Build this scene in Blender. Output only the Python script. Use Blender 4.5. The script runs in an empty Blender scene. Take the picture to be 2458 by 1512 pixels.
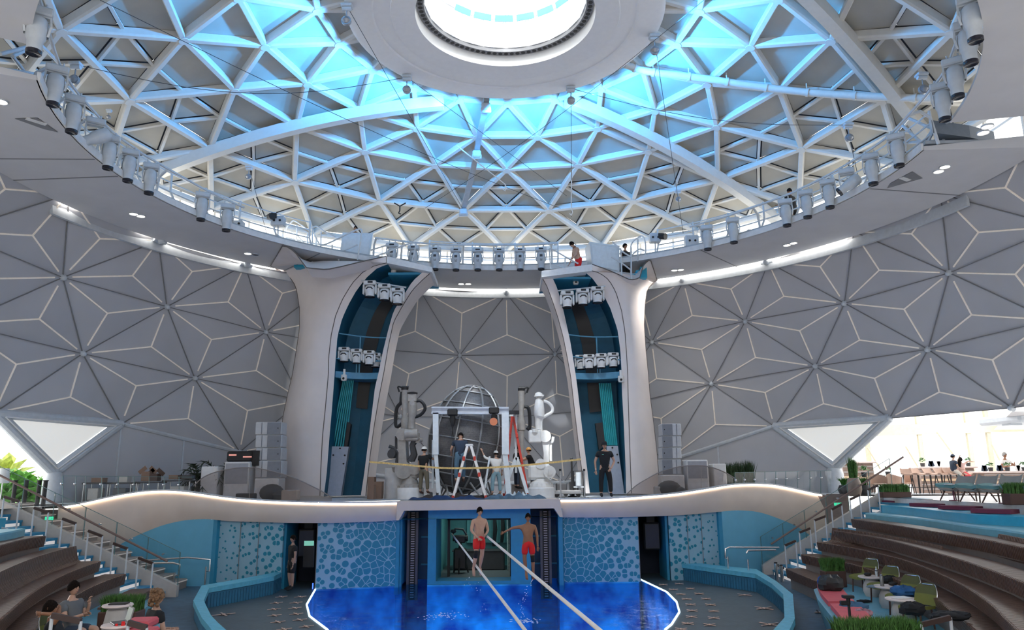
import bpy, math, random
from mathutils import Vector, Matrix
random.seed(7)
C = bpy.context.scene.collection
PI = math.pi
R_ = math.radians
V = Vector
sc = bpy.context.scene
# ------------------------------------------------------------------ camera
FPX = 1800.0
PITCH = math.atan(389 / FPX)
ROLL = R_(-0.5)
cam_d = bpy.data.cameras.new('camera')
cam = bpy.data.objects.new('camera', cam_d)
C.objects.link(cam)
cam_d.sensor_width = 36.0
cam_d.lens = FPX / 2458 * 36.0
cam_d.clip_end = 400
cam.matrix_world = Matrix.Rotation(PI / 2 + PITCH, 4, 'X') @ Matrix.Rotation(ROLL, 4, 'Z')
sc.camera = cam
# ------------------------------------------------------------------ world, exposure
sc.view_settings.view_transform = 'Standard'
sc.view_settings.look = 'None'
sc.view_settings.gamma = 1
sc.view_settings.use_curve_mapping = False
sc.view_settings.exposure = 0.0
world = bpy.data.worlds.new('world')
sc.world = world
world.use_nodes = True
wn = world.node_tree
bg = wn.nodes['Background']
tc = wn.nodes.new('ShaderNodeTexCoord')
sp = wn.nodes.new('ShaderNodeSeparateXYZ')
cr = wn.nodes.new('ShaderNodeValToRGB')
wn.links.new(tc.outputs['Generated'], sp.inputs[0])
wn.links.new(sp.outputs['Z'], cr.inputs[0])
cr.color_ramp.elements[0].position = 0.0
cr.color_ramp.elements[0].color = (1.0, 0.96, 0.91, 1)
cr.color_ramp.elements[1].position = 0.5
cr.color_ramp.elements[1].color = (1.0, 0.98, 0.96, 1)
wn.links.new(cr.outputs[0], bg.inputs[0])
WORLD_STRENGTH = 3.2
bg.inputs[1].default_value = WORLD_STRENGTH


def lamp(kind, name, loc, power, color=(1, 1, 1), size=0.5, target=None, spot=None, size_y=None, blend=0.5):
    d = bpy.data.lights.new(name, kind)
    d.energy = power
    d.color = color
    if kind == 'AREA':
        d.size = size
        if size_y:
            d.shape = 'RECTANGLE'
            d.size_y = size_y
    else:
        d.shadow_soft_size = size
    if kind == 'SPOT' and spot:
        d.spot_size = R_(spot)
        d.spot_blend = blend
    o = bpy.data.objects.new(name, d)
    C.objects.link(o)
    o.location = loc
    if target is not None:
        o.rotation_euler = (V(target) - V(loc)).to_track_quat('-Z', 'Y').to_euler()
    return o


# daylight that enters through the windows of the bar (right) and on the left
lamp('AREA', 'bar_window_daylight', (31, 36, 4.5), 3800, (1.0, 0.97, 0.93), 12, (12, 28, 0.5), size_y=6)
lamp('AREA', 'left_window_daylight', (-30, 30, 5), 1500, (1.0, 0.99, 0.97), 8, (-14, 24, -1), size_y=6)
lamp('AREA', 'skylight_daylight', (0, 8.0, 30.0), 14000, (1.0, 0.98, 0.95), 6, (0, 21.4, 14.8))
# narrow shaft of sun through the skylight that falls on the right-hand robot arm
lamp('SPOT', 'skylight_sunbeam', (-.95, 17.45, 20.0), 42000, (1.0, 0.98, 0.94), 0.1, (2.15, 30.4, 1.5), spot=5.2, blend=0.6)
for x_ in (-8.5, -1.8, 7.2):
    lamp('SPOT', 'soffit_spot', (x_, 35.0 - abs(x_ + .6) * .25, 9.3), 900, (1.0, .93, .86), .12, (x_ * .9, 34.0, 0), spot=120, blend=1.0)
lamp('SPOT', 'skylight_glint', (-1.2, 12.2, 20.0), 16000, (1.0, 0.99, 0.96), 0.08, (1.35, 31.0, 8.7), spot=3.2, blend=0.6)
lamp('AREA', 'rear_fill_light', (0, -3.2, 7.0), 1500, (1.0, 0.97, 0.93), 26, (0, 31, 2.5), size_y=5)  # fill lamp added behind the viewer to brighten walls and towers
# blue wash lights standing on the rim of the suspended skylight disc
for k in range(28):
    a = R_(-146 + k * 10.8)
    s_, c_ = math.sin(a), math.cos(a)
    lamp('SPOT', 'blue_wash_light', (-.12 + 5.12 * s_, 21.37 + 5.12 * c_, 13.75), 1150, (0.05, 0.40, 1.0), 0.06, (-.12 + 12 * s_, 21.37 + 12 * c_, 15.25), spot=90, blend=1.0)
# warm daylight bounced from the clerestory onto the foot of the roof
for k in range(9):
    a = R_(-88 + k * 22)
    lamp('POINT', 'clerestory_glow', (14.3 * math.sin(a), 21.4 + 14.3 * math.cos(a), 10.4), 48, (1.0, 0.93, 0.78), 0.5)
# under-water pool lights
for (x, y) in ((-4.6, 24.4), (-1.5, 26.2), (3.0, 26.2), (5.6, 24.0), (-3.6, 20.4), (1.0, 20.6), (4.8, 20.2), (0.5, 23.6)):
    lamp('AREA', 'underwater_light', (x, y, -4.1), 60, (0.03, 0.58, 1.0), 1.2, (x, y, -6))

# ------------------------------------------------------------------ picture -> place helpers


def ray(px, py):
    x = px - 1229.0
    y = 756.0 - py
    c, s = math.cos(ROLL), math.sin(ROLL)
    X = x * c - y * s
    Y = x * s + y * c
    return V((X, FPX * math.cos(PITCH) - Y * math.sin(PITCH), FPX * math.sin(PITCH) + Y * math.cos(PITCH))).normalized()


def atY(px, py, y):
    d = ray(px, py)
    return d * (y / d.y)


def atZ(px, py, z):
    d = ray(px, py)
    return d * (z / d.z)


def atS(px, py, c, R):
    d = ray(px, py)
    c = V(c)
    b = d.dot(c)
    D = b * b - (c.dot(c) - R * R)
    return d * (b + math.sqrt(max(D, 0)))


def atK(px, py, R, c=(-.1, 21.35)):
    d = ray(px, py)
    c = V((c[0], c[1]))
    e = V((d.x, d.y))
    A = e.dot(e)
    B = e.dot(c)
    D = B * B - A * (c.dot(c) - R * R)
    return d * ((B + math.sqrt(max(D, 0))) / A)


def inv_px(p):
    c, s = math.cos(PITCH), math.sin(PITCH)
    dep = p.y * c + p.z * s
    Y = -p.y * s + p.z * c
    if dep <= 0.01:
        return (-9e3, -9e3)
    X, Y = p.x * FPX / dep, Y * FPX / dep
    c, s = math.cos(ROLL), math.sin(ROLL)
    return (1229 + X * c + Y * s, 756 - (-X * s + Y * c))


# ------------------------------------------------------------------ materials
MATS = {}


def mat(name, col, rough=0.6, metal=0.0, emit=None, es=0.0, noise=0.06, scale=6.0, bump=0.0, spec=0.5, trans=0.0, alpha=1.0):
    if name in MATS:
        return MATS[name]
    m = bpy.data.materials.new(name)
    m.use_nodes = True
    nt = m.node_tree
    b = nt.nodes['Principled BSDF']
    b.inputs['Roughness'].default_value = rough
    b.inputs['Metallic'].default_value = metal
    b.inputs['Specular IOR Level'].default_value = spec
    b.inputs['Alpha'].default_value = alpha
    b.inputs['Transmission Weight'].default_value = trans
    t = nt.nodes.new('ShaderNodeTexCoord')
    n = nt.nodes.new('ShaderNodeTexNoise')
    n.inputs['Scale'].default_value = scale
    n.inputs['Detail'].default_value = 3
    nt.links.new(t.outputs['Object'], n.inputs['Vector'])
    r = nt.nodes.new('ShaderNodeValToRGB')
    r.color_ramp.elements[0].color = tuple(max(0, c * (1 - noise)) for c in col) + (1,)
    r.color_ramp.elements[1].color = tuple(min(1, c * (1 + noise)) for c in col) + (1,)
    r.color_ramp.elements[0].position = .3
    r.color_ramp.elements[1].position = .7
    nt.links.new(n.outputs[0], r.inputs[0])
    nt.links.new(r.outputs[0], b.inputs['Base Color'])
    if emit:
        b.inputs['Emission Color'].default_value = (*emit, 1)
        b.inputs['Emission Strength'].default_value = es
    if bump:
        bp = nt.nodes.new('ShaderNodeBump')
        bp.inputs['Strength'].default_value = bump
        nt.links.new(n.outputs[0], bp.inputs['Height'])
        nt.links.new(bp.outputs[0], b.inputs['Normal'])
    MATS[name] = m
    return m


def glass(name, tint, gloss=0.06, rough=0.03):
    m = bpy.data.materials.new(name)
    m.use_nodes = True
    nt = m.node_tree
    nt.nodes.remove(nt.nodes['Principled BSDF'])
    out = nt.nodes['Material Output']
    tr = nt.nodes.new('ShaderNodeBsdfTransparent')
    tr.inputs[0].default_value = (*tint, 1)
    gl = nt.nodes.new('ShaderNodeBsdfGlossy')
    gl.inputs['Roughness'].default_value = rough
    lw = nt.nodes.new('ShaderNodeLayerWeight')
    lw.inputs[0].default_value = .25
    mu = nt.nodes.new('ShaderNodeMath')
    mu.operation = 'MULTIPLY_ADD'
    mu.inputs[1].default_value = .35
    mu.inputs[2].default_value = gloss
    nt.links.new(lw.outputs['Fresnel'], mu.inputs[0])
    mx = nt.nodes.new('ShaderNodeMixShader')
    nt.links.new(mu.outputs[0], mx.inputs[0])
    nt.links.new(tr.outputs[0], mx.inputs[1])
    nt.links.new(gl.outputs[0], mx.inputs[2])
    nt.links.new(mx.outputs[0], out.inputs[0])
    MATS[name] = m
    return m


M_white = mat('painted_white', (.72, .72, .72), .5)
M_shell = mat('warm_white_shell', (.80, .735, .71), .55, noise=.03, scale=1.5)
M_soffit = mat('soffit_white', (.60, .59, .60), .6, noise=.03, scale=1.2)
M_wall = mat('grey_wall_panel', (.45, .455, .48), .55, noise=.05, scale=.5)
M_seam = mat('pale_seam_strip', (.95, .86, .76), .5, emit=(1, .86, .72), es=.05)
M_edge = mat('dark_joint', (.20, .20, .21), .5)
M_chrome = mat('steel', (.62, .63, .65), .25, 1.0)
M_black = mat('black_plastic', (.012, .012, .014), .5)
M_dark = mat('dark_grey', (.05, .05, .055), .6)
M_roofp = mat('roof_panel', (.46, .44, .39), .6, noise=.04, scale=2)
M_strut = mat('roof_strut_white', (.66, .64, .60), .5, noise=.03)
M_void = mat('roof_backing', (.05, .06, .08), .8)
M_fix = mat('fixture_grey', (.52, .56, .60), .45)
M_rail = mat('rail_grey_white', (.60, .63, .66), .4)
M_teal = mat('teal_metal', (.03, .36, .40), .4)
M_blue = mat('blue_lining', (.01, .115, .20), .6, noise=.08, scale=3)
M_bluew = mat('sky_blue_paint', (.13, .42, .60), .55, noise=.05, scale=2)
M_bluep = mat('portal_blue', (.02, .25, .40), .45, noise=.06)
M_beige = mat('beige_fascia', (.66, .56, .48), .55, noise=.05, scale=1.5)
M_deck = mat('deck_grey', (.42, .45, .48), .4, noise=.08)
M_barfl = mat('bar_floor', (.78, .78, .78), .35)
M_walk = mat('walkway_blue_grey', (.055, .11, .16), .6, noise=.15, scale=4)
M_step = mat('stair_blue', (.03, .25, .42), .5)
M_riser = mat('lit_riser', (.85, .82, .78), .5, emit=(1, .87, .78), es=.35)
M_string = mat('stringer_beige', (.50, .46, .42), .55)
M_wood = mat('walnut_slat', (.125, .072, .055), .32, noise=.2, scale=9)
M_tread = mat('terrace_wood_floor', (.10, .075, .07), .35, noise=.2, scale=5)
M_terr = mat('terrace_blue', (.16, .42, .52), .45, noise=.06)
M_bstep = mat('bright_blue_step', (.02, .33, .50), .4)
M_grass = mat('grass_green', (.06, .16, .03), .7, noise=.5, scale=14)
M_leaf = mat('leaf_green', (.05, .19, .03), .6, noise=.5, scale=8)
M_leafd = mat('dark_palm_leaf', (.02, .035, .018), .6, noise=.4)
M_soil = mat('planter_brown', (.09, .045, .035), .6)
M_skin = mat('skin_light', (.52, .31, .22), .5, noise=.06, scale=10)
M_skint = mat('skin_tan', (.30, .14, .075), .5, noise=.06, scale=10)
M_hair = mat('dark_hair', (.010, .007, .006), .95, noise=.4, scale=40, bump=.5, spec=.08)
M_hairb = mat('curly_brown_hair', (.20, .11, .055), .75, noise=.5, scale=30, bump=.6)
M_red = mat('red_cloth', (.72, .012, .012), .7)
M_blk = mat('black_cloth', (.010, .011, .014), .85)
M_jean = mat('blue_denim', (.10, .19, .27), .85, noise=.2)
M_khak = mat('khaki_cloth', (.16, .14, .10), .85)
M_navy = mat('navy_cloth', (.03, .045, .075), .85)
M_wcl = mat('white_cloth', (.75, .74, .72), .85)
M_grcl = mat('grey_cloth', (.13, .14, .15), .85)
M_maroon = mat('maroon_cushion', (.16, .025, .06), .7)
M_coral = mat('coral_cushion', (.62, .10, .12), .7)
M_olive = mat('olive_upholstery', (.10, .11, .04), .8)
M_olivel = mat('chartreuse_upholstery', (.17, .18, .04), .8)
M_cream = mat('cream_top', (.74, .62, .58), .4)
M_conc = mat('pale_concrete', (.50, .48, .46), .7)
M_tan = mat('tan_leather', (.50, .33, .25), .55)
M_box = mat('cardboard', (.22, .14, .10), .8)
M_bot = mat('robot_grey', (.33, .31, .29), .45, noise=.12, scale=5)
M_botw = mat('robot_white', (.75, .74, .72), .45)
M_mesh = mat('woven_dark_mesh', (.10, .10, .11), .5, .4)
M_redp = mat('red_ladder_plastic', (.62, .05, .03), .5)
M_cage = mat('aged_steel_rib', (.30, .31, .32), .45, .5)
M_lens = mat('lamp_lens', (.02, .02, .03), .1)
M_glow = mat('warm_lamp_glow', (1, .9, .8), .5, emit=(1, .86, .74), es=9)
M_cove = mat('cove_light_strip', (1, .97, .9), .5, emit=(1, .95, .86), es=14)
M_led = mat('warm_led_line', (1, .9, .8), .5, emit=(1, .80, .64), es=5)
M_exit = mat('exit_sign_green', (.02, .5, .25), .5, emit=(.05, .8, .4), es=.8)
M_poole = mat('pool_edge_light', (.8, .9, 1), .5, emit=(.65, .85, 1), es=1.5)
M_paper = mat('white_paper', (.85, .85, .85), .7)
M_cloud = mat('blue_fabric', (.02, .10, .26), .85, noise=.3, bump=.4)
M_cloudg = mat('grey_blue_fabric', (.20, .27, .34), .85, noise=.3, bump=.4)
M_strap = mat('white_webbing', (.78, .74, .70), .7)
M_clear = glass('clear_balustrade', (.86, .90, .90), .03)
M_smoke = glass('smoked_screen', (.62, .57, .55), .05)
M_winp = glass('window_glass', (.93, .97, 1.0), .02)

# ------------------------------------------------------------------ mesh kit


class MB:
    def __init__(s):
        s.v = []
        s.f = []
        s.mi = []
        s.sm = []

    def add(s, vs, fs, mi=0, smooth=False):
        b = len(s.v)
        s.v.extend([V(p) for p in vs])
        for f in fs:
            s.f.append([b + i for i in f])
            s.mi.append(mi)
            s.sm.append(smooth)
        return s

    def box(s, c, d, rz=0.0, mi=0, rx=0.0, ry=0.0):
        c = V(c)
        hx, hy, hz = d[0] / 2, d[1] / 2, d[2] / 2
        m = Matrix.Rotation(rz, 3, 'Z') @ Matrix.Rotation(ry, 3, 'Y') @ Matrix.Rotation(rx, 3, 'X')
        vs = [c + m @ V((x * hx, y * hy, z * hz)) for x in (-1, 1) for y in (-1, 1) for z in (-1, 1)]
        return s.add(vs, [(0, 1, 3, 2), (4, 6, 7, 5), (0, 4, 5, 1), (2, 3, 7, 6), (0, 2, 6, 4), (1, 5, 7, 3)], mi)

    def bbox(s, c, d, rz=0.0, bev=0.02, mi=0):   # box with chamfered vertical and top edges
        hx, hy = d[0] / 2, d[1] / 2
        b = min(bev, hx * .9, hy * .9, d[2] * .45)
        ring = lambda k: [(-hx + b, -hy + k), (hx - b, -hy + k), (hx - k, -hy + b), (hx - k, hy - b), (hx - b, hy - k), (-hx + b, hy - k), (-hx + k, hy - b), (-hx + k, -hy + b)]
        z0, z1 = -d[2] / 2, d[2] / 2
        L = [(z0, ring(b * .999)), (z0 + b, ring(0)), (z1 - b, ring(0)), (z1, ring(b * .999))]
        m = Matrix.Rotation(rz, 3, 'Z')
        vs = []
        for z, r in L:
            vs += [V(c) + m @ V((x, y, z)) for x, y in r]
        fs = []
        for k in range(3):
            for i in range(8):
                j = (i + 1) % 8
                fs.append((k * 8 + i, k * 8 + j, k * 8 + 8 + j, k * 8 + 8 + i))
        fs.append(tuple(range(7, -1, -1)))
        fs.append(tuple(range(24, 32)))
        return s.add(vs, fs, mi)

    def beam(s, p, q, w, h, up=(0, 0, 1), mi=0, off=0.0):
        p, q = V(p), V(q)
        d = (q - p)
        if d.length < 1e-6:
            return s
        d.normalize()
        u = V(up)
        x = d.cross(u)
        if x.length < 1e-4:
            x = d.cross(V((1, 0, 0)))
        x.normalize()
        u = x.cross(d).normalized()
        vs = []
        for e in (p, q):
            for a, b in ((-1, -1), (1, -1), (1, 1), (-1, 1)):
                vs.append(e + x * (a * w / 2) + u * (b * h / 2 + off))
        return s.add(vs, [(3, 2, 1, 0), (4, 5, 6, 7), (0, 1, 5, 4), (1, 2, 6, 5), (2, 3, 7, 6), (3, 0, 4, 7)], mi)

    def cyl(s, p, q, r0, r1=None, n=10, mi=0, caps=True, smooth=True):
        r1 = r0 if r1 is None else r1
        return s.tube([p, q], [r0, r1], n, mi, caps, smooth)

    def tube(s, pts, r, n=8, mi=0, caps=True, smooth=True, closed=False):
        pts = [V(p) for p in pts]
        k = len(pts)
        rs = r if isinstance(r, (list, tuple)) else [r] * k
        vs = []
        prev = None
        for i in range(k):
            if closed:
                t = pts[(i + 1) % k] - pts[(i - 1) % k]
            else:
                t = pts[min(i + 1, k - 1)] - pts[max(i - 1, 0)]
            if t.length < 1e-9:
                t = V((0, 0, 1))
            t.normalize()
            if prev is None:
                a = V((0, 0, 1)) if abs(t.z) < .9 else V((1, 0, 0))
                x = t.cross(a).normalized()
            else:
                x = prev - t * prev.dot(t)
                x = x.normalized() if x.length > 1e-5 else t.orthogonal().normalized()
            prev = x
            y = t.cross(x)
            for j in range(n):
                a = 2 * PI * j / n
                vs.append(pts[i] + (x * math.cos(a) + y * math.sin(a)) * rs[i])
        fs = []
        for i in range(k if closed else k - 1):
            for j in range(n):
                jj = (j + 1) % n
                i2 = (i + 1) % k
                fs.append((i * n + j, i * n + jj, i2 * n + jj, i2 * n + j))
        s.add(vs, fs, mi, smooth)
        if caps and not closed:
            b = len(s.v) - len(vs)
            s.f.append([b + j for j in range(n - 1, -1, -1)])
            s.mi.append(mi)
            s.sm.append(False)
            s.f.append([b + (k - 1) * n + j for j in range(n)])
            s.mi.append(mi)
            s.sm.append(False)
        return s

    def lathe(s, prof, c=(0, 0, 0), n=24, mi=0, a0=0.0, a1=2 * PI, smooth=True, closed_prof=False):
        c = V(c)
        full = abs(a1 - a0 - 2 * PI) < 1e-5
        m = n if full else n + 1
        vs = []
        for i in range(m):
            a = a0 + (a1 - a0) * i / n
            for (r, z) in prof:
                vs.append(c + V((r * math.sin(a), r * math.cos(a), z)))
        k = len(prof)
        fs = []
        for i in range(n):
            i2 = (i + 1) % m
            for j in range(k if closed_prof else k - 1):
                j2 = (j + 1) % k
                fs.append((i * k + j, i2 * k + j, i2 * k + j2, i * k + j2))
        s.add(vs, fs, mi, smooth)
        if closed_prof and not full:
            b = len(s.v) - len(vs)
            s.f.append([b + j for j in range(k)])
            s.mi.append(mi)
            s.sm.append(False)
            s.f.append([b + n * k + j for j in range(k - 1, -1, -1)])
            s.mi.append(mi)
            s.sm.append(False)
        return s

    def ell(s, c, r, n=12, m=8, mi=0, rot=None, smooth=True):
        c = V(c)
        vs = []
        for i in range(m + 1):
            t = PI * i / m
            for j in range(n):
                a = 2 * PI * j / n
                p = V((r[0] * math.sin(t) * math.cos(a), r[1] * math.sin(t) * math.sin(a), r[2] * math.cos(t)))
                vs.append(c + (rot @ p if rot else p))
        fs = []
        for i in range(m):
            for j in range(n):
                jj = (j + 1) % n
                fs.append((i * n + j, (i + 1) * n + j, (i + 1) * n + jj, i * n + jj))
        return s.add(vs, fs, mi, smooth)

    def prism(s, poly, z0, z1, mi=0):
        k = len(poly)
        vs = [V((p[0], p[1], z0)) for p in poly] + [V((p[0], p[1], z1)) for p in poly]
        fs = [tuple(range(k - 1, -1, -1)), tuple(range(k, 2 * k))]
        fs += [(i, (i + 1) % k, k + (i + 1) % k, k + i) for i in range(k)]
        return s.add(vs, fs, mi)

    def loft(s, rows, mi=0, smooth=True, close=False):
        k = len(rows[0])
        vs = [p for r in rows for p in r]
        fs = []
        for i in range(len(rows) - 1):
            for j in range(k if close else k - 1):
                jj = (j + 1) % k
                fs.append((i * k + j, i * k + jj, (i + 1) * k + jj, (i + 1) * k + j))
        return s.add(vs, fs, mi, smooth)

    def slab(s, rows, t, mi=0, smooth=True):    # lofted sheet with thickness vector t
        t = V(t)
        s.loft(rows, mi, smooth)
        s.loft([[V(p) + t for p in r] for r in rows], mi, smooth)
        for r in (rows[0], rows[-1]):
            s.loft([r, [V(p) + t for p in r]], mi, False)
        for e in (0, -1):
            s.loft([[r[e] for r in rows], [V(r[e]) + t for r in rows]], mi, False)
        return s


WM = {}          # world matrix of every root / part we make


def thing(name, label, cat, loc=(0, 0, 0), rz=0.0, group=None, scale=1.0):
    o = bpy.data.objects.new(name, None)
    C.objects.link(o)
    o.empty_display_size = .2
    o.location = loc
    o.rotation_euler = (0, 0, rz)
    o.scale = (scale,) * 3
    WM[o] = Matrix.Translation(V(loc)) @ Matrix.Rotation(rz, 4, 'Z') @ Matrix.Scale(scale, 4)
    tag(o, label, cat, group)
    return o


def tag(o, label=None, cat=None, group=None, kind=None):
    if label:
        o['label'] = label
    if cat:
        o['category'] = cat
    if group:
        o['group'] = group
    if kind:
        o['kind'] = kind
    return o


def build(name, mb, mats, parent=None, world=False, label=None, kind=None, cat=None, group=None, sharp=35):
    """link one mesh object; world=True: the vertices are given in world space"""
    if not isinstance(mats, (list, tuple)):
        mats = [mats]
    me = bpy.data.meshes.new(name)
    vs = mb.v
    Wp = WM.get(parent, Matrix.Identity(4)) if parent else Matrix.Identity(4)
    if world and parent:
        iv = Wp.inverted()
        vs = [iv @ v for v in vs]
    org = V((0, 0, 0))
    if vs:
        xs = [v.x for v in vs]
        ys = [v.y for v in vs]
        zs = [v.z for v in vs]
        org = V(((min(xs) + max(xs)) / 2, (min(ys) + max(ys)) / 2, min(zs)))
    me.from_pydata([tuple(v - org) for v in vs], [], mb.f)
    for m in mats:
        me.materials.append(m)
    me.polygons.foreach_set('material_index', mb.mi)
    me.polygons.foreach_set('use_smooth', mb.sm)
    me.update()
    if any(mb.sm):
        me.set_sharp_from_angle(angle=R_(sharp))
    o = bpy.data.objects.new(name, me)
    C.objects.link(o)
    o.location = org
    if parent:
        o.parent = parent
    WM[o] = Wp @ Matrix.Translation(org)
    tag(o, label, cat, group, kind)
    return o


def struct(name, mb, mats, parent=None, world=True):
    o = build(name, mb, mats, parent, world=bool(parent) and world)
    if not parent:
        o['kind'] = 'structure'
    return o


def kids(o):
    return [c for c in o.children]


def copy_tree(o, parent=None, top=True):
    c = o.copy()
    C.objects.link(c)
    if parent is not None:
        c.parent = parent
    for ch in kids(o):
        copy_tree(ch, c, False)
    return c


def place(o, loc, rz=None, label=None, scale=None, group=None):
    o.location = loc
    if rz is not None:
        o.rotation_euler = (0, 0, rz)
    if scale is not None:
        o.scale = (scale,) * 3
    if label:
        o['label'] = label
    if group:
        o['group'] = group
    return o


def spline(pts, n):
    """Catmull-Rom through 3D points, n samples"""
    pts = [V(p) for p in pts]
    P = [pts[0] * 2 - pts[1]] + pts + [pts[-1] * 2 - pts[-2]]
    out = []
    segs = len(pts) - 1
    for i in range(n):
        t = i / (n - 1) * segs
        k = min(int(t), segs - 1)
        u = t - k
        a, b, c, d = P[k], P[k + 1], P[k + 2], P[k + 3]
        out.append(.5 * ((2 * b) + (c - a) * u + (2 * a - 5 * b + 4 * c - d) * u * u + (3 * b - a - 3 * c + d) * u ** 3))
    return out


def resample(pts, step):
    pts = [V(p) for p in pts]
    out = [pts[0]]
    acc = 0
    for a, b in zip(pts, pts[1:]):
        L = (b - a).length
        d = step - acc
        while d <= L:
            out.append(a + (b - a) * (d / L))
            d += step
        acc = L - (d - step)
    return out
# =================================================================== ROOF
ZT, RHO = 15.35, 33.5
CX, CY = 0.0, 21.4


def cap(R, deg, dz=0.0):
    a = R_(deg)
    x, y = CX + R * math.sin(a), CY + R * math.cos(a)
    return V((x, y, ZT - RHO + math.sqrt(RHO * RHO - R * R) + dz))


RINGS = [(3.6, 8), (6.15, -1), (8.29, 8), (10.32, -1), (13.05, 8), (15.7, -1)]
N_R = 20


def rnode(k, j):
    R, o = RINGS[k]
    return cap(R, o + 18 * (j % N_R))


def tri_list():
    T = []      # (a, b, c, band, kind)
    for k in range(len(RINGS) - 1):
        for j in range(N_R):
            if RINGS[k][1] == 8:     # inner offset 8, outer offset -1
                i0, i1 = j, j + 1
                o1 = j + 1
                o2 = j + 2
            else:
                i0, i1 = j, j + 1
                o1 = j
                o2 = j + 1
            a, b = rnode(k, i0), rnode(k, i1)
            c, d = rnode(k + 1, o1), rnode(k + 1, o2)
            T.append((a, b, c, k, 0))       # two inner nodes
            T.append((c, d, b, k, 1))       # two outer nodes
    return T


TR = tri_list()
up_c = V((CX, CY, ZT - RHO))


def inset(tri, d):
    a, b, c = tri
    la, lb, lc = (b - c).length, (a - c).length, (a - b).length
    P = la + lb + lc
    inc = (a * la + b * lb + c * lc) / P
    area = (b - a).cross(c - a).length / 2
    r = 2 * area / P
    s = max(.2, 1 - d / r)
    return [inc + (p - inc) * s for p in (a, b, c)]


panels, back = MB(), MB()
prim, seco = {}, []


def key(p, q):
    a, b = tuple(round(x, 2) for x in p), tuple(round(x, 2) for x in q)
    return (a, b) if a < b else (b, a)


def onr(p):
    n = (p - up_c).normalized()
    return up_c + n * RHO


for (a, b, c, k, kind) in TR:
    if k == 0 and kind == 0 and False:
        continue
    n = ((a + b + c) / 3 - up_c).normalized()
    for e in ((a, b), (b, c), (a, c)):
        prim[key(*e)] = (e[0], e[1])
    ab, bc, ca = onr((a + b) / 2), onr((b + c) / 2), onr((c + a) / 2)
    if k <= 2:
        subs = [(a, b, c)]
    elif kind == 1 or k == 4:
        subs = [(a, ab, ca), (ab, b, bc), (ca, bc, c), (ab, bc, ca)]
        seco += [(ab, bc), (bc, ca), (ca, ab)]
    else:
        subs = [(ca, bc, c), (a, b, bc), (a, bc, ca)]
        subs = [(ca, bc, c), [a, b, bc, ca]]
        seco += [(bc, ca)]
    for t in subs:
        if len(t) == 4:
            cen = sum(t, V()) / 4
            q = [cen + (p - cen) * .93 + n * .05 for p in t]
            panels.add(q, [(3, 2, 1, 0)])
            panels.add([p + n * .04 for p in q], [(0, 1, 2, 3)])
        else:
            q = [p + n * .05 for p in inset([V(x) for x in t], .10)]
            panels.add(q, [(2, 1, 0)])
    back.add([p + n * .22 for p in (a, b, c)], [(0, 1, 2)])
ceil = build('ceiling', panels, M_roofp)
ceil['kind'] = 'structure'
build('roof_backing', back, M_void, ceil, world=True)
bars = MB()
for (p, q) in seco:
    n = ((p + q) / 2 - up_c).normalized()
    bars.beam(p, q, .10, .12, n, off=-.03)
build('panel_bar', bars, M_strut, ceil, world=True)
# primary struts: the hundred that show largest are parts, the rest is one part
cand = []
for kk, (p, q) in prim.items():
    a, b = inv_px(p), inv_px(q)
    ins = any(-100 < t[0] < 2560 and -60 < t[1] < 640 for t in (a, b))
    cand.append((-(math.hypot(a[0] - b[0], a[1] - b[1]) if ins else 0), kk, p, q))
cand.sort(key=lambda t: t[0])
rest = MB()


def strut_mb(m, p, q):
    n = ((p + q) / 2 - up_c).normalized()
    d = (q - p).normalized()
    a, b = p + d * .1, q - d * .1
    mid = (a + b) / 2
    L = (b - a).length
    # shallow at the nodes, deeper in the middle, chamfered lower edge
    x = d.cross(n).normalized()
    rows = []
    for t in (0, .5, 1):
        e = a + (b - a) * t
        w, h = .105, .24
        rows.append([e + x * w + n * .04, e + x * w - n * (h - .06), e + x * (w - .035) - n * h, e - x * (w - .035) - n * h, e - x * w - n * (h - .06), e - x * w + n * .04])
    m.loft(rows, 0, False, True)


for i, (s, kk, p, q) in enumerate(cand):
    if i < 100 and s < 0:
        m = MB()
        strut_mb(m, p, q)
        build('roof_strut', m, M_strut, ceil, world=True)
    else:
        strut_mb(rest, p, q)
build('roof_strut', rest, M_strut, ceil, world=True, kind='stuff')
hub = MB()
for k in range(1, 5):
    for j in range(N_R):
        p = rnode(k, j)
        n = (p - up_c).normalized()
        hub.cyl(p + n * .02, p - n * .27, .2, .16, 12)
build('node_hub', hub, M_strut, ceil, world=True)


def arch_beam(pts, w=.36, h=.46):
    P = []
    for (x, y) in pts:
        r = math.hypot(x - CX, y - CY)
        P.append(V((x, y, ZT - RHO + math.sqrt(RHO * RHO - r * r) - .2)))
    m = MB()
    rows = []
    for i, p in enumerate(P):
        t = (P[min(i + 1, len(P) - 1)] - P[max(i - 1, 0)]).normalized()
        x = t.cross(V((0, 0, 1))).normalized()
        rows.append([p + x * w / 2, p + x * w / 2 - V((0, 0, h)), p - x * w / 2 - V((0, 0, h)), p - x * w / 2])
    m.loft(rows, 0, False, True)
    build('arch_beam', m, M_strut, ceil, world=True)


def lerp2(a, b, n):
    return [(a[0] + (b[0] - a[0]) * i / n, a[1] + (b[1] - a[1]) * i / n) for i in range(n + 1)]


arch_beam(lerp2((-14.9, 26.95), (-2.6, 26.95), 14))
arch_beam(lerp2((2.2, 26.9), (11.9, 31.7), 12))
arch_beam(lerp2((6.4, 17.6), (15.4, 25.0), 12))

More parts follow.
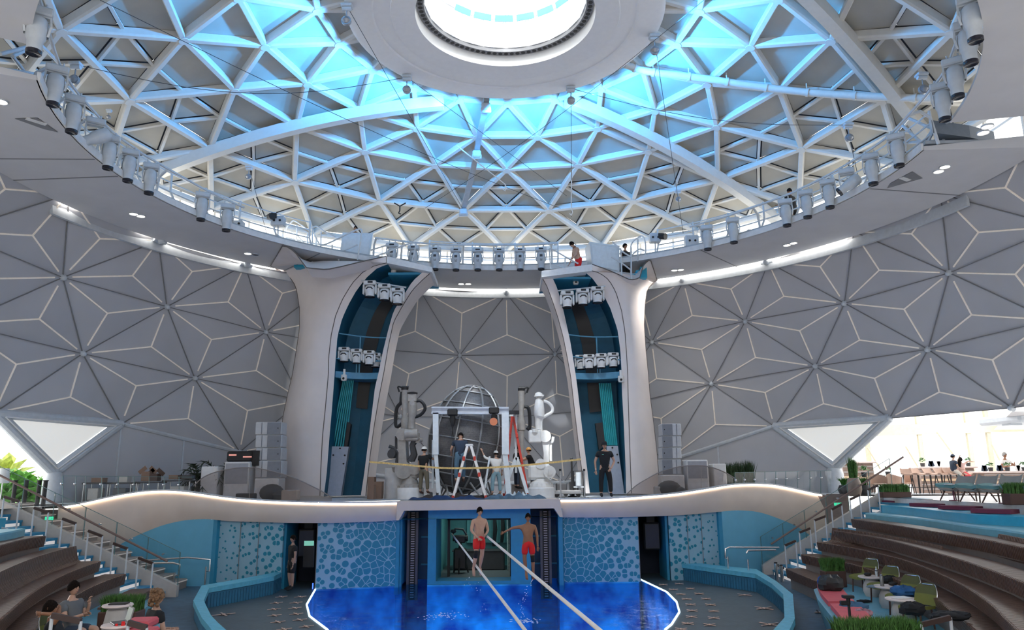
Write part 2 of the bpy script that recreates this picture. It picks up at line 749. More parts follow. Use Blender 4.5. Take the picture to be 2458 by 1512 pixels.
# rim band at the foot of the roof and clerestory glazing
m = MB()
m.lathe([(15.55, 11.75), (15.95, 11.75), (15.95, 12.05), (15.45, 12.05)], (CX, CY, 0), 80, closed_prof=True, smooth=False)
struct('trim_1', m, M_strut)
m = MB()
m.lathe([(15.9, 9.95), (15.9, 11.75)], (CX, CY, 0), 80, smooth=True)
w1 = struct('window_1', m, M_winp)
m = MB()
for k in range(60):
    a = R_(-180 + k * 6)
    m.beam((CX + 15.85 * math.sin(a), CY + 15.85 * math.cos(a), 9.9), (CX + 15.85 * math.sin(a), CY + 15.85 * math.cos(a), 11.8), .09, .09, (math.sin(a), math.cos(a), 0))
m.lathe([(15.8, 10.9), (15.9, 10.9), (15.9, 10.98), (15.8, 10.98)], (CX, CY, 0), 80, closed_prof=True, smooth=False)
build('window_frame', m, M_strut, w1, world=True)

# =================================================================== SKYLIGHT DISC
DX, DY = -.13, 21.4
m = MB()
m.lathe([(2.86, 14.32), (2.95, 14.30), (3.62, 14.22), (3.64, 14.26), (4.15, 14.24), (4.2, 14.2), (4.9, 14.18), (5.02, 14.22), (5.0, 14.32), (3.1, 14.45), (2.95, 15.6), (2.86, 15.6)], (DX, DY, 0), 96, closed_prof=True)
disc = thing('skylight_disc', 'large white suspended ring around the bright round skylight under the roof', 'skylight ring', (DX, DY, 14.2))
build('ring_soffit', m, mat('disc_white', (.80, .79, .78), .5, noise=.02), disc, world=True)
m = MB()
m.lathe([(2.60, 14.72), (2.84, 14.72), (2.84, 14.86), (2.60, 14.86)], (DX, DY, 0), 96, closed_prof=True, smooth=False)
tr = build('truss_ring', m, mat('ring_truss_grey', (.22, .22, .23), .5, .3), disc, world=True)
m = MB()
for k in range(84):
    a = 2 * PI * k / 84
    c = V((DX + 2.72 * math.sin(a), DY + 2.72 * math.cos(a), 14.715))
    m.cyl(c + V((0, 0, .02)), c - V((0, 0, .006)), .075, .075, 10, mi=0)
    if k % 2:
        c2 = V((DX + 2.845 * math.sin(a), DY + 2.845 * math.cos(a), 14.8))
        m.box(c2, (.06, .02, .05), -a)
build('truss_hole', m, M_black, tr, world=True)
# lantern glazing above the opening
m = MB()
LR = [(2.62, 14.9), (2.6, 16.0), (2.2, 17.0), (1.3, 17.6), (0.02, 17.8)]
m.lathe(LR, (DX, DY, 0), 40)
sk = struct('window_2', m, M_winp)
m = MB()
for k in range(20):
    a = 2 * PI * k / 20
    b = 2 * PI * (k + 1) / 20
    for (r0, z0), (r1, z1) in zip(LR, LR[1:]):
        m.beam((DX + r0 * math.sin(a), DY + r0 * math.cos(a), z0), (DX + r1 * math.sin(a), DY + r1 * math.cos(a), z1), .05, .07)
        m.beam((DX + r0 * math.sin(a), DY + r0 * math.cos(a), z0), (DX + r1 * math.sin(b), DY + r1 * math.cos(b), z1), .03, .04)
    for (r, z) in LR[:4]:
        m.beam((DX + r * math.sin(a), DY + r * math.cos(a), z), (DX + r * math.sin(b), DY + r * math.cos(b), z), .05, .07)
build('window_frame', m, mat('lantern_white', (.9, .92, .94), .5), sk, world=True)
# drapes of blue blinds high in the lantern
m = MB()
for k in range(-2, 4):
    a = R_(k * 18 - 9)
    b = R_(k * 18 + 6)
    P = [V((DX + r * math.sin(t), DY + r * math.cos(t), z)) for t, r, z in ((a, 2.5, 15.85), (b, 2.5, 15.85), (b, 2.42, 16.05), (a, 2.42, 16.05))]
    m.add(P, [(0, 1, 2, 3)])
    m.add([p + V((0, .02, 0)) for p in P], [(3, 2, 1, 0)])
build('roller_blind', m, mat('blind_blue', (.25, .6, .75), .6), sk, world=True)

# =================================================================== SOFFIT RING
SZ = 9.4


def soffit(a0, a1, parent=None):
    m = MB()
    rin, rout = 12.33, 16.2
    n = max(2, int(abs(a1 - a0) / 2))
    m.lathe([(rin, SZ), (rout - .35, SZ), (rout - .35, SZ + .25), (rout + .1, SZ + .25), (rout + .1, SZ + .45), (rin + .02, SZ + .12)], (-.05, 21.35, 0), n, a0=R_(a0), a1=R_(a1), closed_prof=True, smooth=False)
    return m


sof = MB()
for a0, a1 in ((-113.8, 92.6), (100.9, 175), (-175, -121.6)):
    m = soffit(a0, a1)
    sof.add(m.v, m.f)
so = struct('trim_2', sof, M_soffit)
m = MB()
m.lathe([(12.28, SZ + .0), (12.36, SZ - .0), (12.36, SZ + .22), (12.28, SZ + .22)], (-.05, 21.35, 0), 90, a0=R_(-113.8), a1=R_(92.6), closed_prof=True, smooth=False)
build('edge_trim', m, M_white, so, world=True)
m = MB()       # fine joints across the soffit
for a in (-92, -86, 78.5, -41, 41):
    t = R_(a)
    m.beam((-.05 + 12.4 * math.sin(t), 21.35 + 12.4 * math.cos(t), SZ - .003), (-.05 + 15.9 * math.sin(t), 21.35 + 15.9 * math.cos(t), SZ - .003), .05, .02)
build('joint', m, M_edge, so, world=True)


def quad_on_soffit(pts, z=SZ):
    return [atZ(x, y, z) for x, y in pts]


for pts, nm in (([(35, 285), (90, 283), (140, 318), (105, 310)], 'a'), ([(2137, 440), (2190, 412), (2215, 428), (2130, 452)], 'b')):
    m = MB()
    P = quad_on_soffit(pts, SZ - .012)
    m.add(P, [(0, 1, 2, 3)])
    m.add([p + V((0, 0, .01)) for p in P], [(3, 2, 1, 0)])
    hp = build('hatch_opening', m, M_edge, so, world=True)
    m = MB()
    c = sum(P, V()) / 4
    m.beam(P[0] * .5 + P[1] * .5, c + V((.2, 0, 0)), .16, .02)
    build('hatch_rim', m, M_white, hp, world=True)

# cove light strips tucked behind the soffit edge
for a0, a1 in ((-78.5, -42), (-19, -1.5), (-1, 8), (22, 60)):
    m = MB()
    m.lathe([(15.9, SZ + .05), (15.98, SZ + .05), (15.98, SZ + .13), (15.9, SZ + .13)], (-.05, 21.35, 0), max(3, int((a1 - a0) / 3)), a0=R_(a0), a1=R_(a1), closed_prof=True, smooth=False)
    build('light_strip', m, M_cove, so, world=True)
m = MB()
m.lathe([(15.98, SZ - .42), (16.12, SZ - .42), (16.12, SZ - .02), (16.04, SZ - .02)], (-.05, 21.35, 0), 80, a0=R_(-79), a1=R_(79), closed_prof=True, smooth=False)
build('cove_rail', m, M_fix, so, world=True)


def downlights():
    pos = [('near the top left corner', [(2, 243)], True), ('on the soffit above the left wall', [(321, 513), (338, 518)], True),
           ('beside the top of the left tower', [(595, 608), (613, 611)], False), ('between the two towers', [(1107, 681), (1124, 681)], True),
           ('just right of the right tower top', [(1619, 648), (1634, 647)], True), ('above the right wall below the catwalk man', [(1889, 588), (1905, 583)], True),
           ('beside the gap in the right soffit', [(2253, 411), (2268, 400)], True), ('near the top right corner', [(2360, 318), (2370, 303)], True)]
    for lab, pts, both in pos:
        for i, (x, y) in enumerate(pts):
            c = atZ(x, y, SZ - .01)
            side = '' if len(pts) == 1 else (', left of pair' if i == 0 else ', right of pair')
            t = thing('downlight', 'round soffit lamp %s%s' % (lab, side), 'light', c, group='paired lamps in the soffit')
            m = MB()
            m.lathe([(.12, .01), (.15, -.03), (.165, -.03), (.165, .02)], (0, 0, 0), 20)
            build('bezel', m, M_fix, t)
            m = MB()
            m.lathe([(.0, -.012), (.14, -.012)], (0, 0, 0), 20)
            lit = both or i == 0
            build('lens', m, M_glow if lit else M_black, t)


downlights()

# =================================================================== DOME WALL
SC, SR = (0, 21.4, -.7), 19.0


def wn_(ang, el):
    a, e = R_(ang), R_(el)
    return V((SR * math.cos(e) * math.sin(a), 21.4 + SR * math.cos(e) * math.cos(a), -.7 + SR * math.sin(e)))


rows = [
    [(-109, 34.8), (-93, 34.2), (-77.9, 33.6), (-62.3, 32.2), (-47.7, 32.0), (-32.5, 31.9), (-17, 32), (-1, 31.6), (15, 31.6), (31, 31.5), (46, 32), (61, 33), (75.7, 33.4), (91, 34), (107, 34.6)],
    [(-104, 26), (-88.5, 25.6), (-72.7, 24.9), (-57.2, 24.4), (-41.4, 23.1), (-25, 22), (-9, 21.5), (7.3, 21.6), (23.8, 22.7), (39.6, 24.3), (55.3, 24.4), (71.1, 24.9), (87, 25.6), (103, 26)],
    [(-98.5, 18), (-82.5, 17.5), (-66.4, 16.9), (-50.4, 15.6), (-34, 13.6), (-18.3, 11.6), (-1, 11.5), (15.8, 12.6), (32.4, 15.6), (48.5, 16.7), (64.5, 16.8), (80.5, 17.3), (97, 17.8)],
    [(-91, 9.6), (-75, 9.2), (-59.1, 9.0), (-42.3, 5.9), (-27, 3.2), (-9.5, 1.2), (8, 1.2), (24, 4.2), (40.9, 8.9), (57.1, 9.0), (72.6, 9.0), (88, 9.4)],
]
W_ = [[wn_(*p) for p in r] for r in rows]
# nudge the top row to the cove line
tris = []
for k in range(3):
    A, B = W_[k], W_[k + 1]
    for j in range(len(B)):
        if j + 1 < len(A):
            tris.append((A[j], A[j + 1], B[j]))
        if j + 1 < len(B) and j + 1 < len(A):
            tris.append((A[j + 1], B[j + 1], B[j]))
wall, seams, joints = MB(), MB(), MB()
cen_in = V(SC)
seen = set()
for (a, b, c) in tris:
    g = (a + b + c) / 3
    n = (cen_in - g).normalized()
    g2 = g + n * .05
    for p, q in ((a, b), (b, c), (c, a)):
        wall.add([p, q, g2], [(0, 1, 2)])
        kk = key(p, q)
        if kk not in seen:
            seen.add(kk)
            joints.beam(p + n * .03, q + n * .03, .032, .03, n)
    for p in (a, b, c):
        d = (g2 - p).normalized()
        seams.beam(p + d * .35 + n * .02, g2 + n * .015, .052, .03, n)
wl = struct('wall_back', wall, M_wall)
build('seam_strip', seams, M_seam, wl, world=True)
build('joint_line', joints, M_edge, wl, world=True)
hubs = MB()
for r in W_:
    for p in r:
        n = (cen_in - p).normalized()
        hubs.cyl(p - n * .02, p + n * .10, .14, .10, 12)
        hubs.ell(p + n * .1, (.1, .1, .1), 10, 6)
build('node_hub', hubs, M_fix, wl, world=True)
# hoisting brackets below the cove, one at each top node
for i, p in enumerate(W_[0][2:13]):
    n = (cen_in - p)
    n.z = 0
    n.normalize()
    m = MB()
    m.cyl(p + V((0, 0, .05)), p + V((0, 0, .5)) + n * .35, .04, .04, 8)
    m.cyl(p + V((0, 0, .5)) + n * .35, p + V((0, 0, .62)) + n * .1, .04, .04, 8)
    x = n.cross(V((0, 0, 1)))
    m.cyl(p + x * .28 + n * .1, p - x * .28 + n * .1, .11, .11, 10)
    m.ell(p + n * .2, (.16, .16, .16), 10, 8)
    build('node_bracket', m, M_fix, wl, world=True)

# plain upright wall below the panelled shell
low = MB()
L4 = W_[3][2:9]
for a, b in zip(L4, L4[1:]):
    low.add([a, b, V((b.x, b.y, -1.0)), V((a.x, a.y, -1.0))], [(0, 1, 2, 3)])
vl = wn_(-66.4, 3.0)
vr = wn_(48.6, 2.8)
a = L4[0]
low.add([a, vl, V((vl.x, vl.y, -1.0)), V((a.x, a.y, -1.0))], [(3, 2, 1, 0)])
a = L4[-1]
low.add([a, vr, V((vr.x, vr.y, -1.0)), V((a.x, a.y, -1.0))], [(0, 1, 2, 3)])
lw = struct('wall_lower', low, M_wall)
m = MB()
for a, b in zip(L4, L4[1:]):
    m.cyl(a, b, .09, .09, 8)
    for t in (0, .5):
        p = a + (b - a) * t
        m.beam(p, V((p.x, p.y, -.75)), .07, .07, (p - cen_in).normalized())
build('wall_rail', m, M_fix, lw, world=True)


def vwindow(name, a, b, c):
    """triangular window with tubular frame, apex down"""
    g = (a + b + c) / 3
    n = (cen_in - g).normalized()
    s = lambda p, f: g + (p - g) * f
    m = MB()
    P = [s(p, .74) + n * .02 for p in (a, b, c)]
    m.add(P, [(0, 1, 2)])
    m.add([p - n * .03 for p in P], [(2, 1, 0)])
    o = build(name, m, mat('frosted_triangle', (.82, .82, .78), .6, emit=(1, .98, .93), es=.42))
    o['kind'] = 'structure'
    m = MB()
    O = [s(p, .97) for p in (a, b, c)]
    I = [s(p, .74) + n * .06 for p in (a, b, c)]
    M2 = [s(p, .87) + n * .16 for p in (a, b, c)]
    for i in range(3):
        j = (i + 1) % 3
        m.add([O[i], O[j], M2[j], M2[i]], [(0, 1, 2, 3)])
        m.add([M2[i], M2[j], I[j], I[i]], [(0, 1, 2, 3)])
    for p, q in ((a, b), (b, c), (c, a)):
        m.cyl(p, q, .17, .17, 10)
    build('window_frame', m, M_fix, o, world=True)
    m = MB()
    for i in range(3):
        j = (i + 1) % 3
        m.cyl(M2[i], M2[j], .025, .025, 6)
    build('frame_bead', m, M_white, o, world=True)
    return o


vwindow('window_3', W_[3][1], W_[3][2], vl)
vwindow('window_4', W_[3][8], W_[3][9], vr)
# column feet under the two triangular windows
for p, lab in ((vl, 'left'), (vr, 'right')):
    m = MB()
    m.lathe([(.36, -1.0), (.36, .0), (.3, .25), (.22, p.z + .05)], (p.x, p.y, 0), 20)
    m.cyl((p.x, p.y, p.z - .1), (p.x, p.y, p.z + .2), .2, .2, 12)
    o = build('column', m, M_fix)
    tag(o, 'grey round column under the %s triangular window' % lab, 'column')
# =================================================================== UNSEEN ENCLOSURE BEHIND THE VIEWER, ADDED TO SHUT OUT WORLD LIGHT
m = MB()
BW = []
for k in range(41):
    a = R_(100 + 160 * k / 40)
    BW.append([V((26 * math.sin(a), 21.4 + 26 * math.cos(a), z)) for z in (-4.2, 3.0, 9.0, 12.0)])
m.loft(BW, 0, True)
struct('wall_front', m, M_wall)
m = MB()
m.lathe([(15.9, 12.0), (26.2, 12.0), (26.2, 12.2), (15.9, 12.2)], (0, 21.4, 0), 40, a0=R_(95), a1=R_(265), closed_prof=True, smooth=False)
struct('ceiling_rear', m, M_soffit)

# =================================================================== STAGE FASCIA AND LOWER WALL
WZ = lambda px: 27.6 if px < 500 else (27.3 if px < 900 else 28.0)


def wallY(px):
    """depth of the curved stage wall at a picture column"""
    T = [(100, 26.8), (350, 27.6), (520, 27.4), (760, 27.2), (950, 27.9), (1150, 28.6), (1345, 28.5), (1530, 28.5), (1730, 29.0), (1900, 30.2), (2050, 31.2)]
    for (a, ya), (b, yb) in zip(T, T[1:]):
        if px <= b:
            u = max(0, (px - a) / (b - a))
            return ya + (yb - ya) * u
    return T[-1][1]


def interp(T, x):
    if x <= T[0][0]:
        return T[0][1]
    for i, ((a, ya), (b, yb)) in enumerate(zip(T, T[1:])):
        if x <= b:
            u = (x - a) / (b - a)
            pa = T[i - 1] if i else (2 * a - b, 2 * ya - yb)
            pb = T[i + 2] if i + 2 < len(T) else (2 * b - a, 2 * yb - ya)
            m0 = (yb - pa[1]) / (b - pa[0]) * (b - a)
            m1 = (pb[1] - ya) / (pb[0] - a) * (b - a)
            return (2 * u ** 3 - 3 * u * u + 1) * ya + (u ** 3 - 2 * u * u + u) * m0 + (-2 * u ** 3 + 3 * u * u) * yb + (u ** 3 - u * u) * m1
    return T[-1][1]


TOPL = [(140, 1217), (200, 1207), (250, 1196), (300, 1186), (350, 1179), (405, 1177), (450, 1180), (500, 1187), (560, 1195), (620, 1200), (700, 1204), (800, 1206), (900, 1206), (956, 1205), (1150, 1203), (1345, 1199), (1450, 1197), (1540, 1191), (1620, 1184), (1700, 1172), (1750, 1164), (1800, 1161), (1850, 1163), (1900, 1172), (1950, 1183), (1990, 1190)]
BOTL = [(140, 1420), (230, 1345), (300, 1300), (360, 1272), (400, 1258), (450, 1248), (500, 1246), (540, 1250), (620, 1253), (700, 1255), (800, 1255), (900, 1252), (956, 1249), (1150, 1246), (1345, 1242), (1450, 1242), (1540, 1240), (1640, 1236), (1730, 1228), (1770, 1225), (1820, 1229), (1870, 1245), (1920, 1268), (1990, 1320)]


def fascia(x0, x1, n, extra=0.0):
    rows = []
    for i in range(n + 1):
        px = x0 + (x1 - x0) * i / n
        Y = wallY(px) - extra
        t, b = atY(px, interp(TOPL, px), Y), atY(px, interp(BOTL, px), Y)
        back = V((0, .35, 0))
        bulge = V((0, -.12, 0))
        rows.append([t + back, t, t * .7 + b * .3 + bulge, t * .3 + b * .7 + bulge, b, b + V((0, .5, 0))])
    return rows


m = MB()
m.loft(fascia(140, 958, 60), 0, True)
m.loft(fascia(1342, 1990, 50), 0, True)
fs = struct('wall_stage', m, M_beige)
# warm line of light under the lip of the deck
m = MB()
for (x0, x1, n) in ((152, 953, 60), (1346, 1984, 50)):
    P = []
    for i in range(n + 1):
        px = x0 + (x1 - x0) * i / n
        P.append(atY(px, interp(TOPL, px) + 2.2, wallY(px) - .06))
    for a, b in zip(P, P[1:]):
        m.beam(a, b, .05, .06)
build('led_line', m, M_led, fs, world=True)
m = MB()
for (x0, x1, n) in ((140, 955, 60), (1344, 1990, 50)):
    P = [atY(x0 + (x1 - x0) * i / n, interp(TOPL, x0 + (x1 - x0) * i / n) - .8, wallY(x0 + (x1 - x0) * i / n) - .02) for i in range(n + 1)]
    for a, b in zip(P, P[1:]):
        m.beam(a, b, .22, .05)
build('deck_lip', m, M_rail, fs, world=True)
# blue painted wall to either side, down to the walkway
PZ = -3.75
m = MB()
for (x0, x1, n) in ((140, 513, 30), (1732, 1990, 20)):
    rows = []
    for i in range(n + 1):
        px = x0 + (x1 - x0) * i / n
        b = atY(px, interp(BOTL, px), wallY(px))
        rows.append([b, V((b.x, b.y, PZ))])
    m.loft(rows, 0, True)
bw = struct('wall_lower_blue', m, M_bluew)
# returns of the recess (rounded jambs)
m = MB()
for px, s in ((513, 1), (1732, -1)):
    Y = wallY(px)
    b = atY(px, interp(BOTL, px), Y)
    P = [b, b + V((s * .12, .05, 0)), b + V((s * .2, .2, 0)), b + V((s * .22, .5, 0))]
    m.loft([[p, V((p.x, p.y, PZ))] for p in P], 0, True)
P = []
rows = []
for i in range(41):
    px = 513 + (1732 - 513) * i / 40
    b = atY(px, interp(BOTL, px), wallY(px))
    rows.append([b + V((0, .05, .02)), b + V((0, 1.0, .02))])
m.loft(rows, 0, False)
build('recess_return', m, M_bluep, bw, world=True)

# dotted panels ------------------------------------------------------


def dot_mat(name, flip, lo, hi, scale=4.4):
    m = bpy.data.materials.new(name)
    m.use_nodes = True
    nt = m.node_tree
    b = nt.nodes['Principled BSDF']
    b.inputs['Roughness'].default_value = .45
    t = nt.nodes.new('ShaderNodeTexCoord')
    vo = nt.nodes.new('ShaderNodeTexVoronoi')
    vo.feature = 'DISTANCE_TO_EDGE'
    vo.inputs['Scale'].default_value = scale
    mp = nt.nodes.new('ShaderNodeMapping')
    nt.links.new(t.outputs['Object'], mp.inputs['Vector'])
    sw_ = nt.nodes.new('ShaderNodeSeparateXYZ')
    cb_ = nt.nodes.new('ShaderNodeCombineXYZ')
    nt.links.new(mp.outputs[0], sw_.inputs[0])
    nt.links.new(sw_.outputs['X'], cb_.inputs['X'])
    nt.links.new(sw_.outputs['Z'], cb_.inputs['Y'])
    vo.voronoi_dimensions = '2D'
    nt.links.new(cb_.outputs[0], vo.inputs['Vector'])
    v2 = nt.nodes.new('ShaderNodeTexVoronoi')
    v2.voronoi_dimensions = '2D'
    v2.inputs['Scale'].default_value = scale
    nt.links.new(cb_.outputs[0], v2.inputs['Vector'])
    sx = nt.nodes.new('ShaderNodeSeparateXYZ')
    nt.links.new(t.outputs['Generated'], sx.inputs[0])
    mr = nt.nodes.new('ShaderNodeMapRange')
    mr.inputs['From Min'].default_value = 1.0 if flip else 0.0
    mr.inputs['From Max'].default_value = 0.0 if flip else 1.0
    mr.inputs['To Min'].default_value = lo
    mr.inputs['To Max'].default_value = hi
    nt.links.new(sx.outputs['X'], mr.inputs['Value'])
    # cell radius test: F1 distance < limit  and  edge distance > small line
    lt = nt.nodes.new('ShaderNodeMath')
    lt.operation = 'LESS_THAN'
    nt.links.new(v2.outputs['Distance'], lt.inputs[0])
    nt.links.new(mr.outputs[0], lt.inputs[1])
    gt = nt.nodes.new('ShaderNodeMath')
    gt.operation = 'GREATER_THAN'
    nt.links.new(vo.outputs['Distance'], gt.inputs[0])
    gt.inputs[1].default_value = .05
    mu = nt.nodes.new('ShaderNodeMath')
    mu.operation = 'MULTIPLY'
    nt.links.new(lt.outputs[0], mu.inputs[0])
    nt.links.new(gt.outputs[0], mu.inputs[1])
    mx = nt.nodes.new('ShaderNodeMix')
    mx.data_type = 'RGBA'
    mx.inputs[6].default_value = (.27, .47, .58, 1)
    mx.inputs[7].default_value = (.01, .22, .33, 1)
    nt.links.new(mu.outputs[0], mx.inputs[0])
    nt.links.new(mx.outputs[2], b.inputs['Base Color'])
    return m


for (x0, x1, nm, fl, lo, hi) in ((524, 681, 'left', False, .12, .36), (763, 951, 'left', False, .30, .85), (1351, 1531, 'right', True, .30, .85), (1604, 1724, 'right', True, .12, .36)):
    m = MB()
    rows, rows2 = [], []
    for i in range(13):
        px = x0 + (x1 - x0) * i / 12
        Y = wallY(px) + .18
        b = atY(px, interp(BOTL, px) + 1, Y)
        rows.append([V((b.x, b.y, b.z + .15)), V((b.x, b.y, PZ))])
    m.slab([r for r in rows], (0, .12, 0), 0, True)
    o = struct('wall_panel', m, dot_mat('dotted_blue_panel', fl, lo, hi))
    g = MB()
    for u in ((.35, .63) if x1 - x0 < 170 else (.0,)):
        px = x0 + (x1 - x0) * u if nm == 'left' else x1 - (x1 - x0) * u
        b = atY(px, interp(BOTL, px) + 1, wallY(px) + .17)
        g.beam(V((b.x, b.y, b.z)), V((b.x, b.y, PZ)), .02, .03, (0, 1, 0))
    build('panel_joint', g, M_edge, o, world=True)

# dark door recesses in the lower wall
for k, (x0, x1, side) in enumerate(((681, 763, 'left'), (1531, 1604, 'right'))):
    m = MB()
    a = atY(x0, interp(BOTL, x0), wallY(x0) + .2)
    b = atY(x1, interp(BOTL, x1), wallY(x1) + .2)
    D = V((0, 2.2, 0))
    for p, q in ((a, a + D), (a + D, b + D), (b + D, b)):
        m.add([V((p.x, p.y, PZ)), V((q.x, q.y, PZ)), V((q.x, q.y, a.z + .1)), V((p.x, p.y, a.z + .1))], [(0, 1, 2, 3)])
    m.add([a, b, b + D, a + D], [(0, 1, 2, 3)])
    dr = struct('door_%d' % (k + 1), m, mat('deep_navy_recess', (.006, .014, .035), .5))
    # hanging loudspeaker in the recess
    c = (a + b) / 2
    t = thing('loudspeaker', 'black hanging loudspeaker in the dark %s doorway' % side, 'speaker', (c.x + .05, c.y + .9, a.z - 1.25))
    q = MB()
    q.bbox((0, 0, .5), (.62, .5, 1.0), 0, .05)
    build('cabinet', q, M_black, t)
    q = MB()
    q.box((0, -.255, .5), (.5, .02, .85))
    build('grille', q, mat('grille_dark', (.02, .025, .05), .5), t)
    q = MB()
    q.box((0, 0, 1.1), (.3, .06, .3))
    build('bracket', q, M_black, t)
sw = atY(742, 1303, 27.3)
t = thing('wall_panel_screen', 'black control box with green glowing band in the left doorway', 'control box', (sw.x, sw.y, sw.z - .75))
q = MB()
q.bbox((0, .1, .35), (.38, .2, .85), 0, .02)
build('case', q, M_black, t)
q = MB()
q.box((0, -.01, .74), (.34, .02, .16))
build('glowing_band', q, mat('mint_glow', (.2, .6, .45), .5, emit=(.35, .85, .6), es=.35), t)
q = MB()
q.box((.12, .3, -1.0), (.03, .04, .75))
build('blue_tube', q, mat('blue_tube_glow', (.1, .2, 1), .5, emit=(.05, .15, 1), es=2.5), t)

# =================================================================== CENTRE BLOCK AND GATE
GY = 28.3
m = MB()
outl = [(952, 1197), (1345, 1197), (1345, 1222), (1350, 1241), (1344, 1241), (1332, 1220), (966, 1226), (957, 1248), (951, 1248)]
outl = [(953, 1203), (1344, 1198), (1351, 1241), (1344, 1241), (1330, 1220), (970, 1226), (957, 1249), (951, 1249)]
F = [atY(x, y, GY - .7) for x, y in outl]
B = [p + V((0, 1.6, 0)) for p in F]
k = len(F)
m.add(F + B, [tuple(range(k)), tuple(range(2 * k - 1, k - 1, -1))] + [(i, (i + 1) % k, k + (i + 1) % k, k + i) for i in range(k)])
struct('wall_lintel', m, M_beige)


def gbox(m, x0, x1, y0, y1, Y, dep, mi=0):
    a, b = atY(x0, y0, Y), atY(x1, y1, Y)
    m.box(((a.x + b.x) / 2, Y + dep / 2, (a.z + b.z) / 2), (abs(b.x - a.x), dep, abs(a.z - b.z)), 0, mi)


def gx(px, Y=GY):
    return atY(px, 1300, Y).x


zt = atY(1150, 1222, GY).z
portal = MB()
for x0, x1, dep in ((953, 965, 1.4), (1027, 1047, 2.0), (1226, 1274, 2.0), (1341, 1351, 1.4)):
    portal.box(((gx(x0) + gx(x1)) / 2, GY + dep / 2, (zt + PZ - .3) / 2), (gx(x1) - gx(x0), dep, zt - PZ + .3))
portal.box(((gx(1047) + gx(1226)) / 2, GY + 1.0, zt - .16), (gx(1226) - gx(1047), 2.0, .34))
portal.box(((gx(1047) + gx(1226)) / 2, GY + .5, PZ + .02), (gx(1226) - gx(1047), 1.0, .2))
for x0, x1, Y0 in ((947, 957, 27.95), (1340, 1353, 28.55), (759, 766, 27.45), (1529, 1534, 28.75), (1600, 1606, 28.85), (678, 684, 27.45)):
    portal.box(((gx(x0, Y0) + gx(x1, Y0)) / 2, Y0 + .9, (zt + PZ - .3) / 2), (gx(x1, Y0) - gx(x0, Y0), 1.5, zt - PZ + .3))
struct('door_3', portal, M_bluep)
# short walls closing the two ends of the stage front
m = MB()
for x0, x1, y0, Y in ((60, 175, 1224, 27.3), (1960, 2036, 1186, 30.6)):
    a, b = atY(x0, y0, Y), atY(x1, y0, Y)
    m.box(((a.x + b.x) / 2, Y + .1, (a.z + PZ) / 2), (b.x - a.x, .2, a.z - PZ))
struct('wall_end', m, mat('end_wall_taupe', (.26, .20, .18), .55))
m = MB()
for x0, x1, y0, Y in ((-60, 92, 1218, 25.7),):
    a, b = atY(x0, y0, Y), atY(x1, y0, Y)
    m.box(((a.x + b.x) / 2, Y + .1, (a.z + PZ) / 2), (b.x - a.x, .2, a.z - PZ))
struct('wall_end', m, M_string)
m = MB()
m.box(((gx(965) + gx(1341)) / 2, GY + 1.0, zt + .1), (gx(1341) - gx(965), 2.0, .2))
for x0, x1 in ((965, 1027), (1274, 1341)):
    m.box(((gx(x0) + gx(x1)) / 2, GY + 1.6, (zt + PZ) / 2), (gx(x1) - gx(x0), .15, zt - PZ))
struct('wall_bay', m, mat('bay_dark_blue', (.008, .07, .15), .5))
# inner dark frame and green-lit store room
zi = zt - .42
m = MB()
m.box((gx(1067), GY + 1.9, (zi + PZ) / 2), (.09, .2, zi - PZ))
m.box((gx(1226), GY + 1.9, (zi + PZ) / 2), (.09, .2, zi - PZ))
m.box((gx(1146), GY + 1.9, zi), (2.5, .2, .12))
struct('trim_3', m, M_black)
m = MB()
xa, xb = gx(1040), gx(1250)
yb = GY + 5.5
m.add([V((xa, yb, PZ)), V((xb, yb, PZ)), V((xb, yb, zt)), V((xa, yb, zt))], [(0, 1, 2, 3)])
m.add([V((xa, GY + 2, PZ)), V((xa, yb, PZ)), V((xa, yb, zt)), V((xa, GY + 2, zt))], [(0, 1, 2, 3)])
m.add([V((xb, GY + 2, PZ)), V((xb, yb, PZ)), V((xb, yb, zt)), V((xb, GY + 2, zt))], [(3, 2, 1, 0)])
m.add([V((xa, GY + 2, zt)), V((xb, GY + 2, zt)), V((xb, yb, zt)), V((xa, yb, zt))], [(0, 1, 2, 3)])
struct('wall_store', m, mat('store_teal', (.10, .30, .32), .5))
m = MB()
m.box(((xa + xb) / 2, GY + 2.9, PZ + .0), (xb - xa, 5.2, .1))
struct('floor_store', m, mat('store_floor', (.16, .17, .18), .5))
lamp('AREA', 'store_lamp', ((xa + xb) / 2, GY + 3.4, zt - .1), 26, (.75, 1, .95), 1.6, ((xa + xb) / 2, GY + 3.6, PZ))
# things in the store
m = MB()
m.bbox(((xa + xb) / 2 - .1, GY + 4.2, PZ + .42), (2.1, .8, .75), 0, .04)
m.box(((xa + xb) / 2 - .1, GY + 4.2, PZ + .8), (2.2, .9, .03))
o = build('storage_bench', m, M_dark)
tag(o, 'long dark storage bench inside the gate room', 'bench')
t = thing('winch', 'black tripod winch at the left of the gate room', 'winch', (gx(1092), GY + 2.9, PZ))
m = MB()
for a in range(3):
    m.cyl((.35 * math.cos(a * 2.1 + .4), .35 * math.sin(a * 2.1 + .4), 0), (0, 0, 1.25), .035, .03, 8)
build('tripod', m, M_black, t)
m = MB()
m.bbox((0, 0, 1.35), (.42, .34, .3), 0, .04)
m.cyl((-.3, 0, 1.38), (.3, 0, 1.38), .12, .12, 14)
m.bbox((0, 0, .6), (.5, .4, .8), 0, .05)
build('drum_housing', m, M_black, t)
m = MB()
m.tube([(-.3, 0, 1.55), (-.2, -.05, 1.75), (.1, 0, 1.72), (.25, 0, 1.5)], .04, 8)
m.ell((-.28, 0, 1.65), (.12, .08, .08))
build('crank_head', m, M_dark, t)
